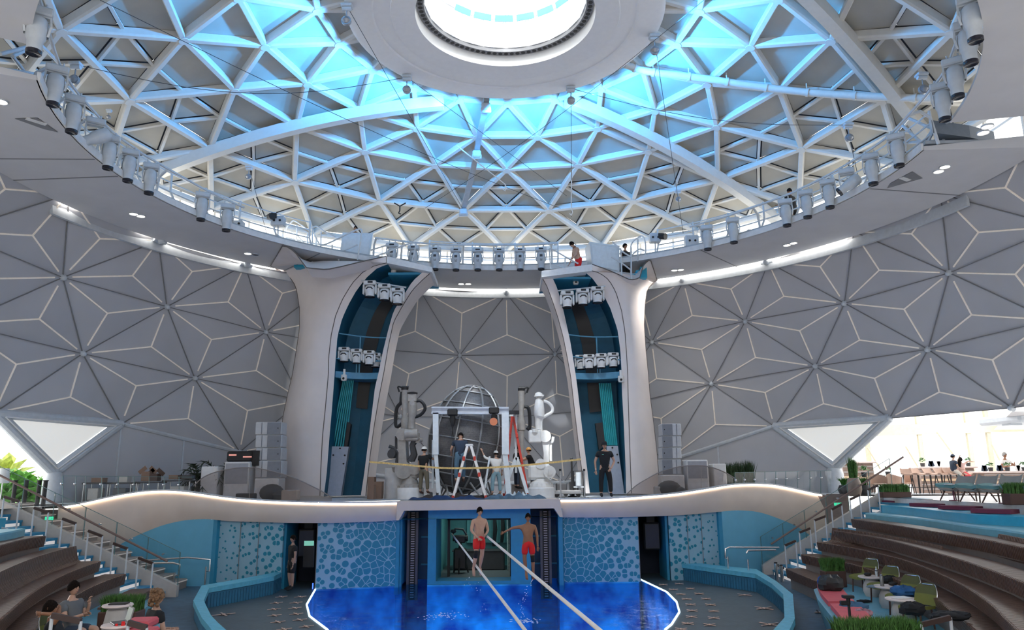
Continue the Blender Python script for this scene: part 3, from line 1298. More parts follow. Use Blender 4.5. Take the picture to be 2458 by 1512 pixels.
for i, (px, n, lab) in enumerate(((1184, 1.35, 'left of the striped sheet'), (1160, 1.05, 'hanging behind the left aerialist'), (1203, 1.2, 'nearest the striped sheet'))):
    x = gx(px, GY + 4.4)
    m = MB()
    for k in range(3):
        m.tube([(x + .04 * k, GY + 4.6, zt - .35), (x + .05 * k + .03, GY + 4.55, zt - .35 - n * .5), (x + .04 * k - .02, GY + 4.6, zt - .35 - n)], [.03, .05, .03], 6)
    o = build('hanging_harness', m, M_black)
    tag(o, 'black strap harness hanging in the gate room, %s' % lab, 'harness', 'harnesses in the gate room')
m = MB()
rows = []
for i in range(13):
    u = i / 12
    rows.append([V((gx(1214) + .35 * (j / 9) + .03 * math.sin(j * 2 + u), GY + 3.2 + .06 * math.sin(j * 2.4 + u * 2), zt - .15 - u * 2.5 * (1 - .08 * abs(j - 4) / 4))) for j in range(10)])
m.loft(rows, 0, True)
o = build('striped_sheet', m, mat('sheet_pale_teal', (.42, .50, .47), .8, noise=.3, scale=20))
tag(o, 'pale striped sheet hanging at the right of the gate room', 'sheet')
m = MB()
rows = [[V((gx(1100) + 2.3 * (j / 40), GY + 5.3 + .05 * math.sin(j * 1.3), z)) for j in range(41)] for z in (zt - .1, PZ + 1.0)]
m.loft(rows, 0, True)
o = build('store_curtain', m, mat('curtain_teal', (.16, .40, .42), .8))
tag(o, 'pleated teal curtain across the back of the gate room', 'curtain')
# two vertical lift columns in the side bays
for px, sd in ((990, 'left'), (1310, 'right')):
    x = gx(px, GY + .5)
    t = thing('lift_column', 'tall dark rack column with rungs in the %s bay of the gate' % sd, 'lift column', (x, GY + .6, PZ - .6))
    H = zt - PZ + .5
    m = MB()
    for s in (-1, 1):
        m.box((s * .16, 0, H / 2), (.09, .14, H))
    build('rail', m, mat('rack_grey', (.11, .10, .11), .5, .5), t)
    m = MB()
    for k in range(int(H / .085)):
        m.box((0, -.02, .1 + k * .085), (.13, .05, .035))
    build('rung', m, mat('rung_pale', (.42, .36, .36), .5, .3), t, kind='stuff')
    m = MB()
    m.box((0, .06, H / 2), (.22, .03, H))
    build('back_plate', m, M_black, t)
m = MB()
for x0, x1 in ((1030, 1000), (1274, 1300), (1320, 1341)):
    for z in (-2.2, -3.2):
        m.beam((gx(x0), GY + 1.45, z), (gx(x1), GY + 1.45, z), .05, .06)
struct('trim_4', m, M_bluep)

# =================================================================== FLOORS AND POOL
from mathutils.geometry import tessellate_polygon


def flat(m, outer, holes, z, mi=0, up=True):
    loops = [[V((p[0], p[1], 0)) for p in outer]] + [[V((p[0], p[1], 0)) for p in h] for h in holes]
    idx = tessellate_polygon(loops)
    vs = [V((p.x, p.y, z)) for l in loops for p in l]
    fs = []
    for t in idx:
        a, b, c = (vs[i] for i in t)
        n = (b - a).cross(c - a).z
        fs.append(tuple(t) if n > 0 else tuple(reversed(t)))
    m.add(vs, fs, mi)


def gz(px, py, z=PZ):
    p = atZ(px, py, z)
    return (p.x, p.y)


pool_L = [gz(757, 1415), gz(736, 1452), gz(743, 1480), gz(785, 1512)]
pool_Rr = [gz(1537, 1391), gz(1600, 1421), gz(1624, 1445), gz(1631, 1470), gz(1612, 1500), gz(1597, 1512)]
near = [(-3.6, 17.2), (-2.2, 15.9), (.2, 15.3), (2.4, 15.9), (3.6, 17.2)]
far = []
for px in (1531, 1351, 1341):
    far.append((gx(px, wallY(px)), wallY(px) + .2))
far += [(gx(1341), GY + 1.7), (gx(1274), GY + 1.7), (gx(1274), GY - .02), (gx(1047), GY - .02), (gx(1047), GY - .02), (gx(1027), GY + 1.7), (gx(965), GY + 1.7)]
far += [(gx(953), wallY(953) + .2), (gx(765, wallY(765)), wallY(765) + .2)]
far = [far[0], far[1], (gx(1341), GY + .2), (gx(1341), GY + 1.7), (gx(1275), GY + 1.7), (gx(1275), GY - .02), (gx(1027), GY - .02), (gx(1026), GY + 1.7), (gx(965), GY + 1.7), (gx(965), GY + .2), far[-2], far[-1]]
POOL = pool_L + near + list(reversed(pool_Rr)) + far
# tiled pool deck inside the parapet, walkway outside
m = MB()
deckmat = mat('deck_tile', (.08, .115, .135), .5, noise=.12, scale=3)
nt = deckmat.node_tree
wv = nt.nodes.new('ShaderNodeTexWave')
wv.wave_type = 'RINGS'
wv.rings_direction = 'Z'
wv.inputs['Scale'].default_value = 2.6
tco = nt.nodes.new('ShaderNodeTexCoord')
mp = nt.nodes.new('ShaderNodeMapping')
nt.links.new(tco.outputs['Object'], mp.inputs['Vector'])
mp.inputs['Location'].default_value = (0, 3.0, 0)
nt.links.new(mp.outputs[0], wv.inputs['Vector'])
b_ = nt.nodes['Principled BSDF']
src = b_.inputs['Base Color'].links[0].from_socket
mx = nt.nodes.new('ShaderNodeMix')
mx.data_type = 'RGBA'
mx.blend_type = 'MULTIPLY'
mx.inputs[0].default_value = .55
nt.links.new(src, mx.inputs[6])
cr2 = nt.nodes.new('ShaderNodeValToRGB')
cr2.color_ramp.elements[0].position = .0
cr2.color_ramp.elements[0].color = (.25, .3, .35, 1)
cr2.color_ramp.elements[1].position = .25
nt.links.new(wv.outputs[0], cr2.inputs[0])
nt.links.new(cr2.outputs[0], mx.inputs[7])
nt.links.new(mx.outputs[2], b_.inputs['Base Color'])
OUT = [(-24, 4), (24, 4), (24, 33), (-24, 33)]
flat(m, OUT, [POOL], PZ)
fl = struct('floor', m, deckmat)
# pool basin
m = MB()
k = len(POOL)
m.add([(x, y, PZ) for x, y in POOL] + [(x, y, -6.0) for x, y in POOL], [(i, (i + 1) % k, k + (i + 1) % k, k + i) for i in range(k)])
flat(m, POOL, [], -6.0)
pm = mat('pool_basin_blue', (.02, .24, .66), .6, noise=.85, scale=.9)  # azure patches in the colour stand in for caustics and underwater lamp light
_r = [n for n in pm.node_tree.nodes if n.type == 'VALTORGB'][0].color_ramp
_r.elements[0].color = (.0, .07, .38, 1)
_r.elements[0].position = .38
_r.elements[1].color = (.05, .55, .95, 1)
_r.elements[1].position = .62
build('pool_basin', m, pm, fl, world=True)
# lit pool edge
m = MB()
E_ = [V((x, y, PZ + .01)) for x, y in POOL]
for i in list(range(0, 3 + len(near) + len(pool_Rr))):
    m.beam(E_[i], E_[i + 1], .05, .04)
build('pool_edge_strip', m, M_poole, fl, world=True)
m = MB()
for i in range(0, 3 + len(near) + len(pool_Rr)):
    a, b = E_[i], E_[i + 1]
    m.beam(a, b, .5, .012)
# water
wm = bpy.data.materials.new('pool_water')
wm.use_nodes = True
nt = wm.node_tree
nt.nodes.remove(nt.nodes['Principled BSDF'])
out = nt.nodes['Material Output']
trn = nt.nodes.new('ShaderNodeBsdfTransparent')
trn.inputs[0].default_value = (.5, .86, .97, 1)
gl = nt.nodes.new('ShaderNodeBsdfGlossy')
gl.inputs['Roughness'].default_value = .04
fr = nt.nodes.new('ShaderNodeFresnel')
fr.inputs['IOR'].default_value = 1.33
mxs = nt.nodes.new('ShaderNodeMixShader')
tcw = nt.nodes.new('ShaderNodeTexCoord')
n1 = nt.nodes.new('ShaderNodeTexNoise')
n1.inputs['Scale'].default_value = 2.4
n1.inputs['Detail'].default_value = 6
n1.inputs['Roughness'].default_value = .62
n1.inputs['Distortion'].default_value = .8
bpn = nt.nodes.new('ShaderNodeBump')
bpn.inputs['Strength'].default_value = 1.0
bpn.inputs['Distance'].default_value = .5
nt.links.new(tcw.outputs['Object'], n1.inputs['Vector'])
nt.links.new(n1.outputs[0], bpn.inputs['Height'])
nt.links.new(bpn.outputs[0], gl.inputs['Normal'])
nt.links.new(bpn.outputs[0], fr.inputs['Normal'])
nt.links.new(fr.outputs[0], mxs.inputs[0])
nt.links.new(trn.outputs[0], mxs.inputs[1])
nt.links.new(gl.outputs[0], mxs.inputs[2])
nt.links.new(mxs.outputs[0], out.inputs[0])
m = MB()
flat(m, POOL, [], PZ - .05)
w = build('pool_water', m, wm)
tag(w, 'rippling blue water filling the rounded stage pool', 'water', kind='stuff')
# splash rings
m = MB()
for (px, py, r) in ((1262, 1493, .45), (1060, 1480, .8)):
    c = atZ(px, py, PZ - .02)
    for k in range(60):
        a = random.random() * 6.28
        q = random.random() * r
        m.ell((c.x + q * math.cos(a), c.y + q * math.sin(a) * .8, c.z + random.random() * .05), (.012 + random.random() * .022, .012 + random.random() * .02, .008), 6, 4)
p0, p1 = atY(1277, 1392, 20.6), atZ(1262, 1493, PZ)
for k in range(36):
    t = (k + random.random()) / 36
    c = p0.lerp(p1, t) + V((random.gauss(0, .04) - .16 * math.sin(t * 3), random.gauss(0, .05), 0))
    m.ell(c, (.006 + random.random() * .008,) * 3, 6, 4)
p0, p1 = atY(1135, 1382, 20.6), atZ(1160, 1470, PZ)
for k in range(22):
    t = random.random()
    c = p0.lerp(p1, t) + V((random.gauss(0, .12), random.gauss(0, .05), 0))
    m.ell(c, (.005 + random.random() * .007,) * 3, 6, 4)
o = build('water_drops', m, mat('water_drop', (.75, .85, .95), .1, spec=1))
tag(o, 'drops dripping from the two aerialists and splashing on the pool', 'water drops', kind='stuff')

# star-shaped nozzles set in the deck
noz = [(460 + x / 4.552, 1190 + y / 4.552, s) for x, y, s in ((980, 1105, 1), (1187, 1105, 1), (925, 1172, 1), (1140, 1170, 1), (900, 1240, 1), (1127, 1228, 1), (905, 1310, 1), (1142, 1293, 1), (943, 1380, 1), (1182, 1357, 1), (1010, 1460, 1), (1253, 1430, 1), (350, 1298, 1.6))]
noz += [(1340 + x / 4.39, 1190 + y / 4.39, s) for x, y, s in ((1107, 938, 1), (1275, 928, 1), (1215, 990, 1), (1392, 980, 1), (1292, 1038, 1), (1485, 1033, 1), (1355, 1090, 1), (1558, 1088, 1), (1395, 1148, 1), (1605, 1150, 1), (1412, 1212, 1), (1640, 1217, 1), (1405, 1277, 1), (1640, 1290, 1), (1365, 1348, 1), (1595, 1362, 1), (1295, 1408, 1), (1965, 1047, 1.4), (2170, 1187, 1.6), (2230, 1357, 1.6))]
for x, y, s in noz:
    c = atZ(x, y, PZ + .006)
    m = MB()
    m.lathe([(0, .004), (.10 * s, .004), (.105 * s, 0)], c, 16, mi=0)
    for q in range(4):
        a = q * PI / 2 + .6
        d = V((math.cos(a), math.sin(a), 0))
        m.beam(c + d * .05 * s + V((0, 0, .012)), c + d * .20 * s + V((0, 0, .012)), .035 * s, .01, mi=1)
    m.lathe([(.0, .03), (.03 * s, .03), (.035 * s, 0)], c, 10, mi=1)
    build('floor_nozzle', m, [M_black, mat('brass_pale', (.7, .5, .42), .4, .4)], fl, world=True)

# parapet around the pool deck ---------------------------------------


def parapet(name, inner, outer, zt_, label):
    I = [atZ(x, y, zt_) for x, y in inner]
    O = [atZ(x, y, zt_) for x, y in outer]
    m = MB()
    for L, inn in ((I, 1), (O, 0)):
        pass
    rows = []
    for a, b in zip(I, O):
        d = (b - a)
        d.z = 0
        d.normalize()
        up = V((0, 0, .10))
        rows.append([V((a.x, a.y, PZ)) + d * .06, V((a.x, a.y, zt_ - .16)) + d * .06, V((a.x, a.y, zt_ - .14)), a, b, b - up * 1.4, V((b.x, b.y, zt_ - .16)) - d * .05, V((b.x, b.y, PZ)) - d * .05])
    m.loft([r[:3] for r in rows], 1, False)
    m.loft([r[2:6] for r in rows], 0, False)
    m.loft([r[5:] for r in rows], 1, False)
    for r in (rows[0], rows[-1]):
        m.add(r, [tuple(range(8))], 0)
    o = build(name, m, [mat('parapet_cap_blue', (.10, .42, .56), .5, noise=.12, scale=8), mat('parapet_tile_blue', (.02, .15, .26), .5, noise=.15, scale=6)])
    o['kind'] = 'structure'
    g = MB()
    for r1, r2 in zip(rows, rows[1:]):
        a, b = r1[0], r2[0]
        n = max(2, int((b - a).length / .12))
        off = (r1[3] - r1[4]).normalized() * .004
        for k in range(n):
            p = a.lerp(b, k / n) + off
            g.beam(p, V((p.x, p.y, zt_ - .2)), .014, .012, off)
    build('tile_joint', g, mat('joint_dark_blue', (.008, .07, .13), .6), o, world=True)
    return o


PT = -3.17
parapet('wall_pool_left', [(676, 1374), (658, 1383), (600, 1394), (502, 1411), (489, 1441), (506, 1476), (524, 1495), (548, 1516), (640, 1600)],
        [(676, 1367), (656, 1374), (590, 1387), (484, 1405), (464, 1441), (484, 1482), (497, 1497), (517, 1524), (600, 1620)], PT, '')
parapet('wall_pool_right', [(1609, 1349), (1706, 1363), (1813, 1377), (1853, 1401), (1880, 1426), (1883, 1482), (1856, 1512), (1780, 1600)],
        [(1609, 1341), (1706, 1355), (1816, 1366), (1864, 1395), (1903, 1426), (1908, 1484), (1895, 1512), (1830, 1600)], PT, '')
# walkway sheets outside the parapets
m = MB()
WZ_ = -3.62
for inner in ([(676, 1367), (656, 1374), (590, 1387), (484, 1405), (464, 1441), (484, 1482), (497, 1497), (517, 1524), (600, 1620)],):
    P = [atZ(x, y, PT) for x, y in inner]
    poly = [(p.x + .04, p.y) for p in P]
    poly += [(P[-1].x, 8), (-20, 8), (-20, 28.6), (P[0].x, 28.6)]
    flat(m, poly, [], WZ_)
P = [atZ(x, y, PT) for x, y in [(1609, 1341), (1706, 1355), (1816, 1366), (1864, 1395), (1903, 1426), (1908, 1484), (1895, 1512), (1830, 1600)]]
poly = [(p.x - .04, p.y) for p in P] + [(P[-1].x, 8), (20, 8), (20, 30.5), (P[0].x, 30.5)]
flat(m, poly, [], WZ_)
struct('floor_walkway', m, M_walk)

# upper decks -----------------------------------------------------------
SD = -.80
m = MB()
edge = [(atY(px, interp(TOPL, px), wallY(px)).x, wallY(px) + .25) for px in range(150, 1990, 40)]
arc = [(20.5 * math.sin(R_(a)), 21.4 + 20.5 * math.cos(R_(a))) for a in range(66, -76, -6)]
flat(m, edge + arc, [], SD)
struct('floor_stage', m, M_deck)
BD = -.85
m = MB()
flat(m, [(14.0, 16), (16, 10), (40, 10), (40, 48), (8, 48), (12.5, 31), (14.0, 30)], [], BD)
m.box((14.1, 23, -1.5), (.2, 14, 1.26))
flat(m, [(-17.4, 17.5), (-16.2, 25.2), (-15.8, 33), (-40, 40), (-40, 10), (-18, 10)], [], BD)
struct('floor_terrace', m, M_barfl)

# =================================================================== DIVING TOWERS


def poly_at(P, t):
    n = len(P) - 1
    L = [0]
    for a, b in zip(P, P[1:]):
        L.append(L[-1] + math.hypot(a[0] - b[0], a[1] - b[1]))
    d = t * L[-1]
    for i in range(n):
        if d <= L[i + 1] + 1e-9:
            u = (d - L[i]) / max(1e-9, L[i + 1] - L[i])
            return (P[i][0] + (P[i + 1][0] - P[i][0]) * u, P[i][1] + (P[i + 1][1] - P[i][1]) * u)
    return P[-1]


LT = dict(
    A=[(649, 638), (670, 648), (691, 661), (704, 675), (712, 695), (719, 738), (719, 791), (711, 844), (702, 900), (691, 945), (680, 998), (674, 1043), (669, 1109), (667, 1190)],
    B=[(927, 631), (898, 638), (871, 653), (845, 680), (821, 720), (805, 759), (795, 804), (789, 857), (788, 900), (781, 979), (774, 1048), (770, 1125), (768, 1190)],
    Cc=[(932, 634), (906, 643), (879, 667), (855, 698), (837, 730), (821, 765), (810, 807), (805, 870), (803, 900), (797, 979), (790, 1059), (784, 1138), (777, 1192)],
    F=[(1017, 651), (990, 675), (967, 712), (945, 746), (932, 791), (919, 844), (910, 889), (900, 930), (894, 979), (884, 1059), (874, 1138), (866, 1190)],
    G=[(1037, 652), (1017, 669), (990, 696), (964, 738), (945, 772), (932, 831), (922, 891), (911, 946), (898, 1023), (889, 1089), (882, 1150), (878, 1190)],
    top=[(649, 638), (680, 587), (707, 603), (726, 630), (736, 643), (784, 647), (818, 640), (871, 627), (927, 615)])
RT = dict(
    A=[(1578, 672), (1562, 682), (1552, 700), (1548, 730), (1546, 780), (1550, 840), (1556, 900), (1560, 950), (1568, 1010), (1576, 1080), (1580, 1130), (1584, 1186)],
    B=[(1421, 650), (1440, 655), (1462, 672), (1478, 700), (1492, 745), (1500, 795), (1504, 850), (1507, 900), (1508, 960), (1511, 1050), (1513, 1110), (1516, 1184)],
    Cc=[(1400, 650), (1422, 668), (1445, 700), (1465, 740), (1482, 790), (1489, 840), (1492, 890), (1493, 940), (1497, 1010), (1500, 1080), (1502, 1130), (1503, 1184)],
    F=[(1324, 662), (1337, 690), (1349, 730), (1358, 770), (1368, 815), (1376, 862), (1382, 900), (1386, 930), (1393, 990), (1401, 1060), (1410, 1130), (1416, 1184)],
    G=[(1300, 664), (1312, 685), (1326, 722), (1340, 765), (1352, 810), (1362, 860), (1370, 905), (1374, 940), (1382, 1010), (1390, 1080), (1398, 1140), (1405, 1184)],
    top=[(1578, 672), (1561, 622), (1545, 635), (1535, 668), (1514, 672), (1500, 666), (1470, 652), (1446, 643), (1421, 634)])


def tower(T, side):
    NT = 40
    root = thing('diving_tower', 'tall white flared diving tower with dark blue open shaft, %s one' % side, 'diving tower', (atY(*T['B'][-1], 32.6).x, 32.6, SD))
    ZA, ZB, ZF = 33.8, 32.3, 32.5
    fwd = lambda t: -1.1 * max(0, 1 - t / .22) ** 1.5
    rA, rB, rC, rF, rG = ([poly_at(T[k], i / NT) for i in range(NT + 1)] for k in ('A', 'B', 'Cc', 'F', 'G'))
    rows, jl, bk, jr, back = [], [], [], [], []
    for i in range(NT + 1):
        t = i / NT
        f = fwd(t)
        a = atY(*rA[i], ZA + f * .3)
        if i == 0:
            a = atZ(*rA[i], 9.36)
        b = atY(*rB[i], ZB + f)
        mid = []
        for u in (.25, .5, .75):
            p = a.lerp(b, u)
            p.y -= .55 * math.sin(PI * u)
            mid.append(p)
        ap = V((a.x, a.y + .8, a.z))
        rows.append([ap, a] + mid + [b])
        c = atY(*rC[i], ZB + .12 + f)
        ff = atY(*rF[i], ZF + .12 + f)
        g = atY(*rG[i], ZF + f)
        cb = V((c.x, c.y + 1.7, c.z))
        fb = V((ff.x, ff.y + 1.7, ff.z))
        if i == 0:
            pass
        jl.append([b, c])
        bk.append([c, cb, cb.lerp(fb, .5) + V((0, .15, 0)), fb, ff])
        jr.append([ff, g])
        back.append([g, V((g.x, g.y + 1.9, g.z))])
    # crown between the shell's upper edge and the first row
    cr_rows = []
    n = 24
    t0 = [poly_at(T['top'], i / n) for i in range(n + 1)]
    r0 = rows[0][1:]
    top = []
    for i in range(n + 1):
        u = i / n
        h0 = atZ(*T['top'][0], 9.36).y
        h1 = min(atZ(*T['top'][1], 9.36).y, 32.2)
        x0_, x1_, x2_ = T['top'][0][0], T['top'][1][0], T['top'][-1][0]
        xx = t0[i][0]
        if abs(xx - x0_) < abs(x1_ - x0_):
            Yd = h0 + (h1 - h0) * abs(xx - x0_) / abs(x1_ - x0_)
        else:
            Yd = h1 + (ZB - 1.1 - h1) * abs(xx - x1_) / abs(x2_ - x1_)
        top.append(atY(*t0[i], Yd))
    # resample rows[0] A..B to n+1
    seg = []
    for i in range(n + 1):
        u = i / n * 4
        k_ = min(int(u), 3)
        seg.append(r0[k_].lerp(r0[k_ + 1], u - k_))
    m = MB()
    m.loft(rows, 0, True)
    m.loft([top, seg], 0, True)
    m.loft([[p + V((0, .06, .02)) for p in top], top], 0, False)
    m.loft([[p + V((0, .9, -.15)) for p in top[5:]], [p + V((0, .06, .02)) for p in top[5:]]], 0, False)
    m.loft(jl, 0, False)
    m.loft(jr, 0, True)
    m.loft(back, 0, True)
    build('shell', m, M_shell, root, world=True, sharp=50)
    m = MB()
    m.loft(bk, 0, False)
    m.loft([[p + V((0, 0, .02)) for p in bk[0]], [p + V((0, 0, 0.0)) for p in bk[0]]], 0, False)
    # ceiling of the shaft
    c0_, f0_ = bk[0][0], bk[0][4]
    m.add([c0_, f0_, f0_ + V((0, 1.9, .05)), c0_ + V((0, 1.9, .05))], [(0, 1, 2, 3)])
    lin = build('shaft_lining', m, M_blue, root, world=True, sharp=30)
    # dark glazed strip down the back of the shaft
    m = MB()
    S1 = []
    for i in range(4, 26):
        p, q = bk[i][1], bk[i][3]
        S1.append([p.lerp(q, .38) - V((0, -.05, 0)), p.lerp(q, .68) - V((0, -.05, 0))])
    S1 = [[a + V((0, -.02, 0)), b + V((0, -.02, 0))] for a, b in S1]
    m.loft(S1, 0, True)
    build('dark_strip', m, M_black, lin, world=True)
    # seam beads (toothed edge) along both jambs
    for nm, L in (('left', [r[-1] for r in rows]), ('right', [r[1] for r in jr])):
        m = MB()
        m.tube(L, .018, 6)
        build('edge_bead', m, mat('bead_brown', (.12, .10, .09), .5), root, world=True)
    m = MB()
    m.tube([r[1] for r in rows], .02, 6)
    m.tube(top, .024, 6)
    build('edge_bead', m, mat('bead_brown', (.12, .10, .09), .5), root, world=True)
    # platform slab
    m = MB()
    if side == 'left':
        pts = [(928, 615), (1037, 641), (1037, 653), (928, 631)]
    else:
        pts = [(1300, 650), (1421, 634), (1421, 650), (1300, 665)]
    P = [atY(x, y, ZB - 1.15) for x, y in pts]
    B = [p + V((0, 2.6, 0)) for p in P]
    m.add(P + B, [(0, 3, 2, 1), (4, 5, 6, 7), (0, 1, 5, 4), (1, 2, 6, 5), (2, 3, 7, 6), (3, 0, 4, 7)])
    build('platform_edge', m, M_white, root, world=True)
    # deck of the platform back to the catwalk
    m = MB()
    a, b = top[0], top[-1]
    q = [V((p.x, p.y + .1, p.z - .05)) for p in top] + [V((p.x, p.y + 3.0, p.z - .05)) for p in reversed(top)]
    xs = [P[0].x, P[1].x]
    m.box(((xs[0] + xs[1]) / 2, 33.0, min(P[2].z, P[3].z) + .1), (abs(xs[1] - xs[0]), 2.6, .1))
    build('platform_deck', m, M_step, root, world=True)
    # curved balcony shelf in the shaft and its rail
    iy = 20
    for py, kind in ((893, 'shelf'), (806, 'rail'), (860, 'rail')):
        # find row nearest py
        idx = min(range(NT + 1), key=lambda i: abs(rC[i][1] - py))
        idf = min(range(NT + 1), key=lambda i: abs(rF[i][1] - py))
        a, b = bk[idx][0] + V((0, .15, 0)), bk[idf][4] + V((0, .15, 0))
        P = []
        for j in range(13):
            u = j / 12
            p = a.lerp(b, u)
            p.y += .3 * math.sin(PI * u)
            P.append(p)
        m = MB()
        if kind == 'shelf':
            m.loft([P, [p + V((0, 0, -.28)) for p in P], [V((p.x, p.y + 1.2, p.z - .28)) for p in P]], 0, True)
            m.loft([[V((p.x, p.y + 1.2, p.z)) for p in P], P], 0, True)
            build('balcony_shelf', m, M_bluew if False else mat('shelf_blue', (.10, .30, .46), .5), root, world=True)
            shelf = P
        else:
            m.tube(P, .03, 6)
            c = P[5 if side == 'left' else 5]
            m.cyl(c, V((c.x, c.y, shelf[5].z)), .03, .03, 6)
            build('balcony_rail', m, mat('rail_blue', (.12, .33, .48), .4), root, world=True)
    # ribbed teal organ pipes and pale cabinet at the foot
    if side == 'left':
        q = [(822, 913), (850, 913), (832, 1072), (790, 1072)]
        d = [(797, 1071), (837, 1072), (818, 1190), (782, 1190)]
        s_ = [(834, 1012), (842, 1018), (834, 1072), (826, 1072)]
    else:
        q = [(1437, 920), (1467, 920), (1483, 1069), (1452, 1069)]
        d = [(1456, 1070), (1483, 1070), (1499, 1186), (1462, 1186)]
        s_ = [(1429, 1016), (1446, 1014), (1453, 1068), (1438, 1080)]
    P = [atY(x, y, 33.4) for x, y in q]
    m = MB()
    for j in range(7):
        u = (j + .5) / 7
        a, b = P[0].lerp(P[1], u), P[3].lerp(P[2], u)
        w_ = (P[1] - P[0]).length / 16
        m.cyl(a, b, w_, w_ * 1.2, 8)
    build('ribbed_panel', m, M_teal, root, world=True)
    P = [atY(x, y, 33.0) for x, y in d]
    m = MB()
    m.slab([[P[0], P[1]], [P[0].lerp(P[3], .5), P[1].lerp(P[2], .5)], [P[3], P[2]]], (0, .35, 0), 0, False)
    cb = build('foot_cabinet', m, mat('cabinet_lilac_grey', (.38, .42, .50), .5), root, world=True)
    for u, v in ((.15, .18), (.85, .18), (.5, .04), (.85, .35)):
        m = MB()
        p = P[0].lerp(P[3], v).lerp(P[1].lerp(P[2], v), u)
        m.cyl(p, p + V((0, -.03, 0)), .04, .04, 8)
        build('bolt', m, M_black, cb, world=True)
    P = [atY(x, y, 33.3) for x, y in s_]
    m = MB()
    m.slab([[P[0], P[1]], [P[3], P[2]]], (0, .3, 0), 0, False)
    build('dark_post', m, M_black, root, world=True)
    return root, bk, top


tl = tower(LT, 'left')
trr = tower(RT, 'right')
# =================================================================== AISLE STAIRS


def stairs(side):
    S = -1 if side == 'left' else 1
    if side == 'left':
        x0, run, y0, y1, n = -11.05, .40, 22.3, 25.0, 15
        yb0, yb1 = 25.3, 27.2
    else:
        x0, run, y0, y1, n = 9.6, .321, 26.7, 29.2, 15
        yb0, yb1 = 29.42, 30.1
    rise = (BD - WZ_) / n
    m, r, wts = MB(), MB(), MB()
    for i in range(n):
        xa = x0 + S * run * i
        z = WZ_ + rise * (i + 1)
        cx = xa + S * (run + .06) / 2
        m.box((cx, (y0 + y1) / 2, z - .035), (run + .10, y1 - y0, .07))
        m.box((xa + S * (run * .5), (y0 + y1) / 2, (z - .07 + WZ_ - .2) / 2), (run, y1 - y0 - .01, z - .07 - WZ_ + .2)) if i % 1 == 0 else None
        r.box((xa - S * .012 + S * .0, (y0 + y1) / 2, z - .07 - (rise - .07) / 2 - .0), (.02, y1 - y0 - .3, rise - .09))
    o = struct('floor_stair', m, M_step)
    build('lit_riser', r, M_riser, o, world=True)
    # stringer wall
    m = MB()
    ya, yb = (y1 + .02, y1 + .2)
    xs = x0 - S * .35
    xe = x0 + S * run * n
    top0, top1 = WZ_ + .45, BD + .42
    P = [(xs, WZ_ - .1), (xs, top0 - .1), (xe, top1), (xe + S * .15, top1), (xe + S * .15, WZ_ - .1)]
    a = [V((x, ya, z)) for x, z in P]
    b = [V((x, yb, z)) for x, z in P]
    k = len(P)
    f = [tuple(range(k)), tuple(range(2 * k - 1, k - 1, -1))] + [(i, (i + 1) % k, k + (i + 1) % k, k + i) for i in range(k)]
    m.add(a + b, f)
    struct('wall_stringer', m, M_string)
    # second flight behind the glass
    m, r = MB(), MB()
    for i in range(n):
        xa = x0 + S * .25 + S * run * i
        z = WZ_ + rise * (i + 1) + .12
        m.box((xa + S * run * .5, (yb0 + yb1) / 2, (z + WZ_) / 2 - .05), (run, yb1 - yb0, z - WZ_ + .1))
        r.box((xa - S * .012, (yb0 + yb1) / 2, z - .05), (.03, yb1 - yb0, .03))
    rm = mat('rear_stair_taupe', (.30, .25, .22), .6) if side == 'left' else mat('rear_stair_beige', (.36, .34, .31), .6)
    o = struct('floor_rear_stair', m, rm)
    build('nosing_light', r, mat('nosing_pale', (.7, .62, .56), .5, emit=(1, .85, .75), es=.12), o, world=True)
    # glass balustrade with a brown handrail
    root = thing('glass_balustrade', 'clear glass stair balustrade with brown sloping handrail beside the %s stairs' % side, 'balustrade', (xs, ya, top0))
    Lg = [(xs + S * .1, top0 - .08), (xe + S * .3, top1)]
    slope = (top1 - top0 + .1) / (xe - xs)
    npn = 6
    for i in range(npn):
        u0, u1 = i / npn + .004, (i + 1) / npn - .004
        xa, xb = xs + (xe - xs) * u0, xs + (xe - xs) * u1
        za, zb = top0 - .1 + (xa - xs) * slope, top0 - .1 + (xb - xs) * slope
        h = 1.0
        m = MB()
        m.add([V((xa, ya + .08, za)), V((xb, ya + .08, zb)), V((xb, ya + .08, zb + h)), V((xa, ya + .08, za + h))], [(0, 1, 2, 3)])
        m.beam((xa, ya + .08, za), (xa, ya + .08, za + h), .015, .02, (0, 1, 0))
        build('glass_pane', m, [M_clear], root, world=True)
    m = MB()
    za = top0 - .1
    m.beam((xs, ya + .08, za + 1.0), (xe, ya + .08, top1 + 1.0), .02, .015)
    for i in range(npn + 1):
        xa = xs + (xe - xs) * i / npn
        zz = top0 - .1 + (xa - xs) * slope
        m.beam((xa, ya + .08, zz), (xa, ya + .08, zz + 1.0), .018, .018, (0, 1, 0))
    build('glass_edge', m, mat('glass_edge_teal', (.10, .20, .20), .3), root, world=True)
    m = MB()
    m.tube([(xs + S * .35, ya - .02, za + .74), (xe + S * .5, ya - .02, top1 + .78 + slope * S * .5)], .035, 10)
    build('handrail', m, mat('handrail_brown', (.20, .13, .11), .45), root, world=True)
    for i in range(npn):
        m = MB()
        xa = xs + (xe - xs) * (i + .5) / npn
        zz = top0 - .1 + (xa - xs) * slope
        m.cyl((xa, ya - .02, zz + .72), (xa, ya + .08, zz + .72), .03, .03, 8)
        build('clamp', m, M_chrome, root, world=True)
    return x0, run, y0, y1, rise, S


SL = stairs('left')
SRr = stairs('right')

# short hoop handrails standing on the aisle stairs
ordn = ['lowest', 'second from the foot', 'third from the foot', 'fourth from the foot', 'fifth from the foot', 'sixth from the foot', 'topmost']


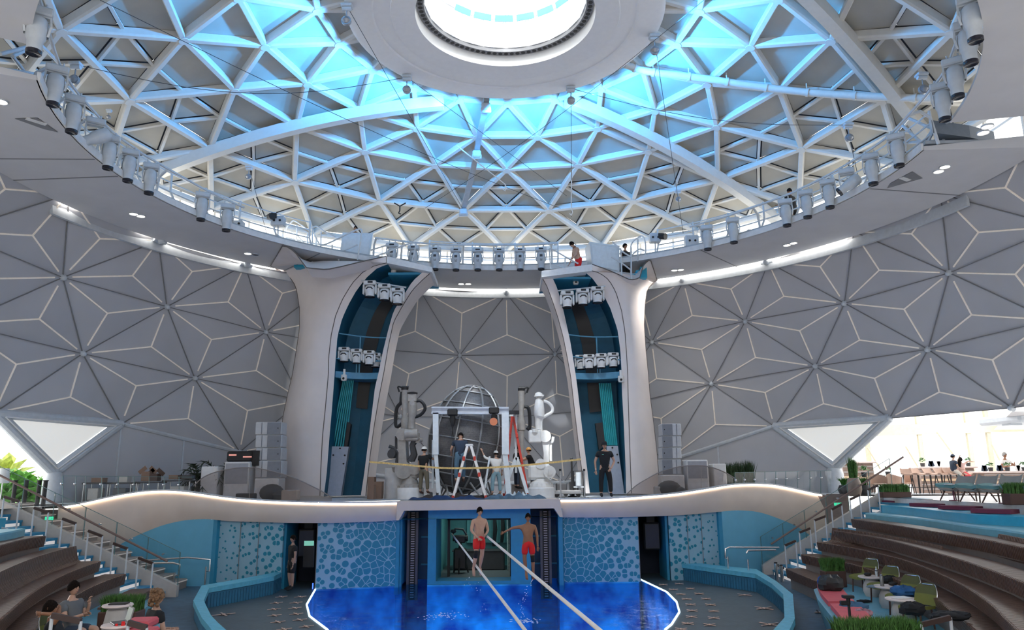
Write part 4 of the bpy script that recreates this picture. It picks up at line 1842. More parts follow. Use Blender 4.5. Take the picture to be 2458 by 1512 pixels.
def hoop(pa, pb, Y, lab, h=.92):
    a, b = atY(*pa, Y), atY(*pb, Y)
    lo, hi = (a, b) if a.z < b.z else (b, a)
    root = thing('stair_hoop_rail', lab, 'handrail', (min(a, b, key=lambda p: p.z).x, Y, lo.z - h), group='short hoop rails in the aisles')
    for p in (a, b):
        m = MB()
        m.cyl((p.x, p.y, p.z - h - (.0 if p is lo else .0)), p, .025, .025, 8)
        build('post', m, M_rail, root, world=True)
    m = MB()
    m.beam(a, b, .06, .075)
    m2 = MB()
    m2.beam(V((a.x, a.y, a.z - h + .02)), V((b.x, b.y, b.z - h + .02)), .05, .05)
    build('foot_bar', m2, M_rail, root, world=True)
    build('grip', m, mat('grip_dark_brown', (.06, .035, .03), .5), root, world=True)


for i, (a, b) in enumerate((((332, 1339), (367, 1352)), ((272, 1304), (306, 1317)), ((212, 1274), (246, 1287)), ((150, 1245), (182, 1257)), ((82, 1219), (116, 1230)), ((10, 1192), (47, 1204)))):
    hoop(a, b, 23.6, 'white posted hoop rail with dark grip on the left stairs, %s' % ordn[i])
for i, (a, b) in enumerate((((1884, 1309), (1910, 1298)), ((1918.6, 1278), (1944.6, 1268)), ((1955, 1249), (1981, 1239)), ((1996, 1223), (2020, 1210)), ((2040, 1199), (2063, 1188)), ((2083, 1176), (2107, 1165)))):
    hoop(a, b, 27.6, 'white posted hoop rail with dark grip on the right stairs, %s' % ordn[i])
hoop((2212, 1499), (2281, 1482), 12.5, 'nearest hoop rail at the bottom right beside the olive chairs')
hoop((1985, 1518), (2074, 1500), 12.5, 'hoop rail at the bottom edge of the photo, right of the pool')
hoop((125, 1477), (194, 1491), 11.5, 'hoop rail in front of the seated man at bottom left')
hoop((308, 1494), (352, 1507), 11.5, 'hoop rail just left of the standing woman')
hoop((2434, 1480), (2470, 1470), 13.5, 'hoop rail cut off by the right edge of the photo')

# =================================================================== SLATTED BENCHES


def bench_curve(pts, z):
    P = [atZ(x, y, z) for x, y in pts]
    return P


def bench(name, side, pts, z, drop, depth, label, ext=3.0, back=None, low=None, kind='wood', pitch=.085):
    P = bench_curve(pts, z)
    d = (P[-1] - P[-2]).normalized()
    P.append(P[-1] + d * ext)
    S = spline(P, 160)
    R = resample(S, pitch)
    root = thing(name, label, 'bench', (R[0].x, R[0].y, z - drop), group='slatted benches of the terrace')
    cen = V((0, 21, z))
    sl, slb = MB(), MB()
    outs = []
    rb = []
    for i, p in enumerate(R):
        t = (R[min(i + 1, len(R) - 1)] - R[max(i - 1, 0)]).normalized()
        n = V((t.y, -t.x, 0))
        if n.dot(p - cen) < 0:
            n = -n
        outs.append(n)
        w = t * (pitch * .31)
        prof = [(0, -drop * .86), (-.03, -.02), (0, .0), (depth, 0), (depth, -.05), (.05, -.05), (.045, -drop * .86)]
        hasb = back and back[0] <= i / len(R) <= back[1]
        if hasb:
            prof = [(0, -drop * .86), (-.03, -.02), (0, 0), (depth * .68, .0), (depth * .84, .06), (depth * .93, .2), (depth * 1.02, .44), (depth * 1.08, .44), (depth, .2), (depth * .9, 0), (depth, -.05), (.05, -.05), (.045, -drop * .86)]
        k = len(prof)
        A = [p - w + n * u + V((0, 0, v)) for u, v in prof]
        B = [p + w + n * u + V((0, 0, v)) for u, v in prof]
        m_ = slb if hasb else sl
        m_.add(A + B, [tuple(range(k)), tuple(range(2 * k - 1, k - 1, -1))] + [(a, (a + 1) % k, k + (a + 1) % k, k + a) for a in range(k)])
    build('seat_slats', sl, M_wood, root, world=True)
    if back:
        build('backrest_slats', slb, M_wood, root, world=True)
    m = MB()
    bz = (low if low is not None else z - .9)
    rows = [[p + n * .10 + V((0, 0, -.05)) for p, n in zip(R, outs)], [V((p.x + n.x * .10, p.y + n.y * .10, bz)) for p, n in zip(R, outs)]]
    m.loft(rows, 0, True)
    m.loft([[p + n * (depth - .02) + V((0, 0, -.06)) for p, n in zip(R, outs)], rows[0]], 0, True)
    e = R[0] + outs[0] * .1
    m.add([rows[0][0], rows[1][0], rows[1][0] + outs[0] * (depth - .1), rows[0][0] + outs[0] * (depth - .1)], [(0, 1, 2, 3)])
    build('riser', m, mat('riser_taupe', (.27, .23, .21), .6), root, world=True)
    return R, outs


def tread_floor(R, outs, R2, outs2, z, dep, mt=None):
    """walking surface behind one bench, up to the next riser"""
    m = MB()
    m.loft([[V((p.x + n.x * dep, p.y + n.y * dep, z)) for p, n in zip(R, outs)], [V((p.x + n.x * (dep + 1.6), p.y + n.y * (dep + 1.6), z)) for p, n in zip(R, outs)]], 0, True)
    struct('floor_tier', m, mt or M_tread)


BZ = [-3.0, -2.6, -2.22, -1.85, -1.5]
right_rows = [
    [(1888, 1364), (1905, 1371), (1935, 1383), (1968, 1396)],
    [(1925, 1330), (1985, 1342), (2050, 1354), (2130, 1380), (2222, 1420), (2290, 1468), (2330, 1500)],
    [(1963, 1300), (2030, 1311), (2094, 1324), (2188, 1348), (2295, 1393), (2375, 1444), (2424, 1490)],
    [(2003, 1273), (2070, 1284), (2150, 1299), (2295, 1339), (2380, 1367), (2458, 1396)],
    [(2045, 1245), (2130, 1257), (2230, 1273), (2362, 1294), (2458, 1313)]]
left_rows = [
    [(365, 1412), (345, 1422), (325, 1434), (300, 1452)],
    [(300, 1377), (255, 1392), (205, 1414), (150, 1446), (112, 1478), (85, 1506)],
    [(239, 1346), (200, 1359), (148, 1380), (105, 1403), (63, 1431), (11, 1475)],
    [(173, 1314), (140, 1323), (106, 1335), (42, 1357), (0, 1376)],
    [(107, 1286), (75, 1291), (42, 1297), (0, 1308)]]
names = ['lowest row', 'second row up', 'middle row', 'fourth row up', 'top row']
for side, rws in (('right', right_rows), ('left', left_rows)):
    prev = None
    for i, pts in enumerate(rws):
        back = None
        if i == 2:
            back = (.0, .37) if side == 'right' else (.02, .62)
        z = BZ[i]
        ext = 0.2 if i == 0 else 3.5
        lb = 'dark slatted wooden bench on the %s terrace, %s%s' % (side, names[i], ' with a curved backrest' if i == 2 else '')
        R, O = bench('slatted_bench', side, pts, z, .34, .56, lb, ext=ext, back=back, low=WZ_ - .1 if i == 0 else BZ[i] - .75)
        if i > 0:
            tread_floor(R, O, None, None, z - .30, .45)
        else:
            tread_floor(R, O, None, None, -3.25, .4)
# separate backrest section on the fourth row, right side
P = [atZ(x, y, BZ[3]) for x, y in [(2365, 1328), (2410, 1340), (2458, 1354), (2510, 1370)]]
S = resample(spline(P, 60), .085)
m = MB()
for i, p in enumerate(S):
    t = (S[min(i + 1, len(S) - 1)] - S[max(i - 1, 0)]).normalized()
    n = V((t.y, -t.x, 0))
    if n.x < 0:
        n = -n
    w = t * .026
    prof = [(0, 0), (.16, .04), (.26, .2), (.34, .44), (.40, .44), (.33, .2), (.2, -.02)]
    k = len(prof)
    A = [p - w + n * u + V((0, 0, v)) for u, v in prof]
    B = [p + w + n * u + V((0, 0, v)) for u, v in prof]
    m.add(A + B, [tuple(range(k)), tuple(range(2 * k - 1, k - 1, -1))] + [(a, (a + 1) % k, k + (a + 1) % k, k + a) for a in range(k)])
o = build('bench_backrest', m, M_wood)
tag(o, 'curved slatted backrest at the right edge on the fourth bench row', 'backrest')

# blue upper steps ------------------------------------------------------


def bstep(pts, z, lo, dep, mt, nm, ext=2.0):
    P = [atZ(x, y, z) for x, y in pts]
    P.append(P[-1] + (P[-1] - P[-2]).normalized() * ext)
    S = spline(P, 50)
    cen = V((0, 21, z))
    top, back = [], []
    for i, p in enumerate(S):
        t = (S[min(i + 1, 49)] - S[max(i - 1, 0)]).normalized()
        n = V((t.y, -t.x, 0))
        if n.dot(p - cen) < 0:
            n = -n
        top.append(p)
        back.append(p + n * dep)
    m = MB()
    m.loft([[V((p.x, p.y, lo)) for p in top], [p - V((0, 0, .04)) for p in top], [p + (b - p) * .03 for p, b in zip(top, back)], back, [V((p.x, p.y, lo)) for p in back]], 0, True)
    for i in (0, -1):
        m.add([V((top[i].x, top[i].y, lo)), top[i], back[i], V((back[i].x, back[i].y, lo))], [(0, 1, 2, 3)])
    o = struct(nm, m, mt)
    return S


bstep([(2077, 1231), (2140, 1238), (2230, 1247), (2330, 1262), (2400, 1270), (2440, 1276)], -1.33, -2.2, 1.3, M_terr, 'floor_step', 3)
bstep([(2110, 1212), (2200, 1220), (2320, 1233), (2440, 1240)], -1.09, -1.6, .9, M_bstep, 'floor_step', 3)
bstep([(61, 1268), (35, 1274), (0, 1280), (-40, 1288)], -1.3, -2.2, 1.3, M_terr, 'floor_step', 2)
bstep([(15, 1243), (-10, 1245), (-40, 1248)], -1.09, -1.5, .9, M_bstep, 'floor_step', 2)

# lower terrace in front of the benches: blue floor with raised coral seat edge
m = MB()
P = [atZ(x, y, -3.22) for x, y in [(1962, 1412), (1990, 1440), (2010, 1470), (2018, 1512), (2018, 1560)]]
Q = [(p.x, p.y) for p in P]
flat(m, Q + [(13, P[-1].y - 2), (13, P[0].y + 3.2), (P[0].x + .4, P[0].y + 1.4)], [], -3.24)
rows = [[V((x, y, -3.24)) for x, y in Q], [V((x - .02, y, WZ_)) for x, y in Q]]
m.loft(rows, 0, False)
struct('floor_lower_terrace', m, M_terr)
P = [atZ(x, y, -3.22) for x, y in [(372, 1440), (345, 1460), (322, 1490), (318, 1540)]]
Q = [(p.x, p.y) for p in P]
m = MB()
flat(m, Q + [(-13, P[-1].y - 2), (-13, P[0].y + 3), (P[0].x - .3, P[0].y + 1.2)], [], -3.24)
m.loft([[V((x, y, -3.24)) for x, y in Q], [V((x + .02, y, WZ_)) for x, y in Q]], 0, False)
struct('floor_lower_terrace', m, M_terr)

# raised curved blue seat with coral cushions on the right
OUTL = [(1953, 1400), (1962, 1423), (1983, 1450), (2005, 1478), (2012, 1500)]
INL = [(1975, 1396), (2020, 1418), (2060, 1452), (2078, 1490), (2084, 1520)]
zt2 = -2.95
A = [atZ(x, y + 14, zt2) for x, y in OUTL]
B = [p + V((.75, .05, 0)) for p in A]
m = MB()
m.loft([[V((p.x + .15, p.y, WZ_)) for p in A], A, [p + V((.08, 0, .02)) for p in A], B, [V((p.x, p.y, WZ_)) for p in B]], 0, True)
m.add([V((A[0].x + .15, A[0].y, WZ_)), A[0], B[0], V((B[0].x, B[0].y, WZ_))], [(3, 2, 1, 0)])
o = build('edge_bench', m, M_terr)
tag(o, 'curved blue edge seat at the foot of the right terrace beside the walkway', 'seat')
CU = [('farther', 0.02, .48), ('nearer', .5, .98)]
for lab, u0, u1 in CU:
    P = spline(A, 21)
    Q = spline(B, 21)
    i0, i1 = int(u0 * 20), int(u1 * 20)
    m = MB()
    r0 = [P[i] + V((.1, 0, .025)) for i in range(i0, i1 + 1)]
    r1 = [Q[i] + V((-.03, 0, .025)) for i in range(i0, i1 + 1)]
    up = V((0, 0, .11))
    m.loft([r0, [p + up for p in r0], [p + up for p in r1], r1], 0, False)
    for i in (0, -1):
        m.add([r0[i], r0[i] + up, r1[i] + up, r1[i]], [(0, 1, 2, 3)])
    o = build('seat_cushion', m, M_coral)
    tag(o, 'coral red seat cushion on the curved blue seat, %s one' % lab, 'cushion', 'coral cushions on the curved seat')
for i, (px, py) in enumerate(((1862, 1352), (1875, 1358))):
    p = atY(px, py, 27.2)
    t = thing('bollard', 'short steel bollard at the foot of the right stairs, %s one' % ('left' if i == 0 else 'right'), 'bollard', (p.x, p.y, WZ_), group='bollards at the right stairs')
    m = MB()
    m.cyl((0, 0, 0), (0, 0, p.z - WZ_), .06, .06, 12)
    build('post', m, M_chrome, t)
    m = MB()
    m.cyl((0, 0, p.z - WZ_), (0, 0, p.z - WZ_ + .04), .065, .05, 12)
    m.box((.06, 0, p.z - WZ_ - .07), (.06, .05, .09))
    build('cap', m, M_black, t)
# steel tube rails along the lower blue wall


def tube_rail(pts, Y, lab, drop=.95):
    P = [atY(x, y, Y) for x, y in pts]
    root = thing('tube_handrail', lab, 'handrail', (P[0].x, Y, WZ_))
    m = MB()
    m.tube(P, .03, 8)
    build('rail', m, M_chrome, root, world=True)
    return root, P


for pts, legs, Y, lab in (([(325, 1348), (360, 1344), (450, 1338), (505, 1343), (503, 1371), (495, 1370)], (495,), 26.6, 'outer bent steel tube rail by the left blue wall'),
                          ([(340, 1354), (365, 1352), (415, 1351), (432, 1355), (429, 1380), (420, 1381)], (420,), 26.0, 'inner bent steel tube rail by the left blue wall'),
                          ([(1748, 1342), (1741, 1340), (1741, 1318), (1750, 1314), (1870, 1314)], (1748,), 27.3, 'upper bent steel tube rail by the right blue wall'),
                          ([(1792, 1328), (1796, 1321), (1862, 1320)], (1796,), 26.9, 'lower steel tube rail by the right blue wall')):
    root, P = tube_rail(pts, Y, lab)
    for px in legs:
        x = atY(px, 1360, Y).x
        zt_ = max(p.z for p in P if abs(p.x - x) < 1.2)
        m = MB()
        m.cyl((x, Y, WZ_), (x, Y, zt_ - .3), .03, .03, 8)
        build('post', m, M_chrome, root, world=True)
# cushions on the top blue step
for i, (x0, x1, y) in enumerate(((2117, 2193, 1208), (2183, 2262, 1215), (2252, 2342, 1222), (2330, 2427, 1231))):
    a, b = atZ(x0, y, -1.08), atZ(x1, y + 3, -1.08)
    d = (b - a).normalized()
    n = V((-d.y, d.x, 0))
    m = MB()
    L = (b - a).length
    sh = V((0, 0, .11))
    P = [a, b, b + n * .55, a + n * .55]
    m.add(P + [p + sh for p in P], [(0, 3, 2, 1), (4, 5, 6, 7), (0, 1, 5, 4), (1, 2, 6, 5), (2, 3, 7, 6), (3, 0, 4, 7)])
    o = build('seat_cushion', m, M_maroon)
    tag(o, 'flat maroon cushion on the bright blue top step, %s' % ['leftmost', 'second from the left', 'third from the left', 'rightmost'][i], 'cushion', 'maroon cushions on the top step')
# =================================================================== STAGE LIGHTS
ORD = ['first', 'second', 'third', 'fourth', 'fifth', 'sixth', 'seventh', 'eighth', 'ninth', 'tenth', 'eleventh', 'twelfth']


def light_proto(kind):
    t = thing('stage_light', 'stage light', 'stage light', (0, 0, 0))
    m = MB()
    if kind == 'long':
        m.bbox((0, 0, -.10), (.50, .34, .18), 0, .03)
        m.box((0, -.172, -.10), (.2, .01, .06), mi=1)
        m.cyl((-.12, 0, 0), (-.12, 0, .12), .025, .025, 6)
        m.cyl((.12, 0, 0), (.12, 0, .12), .025, .025, 6)
        build('base', m, [M_fix, M_black], t)
        m = MB()
        for s in (-1, 1):
            m.loft([[V((s * .2, -.09, -.18)), V((s * .24, -.09, -.18)), V((s * .24, .09, -.18)), V((s * .2, .09, -.18))],
                    [V((s * .22, -.10, -.4)), V((s * .26, -.10, -.4)), V((s * .26, .10, -.4)), V((s * .22, .10, -.4))],
                    [V((s * .18, -.06, -.62)), V((s * .22, -.06, -.62)), V((s * .22, .06, -.62)), V((s * .18, .06, -.62))]], 0, False, True)
        m.box((0, 0, -.2), (.46, .16, .04))
        build('yoke', m, M_fix, t)
        m = MB()
        m.lathe([(0, -.22), (.15, -.24), (.19, -.30), (.20, -.5), (.185, -.66), (.15, -.74), (.14, -.9), (.15, -1.0), (.13, -1.02)], (0, 0, 0), 18)
        m.box((0, -.19, -.42), (.12, .05, .1), mi=1)
        for k in range(4):
            m.box((0, -.17, -.56 - .03 * k), (.1, .04, .012), mi=1)
        h = build('head', m, [M_fix, M_dark], t)
        m = MB()
        m.lathe([(0.0, -1.0), (.12, -1.01), (.145, -1.03), (.15, -1.0), (.15, -.96)], (0, 0, 0), 18)
        build('lens', m, M_lens, h, world=True)
    else:
        m = MB()
        m.bbox((0, 0, -.09), (.56, .4, .18), 0, .04)
        m.box((.03, -.203, -.08), (.22, .01, .09), mi=1)
        build('base', m, [M_white, M_black], t)
        m = MB()
        for s in (-1, 1):
            m.bbox((s * .27, 0, -.38), (.08, .24, .46), 0, .03)
        build('yoke', m, M_white, t)
        m = MB()
        m.lathe([(0, -.2), (.18, -.22), (.235, -.3), (.24, -.46), (.21, -.54), (.19, -.66), (.225, -.72)], (0, 0, 0), 18)
        m.tube([(-.13, -.21, -.4), (-.05, -.24, -.33), (.08, -.24, -.33), (.14, -.2, -.4)], .03, 6, mi=1)
        h = build('head', m, [M_white, M_dark], t)
        m = MB()
        m.lathe([(0.0, -.7), (.2, -.7), (.225, -.73), (.23, -.7)], (0, 0, 0), 18)
        build('lens', m, M_lens, h, world=True)
    return t


PL, PR = light_proto('long'), light_proto('round')
used = set()


def put_light(proto, p, rz, label, sc_=1.0, group=None, tilt=None):
    if proto in used:
        o = copy_tree(proto)
    else:
        o = proto
        used.add(proto)
    place(o, p, rz, label, sc_, group)
    if tilt:
        for ch in o.children:
            if ch.name.startswith('head'):
                ch.rotation_euler = (0, tilt, 0)
                ch.location = V((ch.location.x - .35 * math.sin(tilt) * 1.0, ch.location.y, ch.location.z + .25))
    return o


def face(p):
    return math.atan2(-(0 - p.x), (21.35 - p.y)) + PI


LTOP = [(97, 8), (140, 150), (183, 222), (232, 277), (268, 318), (315, 352), (365, 385), (488, 455), (548, 483)]
CTOP = [(942, 578), (993, 584), (1045, 588), (1095, 590), (1147, 590), (1198, 590), (1248, 590), (1298, 588)]
RTOP = [(1695, 535), (1757, 517), (1883, 472), (1932, 450), (1985, 424), (2030, 398), (2087, 362), (2148, 314), (2255, 192), (2285, 132), (2314, 42), (2324, -20)]
grp = 'moving head lights hung around the catwalk ring'
RRL = 12.12
for L, w in ((LTOP, 'left arc counted from the top left corner'), (CTOP, 'between the towers counted from the left'), (RTOP, 'right arc counted from the right tower')):
    for i, (x, y) in enumerate(L):
        p = atK(x, y, RRL)
        tl_ = -1.0 if (x, y) in ((232, 277), (2030, 398)) else None
        rz = math.atan2(p.x, -(p.y))
        put_light(PL, (p.x, p.y, p.z - .12), rz if w[0] != 'b' else 0, 'grey moving head light, %s on the %s' % (ORD[i], w), 1.05, grp, tilt=tl_)


def arc_pts(R, z, a0, a1, step=3):
    n = max(2, int(abs(a1 - a0) / step))
    return [V((-.05 + R * math.sin(R_(a0 + (a1 - a0) * i / n)), 21.35 + R * math.cos(R_(a0 + (a1 - a0) * i / n)), z)) for i in range(n + 1)]


# pipe that carries the lights, following their tops
for L, lab in ((LTOP, 'left'), (CTOP, 'middle'), (RTOP, 'right')):
    P = [atK(x, y - 2, RRL) for x, y in L]
    d0, d1 = (P[0] - P[1]).normalized() * .8, (P[-1] - P[-2]).normalized() * .8
    P = [P[0] + d0] + P + [P[-1] + d1]
    S = spline(P, 40)
    root = thing('lighting_rail', 'curved pipe carrying the moving head lights, %s section' % lab, 'lighting rail', S[0])
    m = MB()
    m.tube(S, .045, 8)
    build('pipe', m, M_rail, root, world=True)
    for k in range(1, 39, 6 if lab != 'left' else 4):
        p = S[k]
        n = V((p.x + .05, p.y - 21.35, 0)).normalized()
        m = MB()
        q = V((p.x, p.y, 9.55)) + n * .75
        m.tube([p, p + n * .35 + V((0, 0, .12)), p + n * .62 + V((0, 0, -.1)), q], .05, 8)
        build('bracket', m, M_rail, root, world=True)

# catwalk: floor, guard rails with posts
m = MB()
m.lathe([(12.5, 9.66), (15.6, 9.66), (15.6, 9.76), (12.5, 9.76)], (-.05, 21.35, 0), 90, a0=R_(-110), a1=R_(92), closed_prof=True, smooth=False)
struct('floor_catwalk', m, M_deck)
for a0, a1, lab in ((-100, -42, 'left'), (-17, 10, 'middle'), (31, 90, 'right')):
    root = thing('catwalk_railing', 'three bar guard railing along the ring catwalk, %s section' % lab, 'railing', (0, 34, 9.76))
    for z in (10.2, 10.55, 10.9):
        m = MB()
        m.tube(arc_pts(13.0, z, a0, a1), .028, 6)
        build('bar', m, M_rail, root, world=True)
    n = int(abs(a1 - a0) / 7)
    for i in range(n + 1):
        a = a0 + (a1 - a0) * i / n
        p = arc_pts(13.0, 9.76, a, a + .01)[0]
        q = arc_pts(12.7, 9.76, a, a + .01)[0]
        m = MB()
        m.tube([V((q.x, q.y, 9.7)), V((p.x, p.y, 10.2)), V((p.x, p.y, 10.95))], .045, 6)
        build('post', m, M_rail, root, world=True)
# lattice of tubes near the top left gap and the right gap of the ring
for j, (lab, pts) in enumerate((('left', [((0, 130), (95, 105)), ((95, 105), (140, 150)), ((95, 105), (30, 135)), ((30, 135), (75, 195)), ((0, 165), (130, 185)), ((75, 195), (125, 165)), ((0, 205), (70, 195)), ((125, 165), (200, 250))]),
                                ('right', [((2180, 283), (2240, 310)), ((2180, 283), (2150, 320)), ((2240, 310), (2205, 362)), ((2130, 345), (2260, 338)), ((2265, 335), (2250, 372)), ((2240, 310), (2290, 285)), ((2165, 300), (2215, 345))]))):
    root = thing('tube_lattice', 'open lattice of pale tubes at the %s gap of the ring' % lab, 'lattice', atZ(*pts[0][0], 10.1))
    for a, b in pts:
        m = MB()
        m.cyl(atK(*a, 13.2), atK(*b, 13.2), .05, .05, 8)
        build('tube', m, M_fix, root, world=True)
P = [atZ(x, y, 9.9) for x, y in [(2240, 318), (2330, 330), (2390, 345), (2325, 400), (2250, 360)]]
m = MB()
m.add(P + [p + V((0, 0, .4)) for p in P], [(4, 3, 2, 1, 0), (5, 6, 7, 8, 9)] + [(i, (i + 1) % 5, 5 + (i + 1) % 5, 5 + i) for i in range(5)])
o = build('equipment_duct', m, mat('duct_slate', (.13, .16, .20), .5))
tag(o, 'dark slate duct seen through the gap in the right soffit', 'duct')
# small boxes and pendant hooks on the catwalk edge
for i, (px, py, w_, h_, lab) in enumerate(((668, 532, .55, .42, 'left of the left tower'), (1572, 572, .5, .42, 'right of the right tower'), (1660, 580, .6, .5, 'on the right catwalk by the first light'), (662, 575, .4, .3, 'low beside the left tower'), (570, 540, .5, .3, 'below the ninth left light'), (1800, 560, .3, .25, 'under the second right light'))):
    p = atK(px, py, 12.9)
    m = MB()
    m.bbox((p.x, p.y, p.z), (w_, .35, h_), 0, .03)
    for s in (-.12, .12):
        m.cyl((p.x + s, p.y - .18, p.z), (p.x + s, p.y - .2, p.z), .05, .05, 8, mi=1)
    m.beam((p.x, p.y, p.z - h_ / 2), (p.x, p.y + .1, 9.7), .05, .05)
    o = build('control_box', m, [M_fix, M_black])
    tag(o, 'grey control box on the catwalk edge, %s' % lab, 'control box', 'grey boxes on the catwalk edge')
for i, (px, py, lab) in enumerate(((652, 520, 'left'), (1590, 568, 'right'))):
    p = atK(px, py, 12.75)
    m = MB()
    m.cyl(p + V((-.1, 0, 0)), p + V((.1, -.2, -.05)), .12, .15, 12)
    m.box(p + V((0, .15, .1)), (.3, .1, .2))
    o = build('followspot', m, M_black)
    tag(o, 'small black spotlight beside the grey box %s of the towers' % lab, 'spotlight')
# lights in the towers
for side, L, Y in (('left', [(889, 675), (924, 683), (955, 692)], 31.9), ('right', [(1361, 700), (1398, 694), (1433, 689)], 31.9)):
    a, b = atY(L[0][0] - 22, L[0][1] - 2, Y), atY(L[2][0] + 20, L[2][1] - 2, Y)
    m = MB()
    m.cyl(a, b, .035, .035, 8)
    o = build('light_bar', m, M_rail, tl[0] if side == 'left' else trr[0], world=True)
    for i, (x, y) in enumerate(L):
        put_light(PR, atY(x, y, Y), 0, 'white moving head light under the top of the %s tower, %s of three' % (side, ORD[i]), 1.0, 'white lights inside the towers')
for side, L, Y in (('left', [(827, 834), (857, 838), (887, 842), (902, 848)], 32.7), ('right', [(1393, 853), (1413, 851), (1442, 849), (1471, 847)], 32.7)):
    a, b = atY(L[0][0] - 10, L[0][1] - 4, Y), atY(L[-1][0] + 8, L[-1][1] - 4, Y)
    for i, (x, y) in enumerate(L):
        put_light(PR, atY(x, y, Y + (.4 if (side, i) in (('left', 3), ('right', 0)) else 0)), 0, 'small white light above the balcony of the %s tower, %s of four' % (side, ORD[i]), .88, 'white lights above the tower balconies')
for side, px, py in (('left', 945, 655), ('right', 1382, 675), ('left', 826, 905), ('right', 1490, 908)):
    p = atY(px, py, 32.2)
    up = 'top' if py < 800 else 'shelf'
    t = thing('camera_fixture', 'small pale camera fixture under the %s of the %s tower' % (up, side), 'camera', p)
    m = MB()
    m.cyl((0, 0, .35), (0, 0, .1), .05, .05, 8)
    m.lathe([(0, .12), (.12, .1), (.13, -.08), (.1, -.16), (0, -.18)], (0, 0, 0), 14)
    build('housing', m, M_white, t)
    m = MB()
    m.cyl((0, -.1, -.06), (0, -.15, -.08), .05, .05, 10)
    build('lens', m, M_black, t)

# tower-top cabinets, rails and blue steps
for side, q, dx in (('left', [(822, 558), (895, 560), (884, 634), (812, 640)], 1), ('right', [(1415, 580), (1487, 590), (1487, 655), (1421, 640)], -1)):
    Y = 32.3
    F = [atY(x, y, Y) for x, y in q]
    m = MB()
    B = [p + V((-.12, 1.0, 0)) for p in F]
    m.add(F + B, [(0, 3, 2, 1), (4, 5, 6, 7), (0, 1, 5, 4), (1, 2, 6, 5), (2, 3, 7, 6), (3, 0, 4, 7)])
    t = thing('platform_cabinet', 'tall pale cabinet standing on the %s tower platform' % side, 'cabinet', F[3])
    build('body', m, mat('cabinet_pale', (.62, .68, .72), .45), t, world=True)
    m = MB()
    c = sum(F, V()) / 4
    G = [c + (p - c) * .86 + V((0, -.02, 0)) for p in F]
    m.add(G, [(0, 3, 2, 1)])
    for a, b in zip(G, G[1:] + G[:1]):
        m.beam(a, b, .02, .02)
    build('door_panel', m, mat('cabinet_pale2', (.66, .72, .76), .45), t, world=True)


def rails(side, lines, Y, lab):
    root = thing('platform_railing', lab, 'railing', atY(*lines[0][0], Y))
    for ln in lines:
        m = MB()
        P = [atY(x, y, Y) for x, y in ln]
        m.tube(spline(P, max(4, len(P) * 5)) if len(P) > 2 else P, .035, 6)
        build('tube', m, M_rail, root, world=True)
    return root


c5 = lambda x, y: (620 + x / 3.78, 500 + y / 3.78)
c6 = lambda x, y: (1240 + x / 3.78, 540 + y / 3.78)
rails('left', [[c5(240, 320), c5(250, 190), c5(300, 125), c5(340, 120), c5(480, 215)], [c5(250, 240), c5(310, 220), c5(400, 300), c5(480, 430), c5(560, 465), c5(640, 440), c5(900, 330)],
               [c5(350, 150), c5(345, 360)], [c5(445, 230), c5(440, 440)], [c5(490, 170), c5(490, 520)], [c5(568, 210), c5(565, 540)], [c5(670, 330), c5(670, 400)]], 31.9, 'curving tube railing around the steps of the left tower top')
rails('left', [[c5(480, 180), c5(530, 165), c5(600, 210), c5(700, 260)], [c5(510, 240), c5(540, 300), c5(600, 330), c5(880, 200), c5(935, 195), c5(935, 250), c5(900, 470)], [c5(730, 400), c5(728, 520)]], 31.6, 'bent tube rail in front of the left tower cabinet')
rails('left', [[c5(1010, 440), c5(1080, 430), c5(1370, 320), c5(1420, 320), c5(1425, 360), c5(1395, 480)], [c5(1020, 380), c5(1180, 330)]], 31.5, 'slanting tube rail over the left platform edge')
rails('right', [[c6(310, 400), c6(300, 240), c6(320, 220), c6(480, 310), c6(560, 350)], [c6(350, 360), c6(420, 390)], [c6(440, 300), c6(440, 400)]], 31.5, 'slanting white tube rail in front of the shirtless man')
rails('right', [[c6(870, 150), c6(960, 240), c6(1040, 290)], [c6(860, 290), c6(960, 350), c6(1040, 410)], [c6(945, 210), c6(955, 460)], [c6(1040, 200), c6(1040, 500)]], 31.7, 'tube railing in front of the man in black on the right tower')
rails('right', [[c6(1040, 330), c6(1040, 180), c6(1110, 110), c6(1150, 110), c6(1170, 180), c6(1170, 300)], [c6(1050, 270), c6(1110, 220), c6(1160, 230)], [c6(1100, 130), c6(1100, 330)]], 32.2, 'arched tube railing at the right side of the right tower top')
for side, pts, lab in (('left', [c5(345, 355), c5(440, 380), c5(640, 420), c5(640, 545), c5(480, 540)], ''), ('right', [c6(1060, 330), c6(1170, 300), c6(1110, 400), c6(1100, 480), c6(1040, 490)], '')):
    P = [atY(x, y, 32.6) for x, y in pts]
    zl, zh = min(p.z for p in P), max(p.z for p in P)
    xl, xh = min(p.x for p in P), max(p.x for p in P)
    m = MB()
    for k in range(5):
        m.box(((xl + xh) / 2 + (.12 * k * (1 if side == 'right' else -1)), 32.6 + .12 * k, zl + (zh - zl) * (k + .5) / 5), (xh - xl - .2 * k, .4, (zh - zl) / 5.3))
    o = build('platform_steps', m, mat('steps_bright_blue', (.02, .34, .50), .5))
    tag(o, 'small flight of bright blue steps up to the %s tower platform' % side, 'steps')

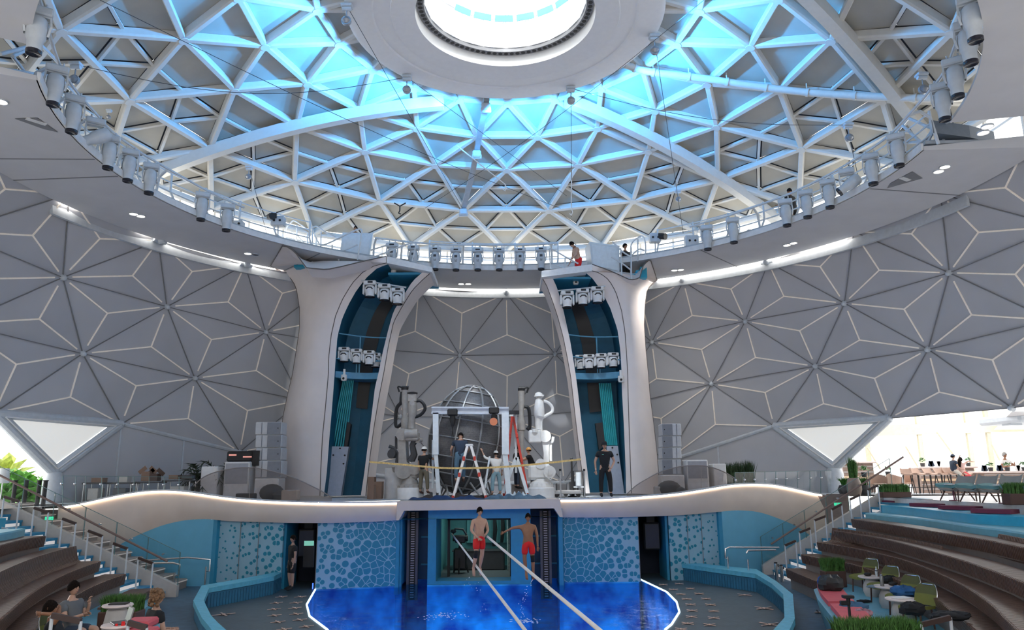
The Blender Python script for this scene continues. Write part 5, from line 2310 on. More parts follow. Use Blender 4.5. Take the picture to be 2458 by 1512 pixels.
# =================================================================== ROOF FITTINGS
P = []
for x, y, k in [(1500, 155, 0), (1560, 172, 0), (1700, 190, 0), (1850, 212, 0), (2020, 228, 0), (2240, 236, 0), (2330, 232, 0)]:
    P.append(atS(x, y, (0, 21.4, ZT - RHO), RHO - .45))
t = thing('roof_pipe', 'white pipe running under the roof panels on the right', 'pipe', P[0])
S = spline(P, 40)
m = MB()
m.tube(S, .13, 12)
build('tube', m, M_strut, t, world=True)
for k in range(3, 38, 4):
    m = MB()
    d = (S[k + 1] - S[k]).normalized()
    m.cyl(S[k] - d * .04, S[k] + d * .04, .16, .16, 12)
    m.cyl(S[k], S[k] + V((0, 0, .35)), .02, .02, 6)
    build('clamp', m, M_strut, t, world=True)
P = [atS(x, y, (0, 21.4, ZT - RHO), RHO - .5) for x, y in ((1168, 238), (1150, 330), (1133, 420), (1112, 500))]
t = thing('trolley_track', 'grey truss track from the skylight ring down the middle of the roof', 'track', P[-1])
m = MB()
for a, b in zip(P, P[1:]):
    m.beam(a, b, .22, .2, (0, 0, 1))
build('track', m, mat('track_grey', (.42, .43, .45), .4, .3), t, world=True)
for f_, nm in ((0.02, 'trolley'), (.5, 'trolley'), (.99, 'trolley')):
    q = P[0].lerp(P[-1], f_) if f_ != .5 else P[1].lerp(P[2], .3)
    m = MB()
    m.bbox(q - V((0, 0, .25)), (.36, .36, .3), 0, .05)
    m.cyl(q + V((-.2, 0, -.35)), q + V((.2, 0, -.35)), .1, .1, 10)
    build(nm, m, M_fix, t, world=True)


def pulley(px, py, lab, where='roof', s=1.0, R=None):
    p = atZ(px, py, 14.12) if where == 'disc' else atS(px, py, (0, 21.4, ZT - RHO), RHO - .45)
    t = thing('cable_pulley', lab, 'pulley', p, group='pulleys hanging from the roof', scale=s)
    m = MB()
    m.bbox((0, 0, 0), (.34, .28, .10), 0, .02)
    m.cyl((-.14, 0, -.08), (.14, 0, -.08), .08, .08, 10)
    build('mount', m, M_fix, t)
    m = MB()
    m.tube([(0, 0, -.1), (0, 0, -.35)], .02, 6)
    m.cyl((0, -.05, -.5), (0, .05, -.5), .15, .15, 14)
    m.lathe([(.02, -.33), (.08, -.4), (.15, -.5), (.08, -.6), (0, -.62)], (0, 0, 0), 10)
    build('block', m, mat('pulley_grey', (.33, .34, .36), .4, .4), t)
    return p


pd = [pulley(833, 15, 'pulley at the left rim of the skylight ring', 'disc'), pulley(977, 185, 'pulley at the lower left rim of the skylight ring', 'disc'),
      pulley(1370, 212, 'pulley at the lower right rim of the skylight ring', 'disc'), pulley(1570, 88, 'pulley at the right rim of the skylight ring', 'disc')]
pr_ = [pulley(183, 155, 'pulley at the far left of the roof'), pulley(598, 402, 'pulley on the left of the roof above the eighth light', s=.8), pulley(2035, 300, 'pulley on the right of the roof'),
       pulley(2212, 180, 'pulley at the far right of the roof'), pulley(1627, 458, 'small pulley low on the right of the roof', s=.8), pulley(262, 265, 'small pulley beside the third left light', s=.5)]
wires = [(pr_[0], pd[1], .8), (pr_[2], pd[2], .5), (pd[1], atY(1360, 470, 31), 0), (pr_[2] - V((0, 0, .4)), atK(2070, 470, 13.2), 0), (pd[0], atY(1110, 500, 33), 0), (pr_[1], atK(640, 560, 13), 0),
         (atS(1690, 0, (0, 21.4, ZT - RHO), RHO - .4), atY(1020, 500, 32), .3), (atS(240, 0, (0, 21.4, ZT - RHO), RHO - .4), atY(1345, 500, 32), .3), (pd[3], atK(1640, 560, 13), 0), (pd[2] - V((0, 0, .4)), atY(1372, 520, 30), 0)]
for i, (a, b, sag) in enumerate(wires):
    m = MB()
    P = [V(a).lerp(V(b), u / 10) - V((0, 0, sag * math.sin(PI * u / 10))) for u in range(11)]
    m.tube(P, .011, 4, smooth=False)
    o = build('rigging_wire', m, M_dark)
    tag(o, 'thin dark rigging wire %s' % ['from the far left pulley to the skylight ring', 'from the right pulley to the skylight ring', 'from the lower left ring pulley to the right of centre', 'from the right roof pulley down to the catwalk', 'from the left rim of the skylight ring to the middle', 'hanging from the left roof pulley', 'slanting from the upper right edge to the centre', 'slanting from the upper left edge to the right of centre', 'hanging from the right rim of the skylight ring', 'falling straight from the lower right ring pulley'][i], 'wire')
for (a, b, lab) in (((1372, 405), (1371, 500), 'white hanging line with a hook right of the centre track'), ((1097, 350), (1212, 442), 'bright slanting line crossing the centre of the roof')):
    p, q = atY(*a, 28.5), atY(*b, 28.5)
    m = MB()
    m.cyl(p, q, .028, .02, 6)
    m.tube([q, q + V((.05, 0, -.15)), q + V((0, 0, -.3)), q + V((-.07, 0, -.22))], .025, 6)
    o = build('white_line', m, M_strap)
    tag(o, lab, 'line')
p = atY(960, 495, 31)
m = MB()
m.tube([p + V((-.25, 0, .15)), p, p + V((.25, 0, .15))], .03, 6)
m.tube([p, p + V((0, 0, -.2)), p + V((-.05, 0, -.32)), p + V((.04, 0, -.36))], .03, 6)
o = build('lifting_hook', m, M_black)
tag(o, 'black lifting hook hanging left of the centre track', 'hook')
# slack lines over the pool
for (a, ya, b, yb, lab) in (((1085, 1282), 30.4, (1266, 1520), 12.2, 'white strap stretched from the gate room over the pool, left one'), ((1170, 1288), 20.4, (1448, 1520), 9.6, 'white strap stretched over the pool from the left aerialist, right one')):
    p, q = atY(*a, ya), atY(*b, yb)
    m = MB()
    m.tube([p, (p + q) / 2, q], .029, 8)
    o = build('tensioned_strap', m, M_strap)
    tag(o, lab, 'strap')
# =================================================================== STAGE EQUIPMENT
c3 = lambda x, y: (880 + x / 4.552, 880 + y / 4.552)


def W3(x, y, Y):
    return atY(*c3(x, y), Y)


PXM = 1 / 4.552 / 1800 * .985   # metres per crop pixel, per metre of depth


def robot_left(Y, dx, mt, label, front=True):
    base = W3(470 + dx, 1440, Y)
    t = thing('robot_arm', label, 'robot arm', (base.x, base.y, SD))
    w = lambda x, y, d=0: W3(x + dx, y, Y + d)
    k = Y * PXM
    m = MB()
    p = w(475, 1400)
    m.lathe([(0, p.z + .28), (.52, p.z + .28), (.55, p.z + .22), (.55, SD), ], (p.x, p.y, 0), 24)
    build('plinth', m, M_white, t, world=True)
    m = MB()
    p = w(472, 1345)
    z0, z1, z2, z3 = p.z, w(472, 1290).z, w(472, 1255).z, w(472, 1090).z
    m.lathe([(0, z0 + .0), (.48, z0 - .02), (.50, z0 + .08), (.40, z1), (.36, z1 + .02), (.33, z2), (.27, z2 + .1), (.24, z3)], (p.x, p.y, 0), 20)
    for j in range(14):
        a = j * PI / 7
        m.box((p.x + .46 * math.sin(a), p.y + .46 * math.cos(a), z0 + .08), (.06, .06, .18), -a)
    build('turntable', m, mt, t, world=True)
    m = MB()
    m.cyl(w(400, 1130, -.35), w(400, 1130, .35), .34, .34, 18)
    m.cyl(w(520, 1110, -.3), w(520, 1110, .3), .26, .26, 16)
    m.bbox(w(455, 1160), (.8, .5, .5), 0, .08)
    m.cyl(w(300, 1075, -.15), w(330, 1120, .0), .12, .18, 10)
    build('shoulder', m, mt, t, world=True)
    m = MB()
    m.loft([[w(345, 1080, -.12), w(440, 1080, -.12), w(440, 1080, .14), w(345, 1080, .14)],
            [w(350, 860, -.12), w(425, 860, -.12), w(425, 860, .14), w(350, 860, .14)],
            [w(350, 700, -.1), w(430, 700, -.1), w(430, 700, .12), w(350, 700, .12)]], 0, False, True)
    m.cyl(w(385, 740, -.2), w(385, 740, .2), .24, .24, 16)
    build('lower_arm', m, mt, t, world=True)
    m = MB()
    m.tube([w(480, 1040), w(520, 960), w(500, 860), w(530, 800)], [.16, .14, .12, .14], 8)
    m.cyl(w(270, 950, -.12), w(310, 960, .1), .2, .16, 12)
    m.tube([w(245, 870), w(300, 890), w(340, 960), w(330, 1050)], .07, 8)
    m.tube([w(322, 760), w(322, 900)], .05, 8)
    build('counterbalance', m, M_dark, t, world=True)
    m = MB()
    m.cyl(w(420, 740, -.1), w(560, 735, -.1), .22, .2, 16)
    m.bbox(w(500, 760), (.55, .45, .4), 0, .06)
    m.cyl(w(560, 800, -.1), w(560, 800, .1), .14, .14, 12)
    m.cyl(w(570, 800, -.1), w(600, 800, .0), .09, .09, 12)
    build('elbow', m, mt, t, world=True)
    m = MB()
    m.tube([w(490, 680), w(495, 560), w(500, 540), w(500, 470), w(500, 400), w(500, 330)], [.16, .14, .17, .20, .18, .14], 12)
    m.bbox(w(500, 340), (.36, .3, .35), 0, .04)
    m.cyl(w(500, 400, -.2), w(500, 400, .1), .1, .1, 10)
    build('upper_arm', m, mt, t, world=True)
    m = MB()
    m.lathe([(0, w(0, 305).z), (.2, w(0, 305).z), (.22, w(0, 290).z), (.1, w(0, 280).z), (0, w(0, 280).z)], (w(500, 300).x, Y, 0), 14)
    m.tube([w(460, 300), w(550, 295)], .05, 6)
    build('wrist_flange', m, M_black, t, world=True)
    m = MB()
    m.tube(spline([w(545, 375), w(590, 375), w(630, 420), w(635, 470), w(590, 525), w(515, 555)], 20), .065, 8)
    build('cable_hose', m, M_black, t, world=True)
    return t


def robot_right(Y, mt):
    base = W3(1910, 1430, Y)
    t = thing('robot_arm', 'brightly sunlit white robot arm on a round plinth at the right of the stage', 'robot arm', (base.x, base.y, SD))
    w = lambda x, y, d=0: W3(x, y, Y + d)
    m = MB()
    p = w(1910, 1380)
    m.lathe([(0, p.z + .22), (.50, p.z + .22), (.53, p.z + .18), (.53, SD)], (p.x, p.y, 0), 24)
    build('plinth', m, M_white, t, world=True)
    m = MB()
    z0, z1, z2 = w(0, 1340).z, w(0, 1275).z, w(0, 1240).z
    m.lathe([(0, z0), (.46, z0), (.47, z0 + .08), (.40, z1), (.30, z1 + .05), (.26, z2)], (p.x, p.y, 0), 20)
    for j in range(14):
        a = j * PI / 7
        m.box((p.x + .44 * math.sin(a), p.y + .44 * math.cos(a), z0 + .08), (.06, .06, .18), -a)
    build('turntable', m, mt, t, world=True)
    m = MB()
    m.bbox(w(1890, 1150), (.9, .5, .62), 0, .1)
    m.cyl(w(2000, 1150, -.5), w(2000, 1150, .3), .24, .24, 20)
    m.cyl(w(2000, 1150, -.56), w(2000, 1150, -.5), .12, .12, 14)
    m.cyl(w(1900, 1060, -.3), w(1900, 1060, .3), .2, .2, 14)
    build('shoulder', m, mt, t, world=True)
    m = MB()
    m.tube(spline([w(1990, 1120, -.6), w(1975, 1200, -.6), w(2010, 1235, -.6), w(2040, 1190, -.6)], 12), .015, 5)
    build('cable', m, M_botw, t, world=True)
    m = MB()
    m.tube([w(2010, 850), w(2012, 1030)], .06, 8)
    build('tie_rod', m, M_botw, t, world=True)
    m = MB()
    m.loft([[w(1930, 1060, -.12), w(1995, 1060, -.12), w(1995, 1060, .14), w(1930, 1060, .14)],
            [w(1935, 950, -.12), w(1990, 950, -.12), w(1990, 950, .14), w(1935, 950, .14)],
            [w(1915, 800, -.1), w(2000, 800, -.1), w(2000, 800, .12), w(1915, 800, .12)]], 0, False, True)
    m.cyl(w(1950, 760, -.2), w(1950, 760, .2), .24, .24, 16)
    build('lower_arm', m, mt, t, world=True)
    m = MB()
    m.bbox(w(1838, 765), (.5, .45, .5), 0, .04)
    m.cyl(w(1838, 720, -.2), w(1838, 680, -.2), .12, .12, 10)
    build('elbow', m, mt, t, world=True)
    m = MB()
    m.tube([w(1880, 690), w(1870, 620), w(1872, 560), w(1885, 540), w(1885, 470), w(1885, 390), w(1870, 350)], [.13, .11, .13, .22, .22, .18, .1], 12)
    build('upper_arm', m, mt, t, world=True)
    m = MB()
    m.lathe([(0, w(0, 350).z), (.2, w(0, 345).z), (.15, w(0, 310).z), (.05, w(0, 295).z)], (w(1880, 300).x, Y, 0), 10)
    for j in range(5):
        m.tube([w(1860 + j * 10, 350), w(1850 + j * 22, 310 + 8 * (j % 2)), w(1870 + j * 14, 330)], .03, 5)
    build('wrist_flange', m, mt, t, world=True)
    m = MB()
    m.tube(spline([w(1935, 375), w(1985, 395), w(2025, 440), w(2025, 495), w(1960, 535), w(1910, 580), w(1905, 720)], 24), .065, 8)
    m.tube(spline([w(1905, 730), w(1930, 800), w(1985, 835), w(2030, 820), w(2040, 765)], 16), .06, 8)
    build('cable_hose', m, M_botw, t, world=True)
    return t


def robot_slim(Y, x0, y0, y1, label, black_left=False):
    base = W3(x0, 1430, Y)
    t = thing('robot_arm', label, 'robot arm', (base.x, base.y, SD))
    w = lambda x, y, d=0: W3(x + x0, y + y0, Y + d)
    m = MB()
    p = w(0, 1200)
    m.lathe([(0, SD + .5), (.4, SD + .5), (.45, SD)], (base.x, base.y, 0), 18)
    m.tube([V((base.x, Y, SD + .5)), V((base.x, Y, SD + 1.5)), w(0, 470)], [.2, .16, .13], 10)
    build('column', m, M_bot, t, world=True)
    m = MB()
    m.tube([w(5, 470), w(0, 380), w(0, 320), w(0, 250), w(0, 160), w(0, 40)], [.16, .18, .11, .11, .15, .14], 12)
    build('upper_arm', m, M_bot, t, world=True)
    m = MB()
    m.tube([w(-30, 10), w(40, 12)], .07, 8)
    m.lathe([(0, w(0, 40).z), (.15, w(0, 40).z), (.16, w(0, 12).z), (0, w(0, 8).z)], (w(0, 0).x, Y, 0), 10)
    s = -1 if black_left else 1
    m.tube(spline([w(s * 30, 10), w(s * 75, 5), w(s * 60, 60)], 8), .04, 6)
    build('wrist_flange', m, M_black, t, world=True)
    m = MB()
    if black_left:
        m.tube(spline([w(-30, 60), w(-40, 130), w(-45, 180), w(-85, 230), w(-100, 320), w(-98, 430), w(-60, 430), w(0, 370)], 24), .075, 8)
    else:
        m.tube(spline([w(35, 210), w(75, 225), w(90, 290), w(95, 400), w(85, 455), w(60, 440)], 20), .075, 8)
    build('cable_hose', m, M_black, t, world=True)
    return t


robot_left(30.6, 0, M_bot, 'grey robot arm with black hose at the left front of the stage')
robot_slim(32.0, 418, 215, 0, 'taller grey robot arm standing behind the left robot arm', True)
robot_slim(32.4, 1690, 225, 0, 'slim dark grey robot arm behind the gantry, right of the cage')
robot_right(30.6, M_botw)

# spherical cage ----------------------------------------------------------
Y = 31.4
c = W3(1090, 790, Y)
rx, ry, rz_ = 1.55, 1.5, 2.22
tilt = Matrix.Rotation(R_(10), 3, 'Y') @ Matrix.Rotation(R_(-24), 3, 'Z')
t = thing('spherical_cage', 'large dark woven steel globe cage in the middle of the stage', 'globe cage', (c.x, c.y, SD))


def ep(la, lo, s=1.0):
    return c + tilt @ V((rx * s * math.cos(la) * math.sin(lo), -ry * s * math.cos(la) * math.cos(lo), rz_ * s * math.sin(la)))


cm = bpy.data.materials.new('woven_steel_mesh')
cm.use_nodes = True
nt = cm.node_tree
b = nt.nodes['Principled BSDF']
b.inputs['Metallic'].default_value = .4
b.inputs['Roughness'].default_value = .5
tcn = nt.nodes.new('ShaderNodeTexCoord')
br = nt.nodes.new('ShaderNodeTexBrick')
br.inputs['Scale'].default_value = 9
br.inputs['Color1'].default_value = (.15, .15, .16, 1)
br.inputs['Color2'].default_value = (.20, .20, .21, 1)
br.inputs['Mortar'].default_value = (.01, .01, .012, 1)
br.inputs['Mortar Size'].default_value = .03
mpn = nt.nodes.new('ShaderNodeMapping')
mpn.inputs['Rotation'].default_value = (PI / 2, 0, 0)
nt.links.new(tcn.outputs['Object'], mpn.inputs['Vector'])
nt.links.new(mpn.outputs[0], br.inputs['Vector'])
nt.links.new(br.outputs[0], b.inputs['Base Color'])
m = MB()
n_la, n_lo = 24, 40
vs = [[ep(-PI / 2 + PI * i / n_la, 2 * PI * j / n_lo, .985) for j in range(n_lo)] for i in range(n_la + 1)]
m.loft([r + [r[0]] for r in vs], 0, True)
build('woven_mesh', m, cm, t, world=True)
for j in range(10):
    m = MB()
    lo = j * PI / 5 + .2
    m.tube([ep(-PI / 2 + PI * i / 28, lo) for i in range(29)], .042, 6)
    build('meridian_rib', m, M_cage, t, world=True)
for la in (-62, -42, -22, -2, 18, 38, 58, 72):
    m = MB()
    m.tube([ep(R_(la), 2 * PI * i / 48) for i in range(48)], .032, 6, closed=True)
    build('ring_rib', m, M_cage, t, world=True)
m = MB()
for a in range(10):
    p = V((c.x + 1.1 * math.sin(a * .628), c.y + 1.1 * math.cos(a * .628), SD))
    q = V((c.x + .9 * math.sin(a * .628 + .4), c.y + .9 * math.cos(a * .628 + .4), c.z - 1.75))
    m.cyl(p, q, .04, .04, 6)
    p2 = V((c.x + 1.1 * math.sin(a * .628 + .6), c.y + 1.1 * math.cos(a * .628 + .6), SD + .05))
    m.cyl(p, p2, .04, .04, 6)
build('stand', m, M_cage, t, world=True)

# gantry ---------------------------------------------------------------------
Yg = 29.7
t = thing('lifting_gantry', 'pale grey steel lifting gantry standing around the globe cage', 'gantry', (W3(1130, 1350, Yg).x, Yg, SD))
m = MB()
a, b = W3(710, 478, Yg), W3(1553, 482, Yg)
m.beam(a, b, .22, .07, off=.11)
m.beam(a, b, .22, .07, off=-.11)
m.beam(a, b, .06, .2)
build('top_beam', m, mat('gantry_lilac', (.55, .60, .68), .45), t, world=True)


def leg(x0, y0, x1, y1, w=.16, Yy=Yg, nm='leg', mt=None):
    m = MB()
    q = W3(x1, y1, Yy)
    m.beam(W3(x0, y0, Yy), V((q.x, q.y, max(q.z, SD))), w, w, (0, 1, 0))
    build(nm, m, mt or mat('gantry_pale', (.70, .76, .80), .4), t, world=True)


leg(757, 505, 757, 960, .22)
leg(758, 960, 790, 1400, .15)
leg(1515, 505, 1518, 960, .28)
leg(1515, 960, 1555, 1400, .2)
leg(1632, 490, 1632, 1160, .10, Yg + 1.6)
leg(1632, 990, 1490, 1380, .13, Yg + .8)
leg(1640, 990, 1755, 1380, .13, Yg + .8)
leg(1345, 980, 1290, 1330, .07)
leg(725, 800, 722, 1330, .08, Yg + .6)
m = MB()
m.beam(W3(1540, 500, Yg), W3(1650, 500, Yg + 1.7), .14, .16)
build('cross_beam', m, M_dark, t, world=True)
for x, y in ((940, 500), (1392, 480)):
    m = MB()
    p = W3(x, y, Yg - .05)
    m.bbox(p, (.4, .3, .26), 0, .04)
    m.tube([p, p - V((0, 0, .3)), p - V((0, 0, .55))], [.08, .12, .05], 8)
    if x == 940:
        for s in (-.03, .03):
            m.cyl(p - V((s, 0, .4)), W3(940, 770, Yg - .05) + V((s, 0, 0)), .015, .015, 5)
    build('chain_hoist', m, M_black, t, world=True)
m = MB()
p = W3(1387, 600, Yg - .45)
m.cyl(p, p + V((0, .12, 0)), .15, .15, 18)
o = build('orange_reel', m, mat('reel_orange', (.70, .22, .10), .5))
tag(o, 'round orange reel hanging below the right end of the gantry beam', 'reel')
# lower wheels
for x in (705, 775):
    m = MB()
    p = W3(x, 1385, Yg)
    p.z = SD + .13
    m.cyl(p - V((.05, 0, 0)), p + V((.05, 0, 0)), .13, .13, 14)
    build('caster', m, M_black, t, world=True)

# ladders --------------------------------------------------------------------


def ladder(a_top, a_bot, b_top, b_bot, Y, lab, mt, w=.55, rungs=9, dep=.0):
    at, ab = W3(*a_top, Y), W3(*a_bot, Y)
    bt, bb = W3(*b_top, Y), W3(*b_bot, Y)
    ab.z = bb.z = SD
    t = thing('step_ladder', lab, 'ladder', (ab.lerp(bb, .5).x, Y, SD))
    for nm, p, q in (('front_frame', at, ab), ('rear_frame', bt, bb)):
        m = MB()
        for s in (-1, 1):
            o_ = V((0, s * w / 2, 0))
            m.beam(p + o_ * .6, q + o_, .09, .04, (0, 1, 0))
        for k in range(rungs):
            u = (k + 1) / (rungs + 1)
            c_ = p.lerp(q, u)
            ww = w / 2 * (.6 + .4 * u)
            m.beam(c_ - V((0, ww, 0)), c_ + V((0, ww, 0)), .05, .03)
        build(nm, m, mt, t, world=True)
    m = MB()
    m.bbox(at.lerp(bt, .5), (.3, w * .7, .1), 0, .03)
    build('top_cap', m, M_white, t, world=True)
    m = MB()
    for p, q in ((at, ab), (bt, bb)):
        for u in (.25, .55, .97):
            c_ = p.lerp(q, u) - V((0, w / 2 * (.6 + .4 * u) + .03, 0))
            m.bbox(c_, (.1, .04, .16), 0, .01)
    build('red_bracket', m, M_redp, t, world=True, kind=None)
    return t


ladder((1105, 860), (945, 1400), (1140, 860), (1310, 1400), 29.2, 'aluminium step ladder with red fittings below the climbing worker', mat('ladder_alu', (.62, .63, .65), .35, .4), w=.5)
ladder((1590, 540), (1500, 1390), (1600, 540), (1770, 1390), 31.2, 'tall red step ladder behind the right gantry leg', M_redp, w=.45, rungs=12)

# barrier tape, stanchions ----------------------------------------------------
P = spline([W3(x, y, 28.9) for x, y in ((30, 1040), (300, 1062), (560, 1085), (800, 1105), (1100, 1108), (1500, 1095), (1900, 1060), (2340, 1012))], 60)
m = MB()
m.loft([[p + V((0, 0, .035)) for p in P], [p - V((0, 0, .035)) for p in P]], 0, True)
m.loft([[p + V((0, .004, .035)) for p in P], [p + V((0, .004, -.035)) for p in P]], 0, True)
o = build('barrier_tape', m, mat('barrier_yellow', (.72, .50, .18), .5, noise=.25, scale=14))
tag(o, 'yellow barrier tape strung across the stage between the towers', 'barrier tape')
for x, lab in ((2115, 'left'), (2376, 'right')):
    p, q = W3(x, 1125, 28.9), W3(x, 1430, 28.9)
    t = thing('stanchion', 'thin steel stanchion with dark top near the right tower, %s one' % lab, 'stanchion', (p.x, 28.9, SD), group='stanchions on the stage')
    m = MB()
    m.cyl((0, 0, 0), (0, 0, p.z - SD), .03, .03, 10)
    m.lathe([(.18, 0), (.17, .03), (.03, .05)], (0, 0, 0), 18)
    build('pole', m, M_chrome, t)
    m = MB()
    m.cyl((0, 0, p.z - SD - .05), (0, 0, p.z - SD + .03), .045, .045, 10)
    build('cap', m, M_black, t)


def cloth(x0, x1, y, Y, dep, h, seed, lab, mt, name='crumpled_blanket'):
    rnd = random.Random(seed)
    a, b = W3(x0, y, Y), W3(x1, y, Y)
    n, k = 36, 10
    ph = [rnd.random() * 6 for _ in range(6)]
    rows = []
    for i in range(n + 1):
        u = i / n
        r = []
        for j in range(k + 1):
            v = j / k
            e = math.sin(PI * v) * (math.sin(PI * u) ** .4)
            z = SD + .01 + h * e * (.6 + .4 * math.sin(u * 17 + ph[0]) * math.sin(v * 5 + ph[1]) + .2 * math.sin(u * 41 + ph[2] + v * 3))
            r.append(V((a.x + (b.x - a.x) * u, Y - dep / 2 + dep * v + .08 * math.sin(u * 9 + ph[3]), max(SD + .005, z))))
        rows.append(r)
    m = MB()
    m.loft(rows, 0, True)
    o = build(name, m, mt)
    tag(o, lab, 'blanket')


cloth(460, 1300, 1425, 28.75, .6, .17, 1, 'long rumpled navy blue blanket along the stage edge', mat('navy_blanket', (.015, .045, .13), .9, noise=.3))
cloth(530, 1500, 1400, 29.2, .5, .22, 2, 'long rumpled brown blanket behind the navy one', mat('brown_blanket', (.05, .035, .03), .9))
cloth(1280, 1965, 1420, 28.8, .6, .24, 3, 'rumpled slate blue blanket before the right gantry leg', mat('slate_blanket', (.08, .14, .20), .9, noise=.3))
cloth(1500, 1790, 1380, 29.4, .6, .3, 4, 'heap of white and blue cloth at the foot of the gantry', mat('white_blue_cloth', (.55, .65, .75), .9, noise=.4))
p = W3(318, 1370, 31.5)
m = MB()
m.lathe([(0, SD), (.46, SD), (.46, W3(0, 1115, 31.5).z), (.43, W3(0, 1112, 31.5).z), (0, W3(0, 1112, 31.5).z)], (p.x, 31.5, 0), 24)
o = build('white_drum', m, M_white)
tag(o, 'plain white upright drum left of the robot arm', 'drum')
for (x0, x1, y0, y1, lab) in ((25, 90, 1205, 1340, 'tall one at the left tower'), (92, 175, 1255, 1340, 'low one'), (40, 90, 1290, 1345, 'lowest one in front')):
    a, b = W3(x0, y0, 31 - (.7 if y0 == 1290 else 0)), W3(x1, y1, 31 - (.7 if y0 == 1290 else 0))
    m = MB()
    m.box(((a.x + b.x) / 2, a.y, (a.z + SD) / 2), (b.x - a.x, .5, a.z - SD))
    o = build('cardboard_box', m, M_box)
    tag(o, 'brown cardboard box beside the left tower, %s' % lab, 'box', 'boxes at the left tower')
# carts on the right
for (x0, x1, y0, y1, lab, mt) in ((2040, 2340, 1350, 1400, 'long pale flat cart right of the white robot arm', M_conc), (2070, 2200, 1270, 1330, 'dark equipment crate behind the flat cart', M_dark), (2220, 2330, 1250, 1330, 'dark equipment case left of the right tower', M_dark)):
    a, b = W3(x0, y0, 31.0 if y0 > 1300 else 32), W3(x1, y1, 31.0)
    t = thing('equipment_cart', lab, 'cart', ((a.x + b.x) / 2, a.y, SD))
    H = a.z - SD
    m = MB()
    m.bbox((0, 0, H - (.08 if y0 > 1300 else H * .4)), (b.x - a.x, .8, .14 if y0 > 1300 else H * .75), 0, .03)
    build('body', m, mt, t)
    for sx in (-1, 1):
        m = MB()
        m.cyl((sx * (b.x - a.x) * .4, -.35, .08), (sx * (b.x - a.x) * .4, -.28, .08), .08, .08, 10)
        m.beam((sx * (b.x - a.x) * .4, -.3, .08), (sx * (b.x - a.x) * .4, -.3, H - .1), .04, .04)
        build('wheel', m, M_black, t)
p = W3(2245, 1260, 31.2)
m = MB()
m.cyl((p.x, 31.2, SD), (p.x, 31.2, W3(0, 1040, 31.2).z), .04, .04, 8)
m.ell((p.x, 31.2, W3(0, 1035, 31.2).z), (.07, .07, .1), 8, 6)
m.lathe([(.2, SD), (.18, SD + .03), (.04, SD + .05)], (p.x, 31.2, 0), 12)
o = build('microphone_stand', m, M_black)
tag(o, 'thin black upright stand left of the right tower', 'stand')
a, b = W3(2285, 1140, 31.3), W3(2345, 1300, 31.3)
t = thing('portable_lamp', 'pale portable tube lamp left of the right tower foot', 'lamp', ((a.x + b.x) / 2, 31.3, SD))
m = MB()
m.tube([(-.2, 0, 0), (-.2, 0, b.z - SD), (-.2, 0, a.z - SD), (.2, 0, a.z - SD), (.2, 0, b.z - SD), (.2, 0, 0)], .03, 6)
build('frame', m, M_black, t)
m = MB()
m.cyl((0, 0, b.z - SD), (0, 0, a.z - SD - .05), .12, .12, 12)
m.box((0, 0, b.z - SD - .05), (.42, .1, .05))
build('tube', m, M_fix, t)

# =================================================================== SPEAKER STACKS AND WINGS OF THE STAGE
c4 = lambda x, y: (1380 + x / 3.78, 900 + y / 3.78)
c2_ = lambda x, y: (400 + x / 3.78, 900 + y / 3.78)


def stack(side, fn, x0, x1, ys, Y):
    a = atY(*fn(x0, ys[0]), Y)
    b = atY(*fn(x1, ys[0]), Y)
    t = thing('speaker_stack', 'pale %s line array speaker stack beside the %s tower' % ('grey', side), 'speaker stack', ((a.x + b.x) / 2, Y, SD))
    for i, (y0, y1) in enumerate(zip(ys, ys[1:])):
        p, q = atY(*fn(x0, y0), Y), atY(*fn(x1, y1), Y)
        W = q.x - p.x
        H = p.z - q.z - .02
        cx, cz = (p.x + q.x) / 2, (p.z + q.z) / 2
        m = MB()
        m.bbox((cx, Y + .35, cz), (W, .8, H), 0, .03)
        cb = build('cabinet', m, mat('speaker_pale', (.55, .56, .58), .5), t, world=True)
        m = MB()
        s = 1 if side == 'left' else -1
        m.box((cx + s * W * .22, Y - .055, cz), (W * .52, .02, H * .92))
        m.box((cx - s * W * .25, Y - .055, cz), (.03, .02, H * .92))
        build('grille', m, mat('speaker_grille_grey', (.22, .23, .26), .6), cb, world=True)
        m = MB()
        m.cyl((cx + s * W * .38, Y - .06, cz), (cx + s * W * .38, Y - .075, cz), .025, .025, 8)
        build('knob', m, M_black, cb, world=True)
    return t


stack('left', c2_, 812, 1040, [425, 543, 660, 775, 935], 31.2)
stack('right', c4, 785, 968, [440, 552, 655, 762, 905], 31.2)


def wbox(name, fn, q, Y, dep, mt, lab, cat, z0=None, inset_=None):
    (x0, y0), (x1, y1) = q
    a, b = atY(*fn(x0, y0), Y), atY(*fn(x1, y1), Y)
    t = thing(name, lab, cat, ((a.x + b.x) / 2, Y + dep / 2, SD if z0 is None else z0))
    zb = SD if z0 is None else z0
    m = MB()
    m.bbox(((a.x + b.x) / 2, Y + dep / 2, (a.z + zb) / 2), (abs(b.x - a.x), dep, a.z - zb), 0, .03)
    build('body', m, mt, t, world=True)
    if inset_:
        m = MB()
        m.box(((a.x + b.x) / 2, Y - .012, a.z - (a.z - b.z) * .5), (abs(b.x - a.x) * .88, .02, (a.z - b.z) * .86))
        build('front_panel', m, inset_, t, world=True)
    return t


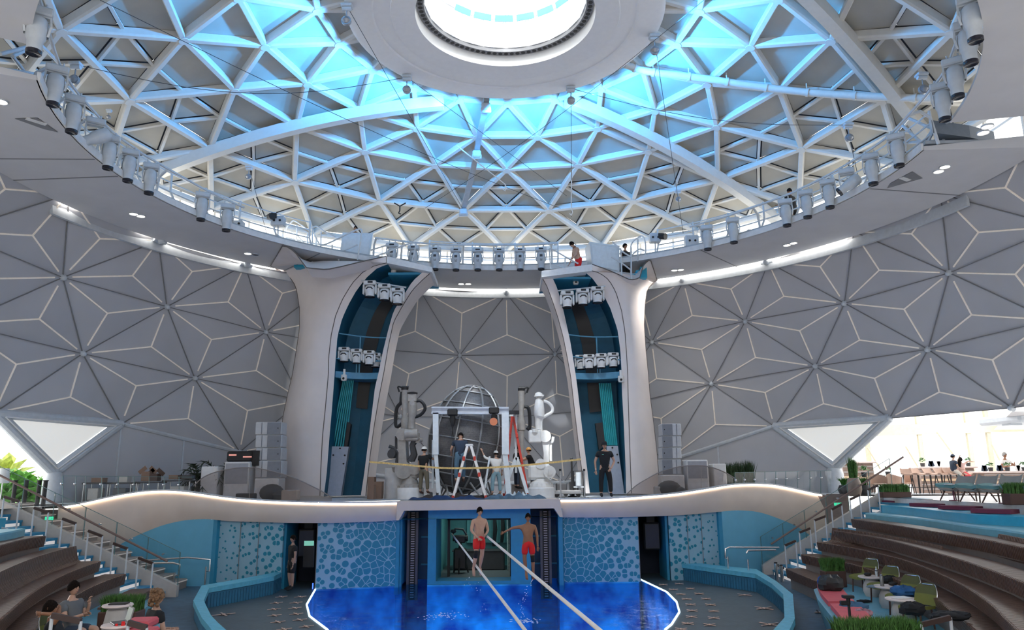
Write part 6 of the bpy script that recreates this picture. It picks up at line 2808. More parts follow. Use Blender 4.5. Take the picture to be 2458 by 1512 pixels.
lil = mat('panel_lilac', (.36, .37, .41), .5)
wbox('white_cabinet', c2_, ((315, 830), (455, 1000)), 30.6, .7, M_white, 'small white cabinet left behind the smoked screen', 'cabinet', None, M_white)
wbox('white_cabinet', c2_, ((527, 788), (742, 1000)), 30.8, .7, M_white, 'wide white cabinet with grey face behind the left smoked screen', 'cabinet', None, lil)
wbox('low_plinth', c2_, ((800, 938), (1010, 1080)), 30.5, .9, M_white, 'white low plinth below the left speaker stack', 'plinth')
wbox('low_plinth', c4, ((790, 908), (1000, 1040)), 30.5, .9, M_white, 'white low plinth below the right speaker stack', 'plinth')
wbox('white_cabinet', c4, ((1010, 770), (1215, 950)), 30.6, .9, M_white, 'wide white cabinet beside the right speaker stack', 'cabinet', None, lil)
wbox('white_cabinet', c4, ((1255, 805), (1380, 950)), 30.8, .8, M_white, 'small white cabinet at the tall grass planter', 'cabinet')
wbox('stage_case', c2_, ((1040, 1045), (1180, 1135)), 28.9, .5, mat('case_tan', (.5, .42, .36), .6), 'small tan box behind the left smoked screen near the tower', 'box')
wbox('stage_case', c4, ((730, 1012), (850, 1090)), 29.9, .5, M_conc, 'small pale box behind the right smoked screen', 'box')
wbox('stage_case', c2_, ((625, 1075), (780, 1095)), 28.9, .5, M_dark, 'flat dark box behind the left smoked screen', 'box')
a = atY(*c2_(690, 760), 31.4)
t = thing('mixing_console', 'dark console with red and blue lights on the left white cabinet', 'console', (a.x, 31.2, atY(*c2_(640, 788), 30.8).z))
m = MB()
m.bbox((0, 0, .22), (1.0, .5, .42), 0, .05)
m.box((.55, 0, .15), (.45, .3, .6))
build('case', m, M_black, t)
m = MB()
m.box((-.25, -.27, .28), (.3, .02, .06))
m.box((.35, -.27, .2), (.35, .02, .05))
build('display', m, mat('console_glow', (.6, .2, .15), .5, emit=(.8, .35, .3), es=.8), t)
for px, py, lab, fn in ((945, 1080, 'left', c2_), (860, 1040, 'right', c4)):
    p = atY(*fn(px, py), 30.0)
    m = MB()
    m.ell((p.x, 30.1, SD + .28), (.48, .4, .34), 14, 8)
    m.ell((p.x + .3, 30.0, SD + .2), (.35, .3, .2), 12, 6)
    o = build('covered_heap', m, M_dark)
    tag(o, 'low dark heap behind the %s smoked screen' % lab, 'heap')

# smoked curved screens and clear balustrades on the stage edge --------------


def screen(side, pts_top, fn, Yoff):
    T = [fn(x, y) for x, y in pts_top]
    P = []
    top = []
    n = 40
    for i in range(n + 1):
        px = T[0][0] + (T[-1][0] - T[0][0]) * i / n
        py = interp(T, px)
        Y = wallY(px) + .15
        bt = atY(px, interp(TOPL, px) - 1, Y)
        tp = atY(px, min(py, interp(TOPL, px) - 2), Y)
        P.append(bt)
        top.append(tp)
    t = thing('curved_screen', 'arched smoked glass screen on the %s of the stage edge' % side, 'glass screen', P[n // 2])
    m = MB()
    m.loft([top, P], 0, True)
    build('smoked_pane', m, M_smoke, t, world=True)
    m = MB()
    m.tube(top, .02, 6)
    j = int(n * (.42 if side == 'left' else .68))
    m.cyl(top[j], P[j], .012, .012, 5)
    build('edge', m, mat('screen_edge', (.25, .22, .21), .4), t, world=True)


screen('left', [(250, 1000), (330, 930), (450, 880), (600, 848), (720, 840), (850, 850), (1000, 885), (1150, 930), (1300, 1000), (1400, 1050), (1500, 1110)], c2_, 0)
screen('right', [(470, 1080), (560, 1000), (650, 945), (750, 890), (850, 855), (960, 830), (1080, 822), (1200, 828), (1320, 865), (1440, 930), (1470, 965)], c4, 0)


def clear_fence(side, xs, ytop, lab):
    t = thing('clear_fence', lab, 'balustrade', atY(xs[0], 1200, wallY(xs[0])))
    for a, b in zip(xs, xs[1:]):
        Ya, Yb = wallY(a) + .12, wallY(b) + .12
        A, B = atY(a, ytop(a), Ya), atY(b, ytop(b), Yb)
        C_, D = atY(a, interp(TOPL, a), Ya), atY(b, interp(TOPL, b), Yb)
        C_.z = min(C_.z, A.z - .1)
        D.z = min(D.z, B.z - .1)
        m = MB()
        g = (B - A) * .02
        m.add([A + g, B - g, D - g, C_ + g], [(0, 1, 2, 3)])
        build('glass_pane', m, M_clear, t, world=True)
        m = MB()
        m.cyl(A, C_, .012, .012, 5)
        m.beam(A, B, .02, .015)
        build('pane_edge', m, mat('glass_edge_teal', (.10, .20, .20), .3), t, world=True)
        m = MB()
        p = A.lerp(B, .0) - V((0, 0, .28))
        m.ell(p, (.05, .05, .05), 8, 6)
        build('clip', m, M_chrome, t, world=True)


clear_fence('left', [150, 182, 206, 244, 284, 322, 358, 394, 430, 466], lambda x: 1142 + (x - 150) * .01, 'clear glass balustrade along the left end of the stage edge')
clear_fence('right', [1764, 1786, 1810, 1836, 1862, 1886, 1914, 1944, 1970, 1996], lambda x: 1134 - (x - 1764) * .02, 'clear glass balustrade along the right end of the stage edge')
# =================================================================== FURNITURE AND PLANTS


def blades(m, c, rx, ry, h, n, w=.012, lean=.25, seed=1, z0=0.0, rnd_h=.25):
    rnd = random.Random(seed)
    for _ in range(n):
        a, r = rnd.random() * 6.28, math.sqrt(rnd.random())
        x, y = c[0] + rx * r * math.cos(a) if rx == ry else c[0] + rx * (rnd.random() * 2 - 1), c[1] + ry * r * math.sin(a) if rx == ry else c[1] + ry * (rnd.random() * 2 - 1)
        hh = h * (1 - rnd_h * rnd.random())
        dx, dy = rnd.gauss(0, lean) * hh, rnd.gauss(0, lean) * hh
        b = rnd.random() * 6.28
        u = V((math.cos(b) * w, math.sin(b) * w, 0))
        p0 = V((x, y, c[2] + z0))
        p1 = p0 + V((dx * .35, dy * .35, hh * .6))
        p2 = p0 + V((dx, dy, hh))
        m.add([p0 - u, p0 + u, p1 + u * .8, p1 - u * .8, p2], [(0, 1, 2, 3), (3, 2, 4)])


def box_planter(px, py, Y, w, h, lab, seed, gh=.28, dep=.4, n=900, z=None, rz=0):
    p = atY(px, py, Y)
    z = p.z if z is None else z
    t = thing('grass_planter', lab, 'planter', (p.x, Y, z), rz)
    m = MB()
    m.bbox((0, 0, h / 2), (w, dep, h), 0, .02)
    build('box', m, M_soil, t)
    m = MB()
    blades(m, (0, 0, h - .02), w * .47, dep * .45 + .001, gh, n, .012, .18, seed)
    build('grass', m, M_grass, t, kind=None)
    return t


def palm(px, py, Y, s, lab, seed, z=None):
    p = atY(px, py, Y)
    t = thing('potted_palm', lab, 'palm', (p.x, Y, p.z if z is None else z))
    rnd = random.Random(seed)
    m = MB()
    m.lathe([(0, 0), (.2 * s, 0), (.26 * s, .35 * s), (.22 * s, .35 * s)], (0, 0, 0), 14)
    build('pot', m, M_dark, t)
    m = MB()
    for k in range(16):
        a = k * 2.4
        L = s * (.75 + .4 * rnd.random())
        up = .5 + .9 * rnd.random()
        P = [V((L * u * math.cos(a) * .8, L * u * math.sin(a) * .6, .35 * s + L * (up * u - .75 * u * u * u))) for u in [i / 8 for i in range(9)]]
        m.tube(P, .012 * s, 4, smooth=False)
        for i in range(2, 9):
            d = (P[i] - P[i - 1]).normalized()
            sd = d.cross(V((0, 0, 1))).normalized()
            for s2 in (-1, 1):
                tip = P[i] + (sd * s2 * .7 + d * .7 - V((0, 0, .25))) * .30 * s
                m.add([P[i] - d * .05, P[i] + d * .05, tip], [(0, 1, 2)])
    build('fronds', m, M_leafd, t)
    return t


# --- tall grasses and low cabinet planters right of the right tower
for i, (px, Y, hh, lab) in enumerate(((1752, 31.5, 1.05, 'left clump'), (1772, 31.6, 1.1, 'middle clump'), (1798, 31.7, 1.15, 'right clump'))):
    p = atY(px, 1148, Y)
    t = thing('tall_grass_planter', 'tall dark green upright grass on the stage edge, %s' % lab, 'grass plant', (p.x, Y, SD), group='tall grasses beside the right white cabinets')
    m = MB()
    m.bbox((0, 0, .18), (.5, .4, .36), 0, .03)
    build('pot', m, M_soil, t)
    m = MB()
    blades(m, (0, 0, .3), .18, .18, hh, 260, .02, .12, i + 5)
    build('blades', m, mat('tall_grass_dark', (.02, .05, .015), .7, noise=.5), t)
for i, px in enumerate((1655, 1678, 1714, 1728)):
    p = atY(px, 1104, 31.9)
    t = thing('grass_tuft', 'short dark grass tuft behind the right white cabinets, %s from the left' % ORD[i], 'grass plant', (p.x, 31.9, SD))
    m = MB()
    m.box((0, 0, .42), (.4, .3, .84))
    build('box', m, M_soil, t)
    m = MB()
    blades(m, (0, 0, .8), .18, .15, .42, 150, .018, .2, i + 15)
    build('blades', m, mat('tall_grass_dark', (.02, .05, .015), .7, noise=.5), t)
palm(480, 1150, 31.2, 1.25, 'dark potted palm left of the white cabinets, lower one', 3, SD + .1)
palm(525, 1150, 31.8, 1.55, 'dark potted palm behind the wide white cabinet, taller one', 4, SD + .1)
# tables and boxes along the left wall
for i, (x0, x1, y) in enumerate(((205, 262, 1158), (262, 330, 1158), (330, 395, 1156), (395, 470, 1152))):
    Y = 29.7 + .2 * i
    a, b = atY(x0 + 3, y, Y), atY(x1 - 3, y, Y)
    W = b.x - a.x
    t = thing('work_table', 'dark topped table behind the left glass fence, %s from the left' % ORD[i], 'table', ((a.x + b.x) / 2, Y, SD))
    H = a.z - SD
    m = MB()
    m.bbox((0, 0, H - .03), (W, .7, .06), 0, .01)
    build('tabletop', m, M_dark, t)
    for sx in (-1, 1):
        for sy in (-1, 1):
            m = MB()
            m.cyl((sx * W * .44, sy * .28, 0), (sx * W * .44, sy * .28, H - .05), .025, .025, 6)
            build('leg', m, M_chrome, t)
    if i in (0, 1, 3):
        m = MB()
        m.bbox((0, 0, H * .4), (W * .5, .5, H * .6), 0, .02)
        o = build('under_crate', m, M_conc if i != 1 else M_grcl, t)
for (px, py, w_, h_, lab, mt, z_) in ((353, 1152, .40, .46, 'open cardboard box on the third left table', M_box, None), (372, 1152, .38, .36, 'darker open cardboard box beside the tall one', mat('cardboard_dark', (.08, .05, .04), .8), None),
                                     (238, 1158, .55, .22, 'flat tan carton on the first left table', M_box, None), (300, 1158, .4, .26, 'pale carton on the second left table', M_conc, None),
                                     (420, 1152, .45, .2, 'low brown carton on the fourth left table', M_box, None), (452, 1152, .5, .2, 'long dark carton on the fourth left table', M_dark, None)):
    i_ = 0 if px < 262 else (1 if px < 330 else (2 if px < 395 else 3))
    Yt = 29.7 + .2 * i_
    zt_ = atY(300, (1158, 1158, 1156, 1152)[i_], Yt).z + .01
    p = atY(px, py, Yt)
    m = MB()
    w_, h_ = w_ * .8, h_ * .8
    m.box((p.x, Yt, zt_ + h_ / 2), (w_, .35, h_))
    if 'open' in lab:
        for s in (-1, 1):
            m.beam((p.x + s * w_ / 2, Yt, zt_ + h_), (p.x + s * (w_ / 2 + .1), Yt, zt_ + h_ + .12), .34, .01, (0, 1, 0))
    o = build('cardboard_box', m, mt)
    tag(o, lab, 'box')

# --- right: terrace bar ------------------------------------------------------
BY = 32.5
c5b = lambda x, y: (1860 + x / 4.11, 940 + y / 4.11)


def B5(x, y, Y):
    return atY(*c5b(x, y), Y)


# glazed wall far behind, mullions and head beam
m = MB()
for x in (1420, 1905, 2100, 2700, 900):
    m.beam(V((B5(x, 400, 44).x, 44, BD)), V((B5(x, 400, 44).x, 44, 5)), .22, .2, (0, 1, 0))
for (x0, y0, x1, y1) in ((1600, 400, 1760, 620), (1290, 540, 1410, 740), (910, 550, 1040, 760), (2140, 520, 2220, 680)):
    m.cyl(B5(x0, y0, 43.5), B5(x1, y1, 43.5), .05, .05, 6)
m.beam(B5(700, 395, 44), B5(2800, 330, 44), .3, .6)
o = struct('window_5', m, mat('mullion_cream', (.40, .35, .25), .6))
m = MB()
m.add([V((7, 44.2, BD)), V((45, 44.2, BD)), V((45, 44.2, 9)), V((7, 44.2, 9))], [(0, 1, 2, 3)])
build('pane', m, M_winp, o, world=True)
# low ceiling over the bar with recessed unit
m = MB()
a, b = B5(1300, 330, 38), B5(2900, 210, 30)
zc = B5(2300, 300, 34).z
flat(m, [(B5(2150, 300, 40).x, 40), (40, 40), (40, 27.5), (B5(2200, 340, 28).x + .6, 28)], [], zc)
m.v = [V((v.x, v.y, v.z)) for v in m.v]
struct('ceiling_bar', m, M_soffit)
m = MB()
p = B5(2370, 320, 31)
m.bbox((p.x + 1.2, 31.5, p.z + .2), (3.4, 2.4, .35), .1, .1)
m.box((p.x, 31.2, p.z), (.5, .5, .08), .1)
o = build('ceiling_unit', m, M_fix)
tag(o, 'grey ceiling unit above the bar at the right edge', 'ceiling unit')


def counter(name, x0, x1, ytop, ybot, Y, dep, lab):
    a, b = B5(x0, ytop, Y), B5(x1, ytop, Y)
    t = thing(name, lab, 'bar counter', ((a.x + b.x) / 2, Y + dep / 2, BD))
    H = a.z - BD
    W = b.x - a.x
    m = MB()
    m.bbox((0, -.08, H - .04), (W + .2, dep + .2, .08), 0, .02)
    build('countertop', m, M_cream, t)
    m = MB()
    m.box((0, 0, (H - .08) / 2), (W, dep, H - .08))
    build('body', m, mat('bar_timber', (.30, .21, .17), .5, noise=.2), t)
    for k in range(5):
        m = MB()
        m.box((0, -dep / 2 - .012, H * (.16 + .17 * k)), (W, .02, H * (.05 if k != 2 else .09)))
        build('front_band', m, mat('band_cream', (.80, .60, .40), .5) if k == 2 else mat('band_grey', (.42, .37, .35), .5), t)
    return t, H, a


ct, cH, ca = counter('bar_counter', 2060, 2900, 785, 990, 32.3, 1.0, 'long bar counter with cream top at the right edge')
c2t, c2H, c2a = counter('bar_counter', 1430, 1960, 740, 960, 33.6, .8, 'bar counter behind the row of stools')
c3t, c3H, c3a = counter('bar_counter', 665, 965, 690, 930, 34.5, .9, 'small bar counter at the left of the terrace behind the tall pot')


def stool(p, rz, lab, proto=[None]):
    if proto[0] is None:
        t = thing('bar_stool', lab, 'stool', (0, 0, 0), group='bar stools at the counter')
        m = MB()
        rows = []
        for i in range(7):
            u = i / 6
            y = -.2 + .42 * u
            z = .78 + (.22 * max(0, (u - .62) / .38) ** 1.3)
            rows.append([V((-.21, y, z + .04)), V((-.12, y, z)), V((.12, y, z)), V((.21, y, z + .04))])
        m.slab(rows, (0, 0, .05), 0, True)
        build('seat', m, M_tan, t)
        for sx in (-1, 1):
            for sy in (-1, 1):
                m = MB()
                m.cyl((sx * .24, sy * .24, 0), (sx * .15, sy * .14, .79), .017, .02, 6)
                build('leg', m, M_black, t)
        m = MB()
        for a, b in (((-.2, -.2), (.2, -.2)), ((.2, -.2), (.2, .2)), ((.2, .2), (-.2, .2)), ((-.2, .2), (-.2, -.2))):
            m.cyl((a[0], a[1], .3), (b[0], b[1], .3), .012, .012, 5)
        build('footrest', m, M_black, t)
        proto[0] = t
        o = t
    else:
        o = copy_tree(proto[0])
    place(o, p, rz, lab)
    return o


st = [1300, 1410, 1530, 1640, 1730, 1870]
spos = []
for i, x in enumerate(st):
    p = B5(x, 800, 31.6)
    spos.append(p)
    stool((p.x, 31.6, BD), 0.25 if i else -.3, 'tan bar stool with thin black legs, %s from the left%s' % (ORD[i], ' under the man' if i == 4 else (' under the woman' if i == 5 else '')))
# tan chairs and cafe tables further left
for i, (x, Y, rz) in enumerate(((1020, 32.5, 2.9), (1180, 33.2, -1.2), (1345, 34.5, 3.1))):
    p = B5(x, 850, Y)
    t = thing('tan_armchair', 'tan shell armchair on the bright terrace, %s from the left' % ORD[i], 'chair', (p.x, Y, BD), rz)
    m = MB()
    rows = []
    for a in range(-8, 9):
        r = a / 8
        rows.append([V((.34 * math.sin(r * 1.7), -.30 * math.cos(r * 1.7), z)) for z in (.42, .60, .86 - .16 * abs(r))])
    m.slab(rows, (0, .03, .0), 0, True)
    build('shell', m, M_tan, t)
    m = MB()
    m.bbox((0, 0, .42), (.55, .5, .08), 0, .03)
    build('seat', m, M_tan, t)
    for sx in (-1, 1):
        for sy in (-1, 1):
            m = MB()
            m.cyl((sx * .28, sy * .26, 0), (sx * .18, sy * .16, .4), .016, .018, 6)
            build('leg', m, M_black, t)


def cafe_table(p, H, r, lab, topm, polem, grp=None):
    t = thing('side_table', lab, 'table', (p[0], p[1], BD), group=grp)
    m = MB()
    m.lathe([(0, H), (r, H), (r, H - .02), (0, H - .02)], (0, 0, 0), 20)
    build('tabletop', m, topm, t)
    m = MB()
    m.cyl((0, 0, .02), (0, 0, H), .02, .02, 8)
    build('pole', m, polem, t)
    m = MB()
    m.lathe([(0, .025), (r * .65, .02), (r * .65, 0)], (0, 0, 0), 20)
    build('base', m, polem, t)
    return t


def pot_plant(p, s, lab, mt=None):
    t = thing('potted_plant', lab, 'plant', p)
    m = MB()
    m.lathe([(0, 0), (.07 * s, 0), (.09 * s, .14 * s), (.07 * s, .14 * s)], (0, 0, 0), 12)
    build('pot', m, M_dark, t)
    m = MB()
    rnd = random.Random(int(p[0] * 100))
    for _ in range(60):
        a, b = rnd.random() * 6.28, rnd.random() * 1.4
        c = V((math.cos(a) * math.cos(b), math.sin(a) * math.cos(b), math.sin(b))) * .13 * s * (.6 + .5 * rnd.random()) + V((0, 0, .2 * s))
        u = V((rnd.gauss(0, 1), rnd.gauss(0, 1), rnd.gauss(0, 1))).normalized() * .035 * s
        w_ = u.orthogonal().normalized() * .025 * s
        m.add([c - u, c + w_, c + u, c - w_], [(0, 1, 2, 3)])
    build('leaves', m, mt or M_leaf, t)
    return t


p = B5(905, 826, 32.0)
cafe_table((p.x, 32.0), .74, .3, 'small round table left on the terrace with a plant on it', M_black, M_black)
pot_plant((p.x - .1, 32.0, BD + .74), 1.3, 'small plant on the left terrace table')
p = B5(1115, 810, 34.0)
cafe_table((p.x, 34.0), .78, .28, 'small round table between the tan armchairs', M_black, M_black)
pot_plant((p.x, 34.0, BD + .78), 1.2, 'small plant on the table between the tan armchairs')
for i, (x, zt_, Y) in enumerate(((1460, c2H, 33.9), (1910, c2H, 33.8), (2125, cH, 33.0), (2290, cH, 32.6), (2445, cH, 32.6))):
    q = B5(x, 740, Y)
    pot_plant((q.x, Y, BD + zt_ + .0), 1.15, 'small green pot plant on the bar counters, %s from the left' % ORD[i])
for i, (x, H_, Y) in enumerate(((1545, c2H, 33.8), (1620, c2H, 33.9), (2065, cH, 32.9), (2400, cH, 32.5), (2215, cH, 32.5))):
    q = B5(x, 740, Y)
    t = thing('menu_stand', 'small folded menu stand on the bar counters, %s from the left' % ['first', 'second', 'third', 'fifth', 'fourth'][i], 'menu stand', (q.x, Y, BD + H_))
    m = MB()
    for s in (-1, 1):
        m.beam((s * .07, 0, 0), (0, 0, .24), .18, .012, (0, 1, 0))
    build('card', m, M_paper if i % 2 else M_navy, t)
# tall pot with reeds
p = B5(790, 1020, 30.2)
t = thing('tall_reed_pot', 'tall taupe pot of upright green reeds behind the right stairs', 'plant', (p.x, 30.2, BD))
m = MB()
H = B5(790, 850, 30.2).z - BD
m.lathe([(0, 0), (.2, 0), (.28, H * .35), (.27, H * .7), (.20, H), (.17, H - .02)], (0, 0, 0), 24)
build('pot', m, mat('pot_taupe', (.32, .24, .20), .6), t)
m = MB()
blades(m, (0, 0, H - .1), .15, .15, .95, 320, .014, .07, 9)
build('reeds', m, M_grass, t)
for i, (x, y) in enumerate(((880, 1000), (700, 1000))):
    p = B5(x, y, 30.8)
    t = thing('round_pot_plant', 'low grey round pot with leafy plant beside the tall reed pot, %s' % ('right side' if i == 0 else 'left side'), 'plant', (p.x, 30.8, BD))
    m = MB()
    m.lathe([(0, 0), (.2, 0), (.3, .25), (.22, .42), (.18, .42)], (0, 0, 0), 18)
    build('pot', m, M_dark, t)
    m = MB()
    blades(m, (0, 0, .4), .12, .12, .35, 60, .03, .5, 31 + i)
    build('leaves', m, M_leaf, t)
zb = BD
tq = B5(1180, 1050, 23.5)
box_planter(*c5b(1185, 1060), 28.2, 1.05, .2, 'low grass planter box at the top of the right stairs', 11, gh=.34, z=BD, n=1200)
box_planter(*c5b(2440, 1160), 21.0, .8, .3, 'grass planter at the right edge beside the maroon cushions', 12, gh=.34, z=BD, n=900)


def lounge(p, rz, lab, proto=[None]):
    if proto[0] is None:
        t = thing('lounge_chair', lab, 'lounge chair', (0, 0, 0), group='grey lounge chairs facing the pool')
        m = MB()
        rows = []
        for i in range(13):
            u = i / 12
            if u < .55:
                y = .38 - .70 * (u / .55)
                z = .36 - .06 * math.sin(u / .55 * PI * .5)
            else:
                v = (u - .55) / .45
                y = -.32 - .26 * v
                z = .30 + .46 * v
            wv_ = .36 - .04 * abs(u - .5)
            rows.append([V((-wv_, y, z + .07)), V((-wv_ * .7, y, z)), V((0, y, z - .01)), V((wv_ * .7, y, z)), V((wv_, y, z + .07))])
        m.slab(rows, (0, 0, -.03), 0, True)
        build('shell', m, mat('chair_grey', (.30, .30, .28), .6), t)
        m = MB()
        rows = [[V((x, y, .36 + .05 * math.sin(x * 4 + y * 3) + (.06 if abs(x) > .3 else 0))) for x in (-.36, -.2, 0, .2, .36)] for y in (-.3, -.1, .1, .3, .42)]
        m.slab(rows, (0, 0, .09), 0, True)
        build('seat_cushion', m, mat('teal_cushion', (.14, .30, .30), .8), t)
        for sx in (-1, 1):
            for sy in (-1, 1):
                m = MB()
                m.cyl((sx * .34, sy * .34 - .02, 0), (sx * .24, sy * .2 - .02, .31), .02, .025, 6)
                build('leg', m, M_soil, t)
        m = MB()
        m.beam((-.3, -.02, .2), (.3, -.02, .2), .04, .03)
        build('stretcher', m, M_soil, t)
        proto[0] = o = t
    else:
        o = copy_tree(proto[0])
    place(o, p, rz, lab)


for i, (x, y, Y) in enumerate(((1800, 1100, 24.6), (2010, 1130, 23.4), (2240, 1140, 22.3), (2480, 1160, 21.3))):
    p = B5(x, y, Y)
    lounge((p.x, Y, BD), 1.9, 'grey lounge chair with teal cushion above the blue steps, %s from the left' % ORD[i])
for i, (x, Y) in enumerate(((1775, 24.4), (2268, 21.9))):
    p = B5(x, 1100, Y)
    cafe_table((p.x, Y), .52, .24, 'small table on a thin maroon pole by the lounge chairs, %s one' % ('left' if i == 0 else 'right'), M_paper, M_maroon, 'maroon poled tables')

# --- left window side --------------------------------------------------------
m = MB()
flat(m, [(-60, 24), (-16.5, 24), (-16.5, 48), (-60, 48)], [], -.95)
struct('floor_outside', m, M_barfl)
for i, px in enumerate((37, 64, 95, 110)):
    a = atY(px, 1155, 27.0)
    m = MB()
    m.cyl((a.x, 27, -.95), (a.x, 27, a.z), .07, .07, 10)
    m.cyl((a.x, 27, a.z), (a.x, 27, a.z + .04), .09, .09, 10)
    o = build('deck_post', m, M_black)
    tag(o, 'black round post outside the left triangular window, %s from the left' % ORD[i], 'post', 'black posts by the left window')
for i, (px, py, Y, s, sd) in enumerate(((8, 1180, 29, 1.9, 1), (30, 1190, 30, 1.6, 2), (60, 1180, 31, 1.7, 3), (88, 1186, 30, 1.5, 4), (100, 1178, 31, 1.4, 5), (16, 1120, 33, 2.4, 6))):
    p = atY(px, py, Y)
    rnd = random.Random(sd)
    t = thing('tropical_plant', 'bright green broad leaved plant outside the left window, %s' % ['at the left frame edge', 'low one behind the first post', 'middle one', 'right of the middle one', 'by the grey column', 'tall yellowish one behind'][i], 'plant', (p.x, Y, -.95))
    m = MB()
    for k in range(46):
        a = rnd.random() * 6.28
        L = s * (.35 + .4 * rnd.random())
        el = .3 + 1.0 * rnd.random()
        base = V((rnd.gauss(0, .15), rnd.gauss(0, .15), rnd.random() * s * .5))
        d = V((math.cos(a) * math.cos(el), math.sin(a) * math.cos(el), math.sin(el)))
        sd_ = d.cross(V((0, 0, 1))).normalized() * .11 * s
        p1, p2 = base + d * L * .5, base + d * L * .95 - V((0, 0, L * .25))
        m.add([base, p1 + sd_, p2, p1 - sd_], [(0, 1, 2, 3)])
    build('leaves', m, mat('bright_leaf', (.13, .34, .06), .6, noise=.5, scale=4) if i != 5 else mat('yellow_leaf', (.35, .42, .08), .6, noise=.4), t)
    m = MB()
    m.cyl((0, 0, 0), (0, 0, s * .6), .05, .03, 6)
    build('stem', m, M_soil, t)
p = atY(6, 1160, 26.5)
t = thing('floor_lamp', 'pale drum shaded lamp at the left frame edge', 'lamp', (p.x, 26.5, -.95))
m = MB()
m.lathe([(.2, atY(6, 1160, 26.5).z + .95), (.16, atY(6, 1124, 26.5).z + .95)], (0, 0, 0), 18)
build('lamp_shade', m, M_paper, t)
m = MB()
m.cyl((0, 0, 0), (0, 0, atY(6, 1160, 26.5).z + 1.0), .02, .02, 8)
m.lathe([(0, .03), (.16, .02), (.16, 0)], (0, 0, 0), 14)
build('pole', m, M_chrome, t)
for px, Y, lab, tx in ((118, 25.6, 'left', 1), (2011, 29.2, 'right', 1)):
    p = atY(px, 1244 if px < 500 else 1210, Y - .7 if px < 500 else 27.9)
    t = thing('exit_sign', 'small green running man exit sign behind the %s stair glass' % lab, 'exit sign', p)
    m = MB()
    m.box((0, 0, 0), (.26, .03, .10))
    build('sign_face', m, M_exit, t)
    m = MB()
    m.box((-.03, -.02, .0), (.03, .01, .05), ry=.4)
    m.ell((-.015, -.02, .035), (.012, .006, .012), 8, 6)
    m.beam((-.03, -.02, -.02), (-.06, -.02, -.04), .01, .012)
    m.beam((-.03, -.02, -.02), (.0, -.02, -.04), .01, .012)
    m.beam((.03, -.02, 0), (.10, -.02, 0), .01, .014)
    m.add([V((.10, -.026, .02)), V((.12, -.026, 0)), V((.10, -.026, -.02))], [(0, 1, 2), (2, 1, 0)])
    m.box((0, .06, 0), (.05, .1, .05))
    build('pictogram', m, M_paper, t)

# --- lower terraces ----------------------------------------------------------
TZ = -3.24


def olive_chair(p, rz, lab, proto=[None]):
    if proto[0] is None:
        t = thing('olive_chair', lab, 'chair', (0, 0, 0), group='olive upholstered chairs on the lower terraces')
        m = MB()
        rows = []
        for i in range(6):
            u = i / 5
            rows.append([V((x, -.24 + .5 * u, .44 + .035 * (abs(x) / .26) ** 2 + (.0 if u < .8 else -.03 * (u - .8) * 5))) for x in (-.26, -.14, 0, .14, .26)])
        m.slab(rows, (0, 0, -.06), 0, True)
        build('seat', m, M_olivel, t)
        m = MB()
        rows = []
        for i in range(7):
            u = i / 6
            ww = .26 * (1 - .28 * max(0, u - .6) / .4)
            rows.append([V((x * ww / .26, -.24 - .14 * u - .05 * (1 - (x / .26) ** 2), .46 + .44 * u - (.03 * (abs(x) / .26) ** 3 if u > .9 else 0))) for x in (-.26, -.14, 0, .14, .26)])
        m.slab(rows[:4], (0, -.05, 0), 0, True)
        m.slab(rows[3:], (0, -.05, 0), 1, True)
        build('backrest', m, [M_olivel, M_olive], t)
        m = MB()
        m.tube([r[0] + V((0, -.03, 0)) for r in rows] + [r[-1] + V((0, -.03, 0)) for r in reversed(rows)], .014, 6)
        build('piping', m, M_chrome, t)
        for sx in (-1, 1):
            for sy in (-1, 1):
                m = MB()
                m.cyl((sx * .22, sy * .2, 0), (sx * .2, sy * .18, .42), .018, .02, 8)
                build('leg', m, M_soil, t)
        proto[0] = o = t
    else:
        o = copy_tree(proto[0])
    place(o, p, rz, lab)
    return o


c2x = lambda x, y: (1800 + x / 3.735, 1190 + y / 3.735)
for i, (x, y) in enumerate(((1030, 865), (1205, 960), (1385, 1075), (1520, 1190))):
    p = atZ(*c2x(x, y), TZ)
    olive_chair(p, 2.0, 'olive chair on the right lower terrace, %s' % ['farthest from the camera', 'second from the far end', 'third with the blue jacket', 'nearest with the black bag'][i])


def drum_table(p, lab, r=.34, H=.52):
    t = thing('drum_table', lab, 'table', p, group='round pedestal tables on the lower terraces')
    m = MB()
    m.lathe([(0, H), (r, H), (r + .01, H - .025), (r - .02, H - .05), (0, H - .05)], (0, 0, 0), 28)
    build('tabletop', m, M_cream, t)
    m = MB()
    m.lathe([(.12, H - .05), (.17, H - .1), (.235, H * .55), (.25, H * .25), (.2, 0.0), (0, 0)], (0, 0, 0), 22)
    build('pedestal', m, M_conc, t)
    return V((p[0], p[1], p[2] + H))


T1 = drum_table(atZ(*c2x(1110, 900), TZ), 'round table with the water bottle, farthest on the right terrace')
T2 = drum_table(atZ(*c2x(1262, 1005), TZ), 'round table with the grey flask, middle of the right terrace')
T3 = drum_table(atZ(*c2x(1385, 1140), TZ), 'round table with the white laptop, nearest on the right terrace')
t = thing('water_bottle', 'clear plastic water bottle on the far right round table', 'bottle', T1 + V((.12, -.05, 0)))
m = MB()
m.lathe([(0, 0), (.035, 0), (.035, .16), (.014, .21), (.014, .23)], (0, 0, 0), 14)
build('body', m, mat('bottle_clear', (.55, .62, .66), .15, spec=.8), t)
m = MB()
m.lathe([(.015, .225), (.017, .25), (0, .25)], (0, 0, 0), 10)
build('cap', m, M_white, t)
m = MB()
m.lathe([(.0355, .13), (.0355, .16)], (0, 0, 0), 14)
build('label_band', m, M_navy, t)
t = thing('steel_flask', 'grey steel flask on the middle right round table', 'flask', T2 + V((-.17, -.05, 0)))
m = MB()
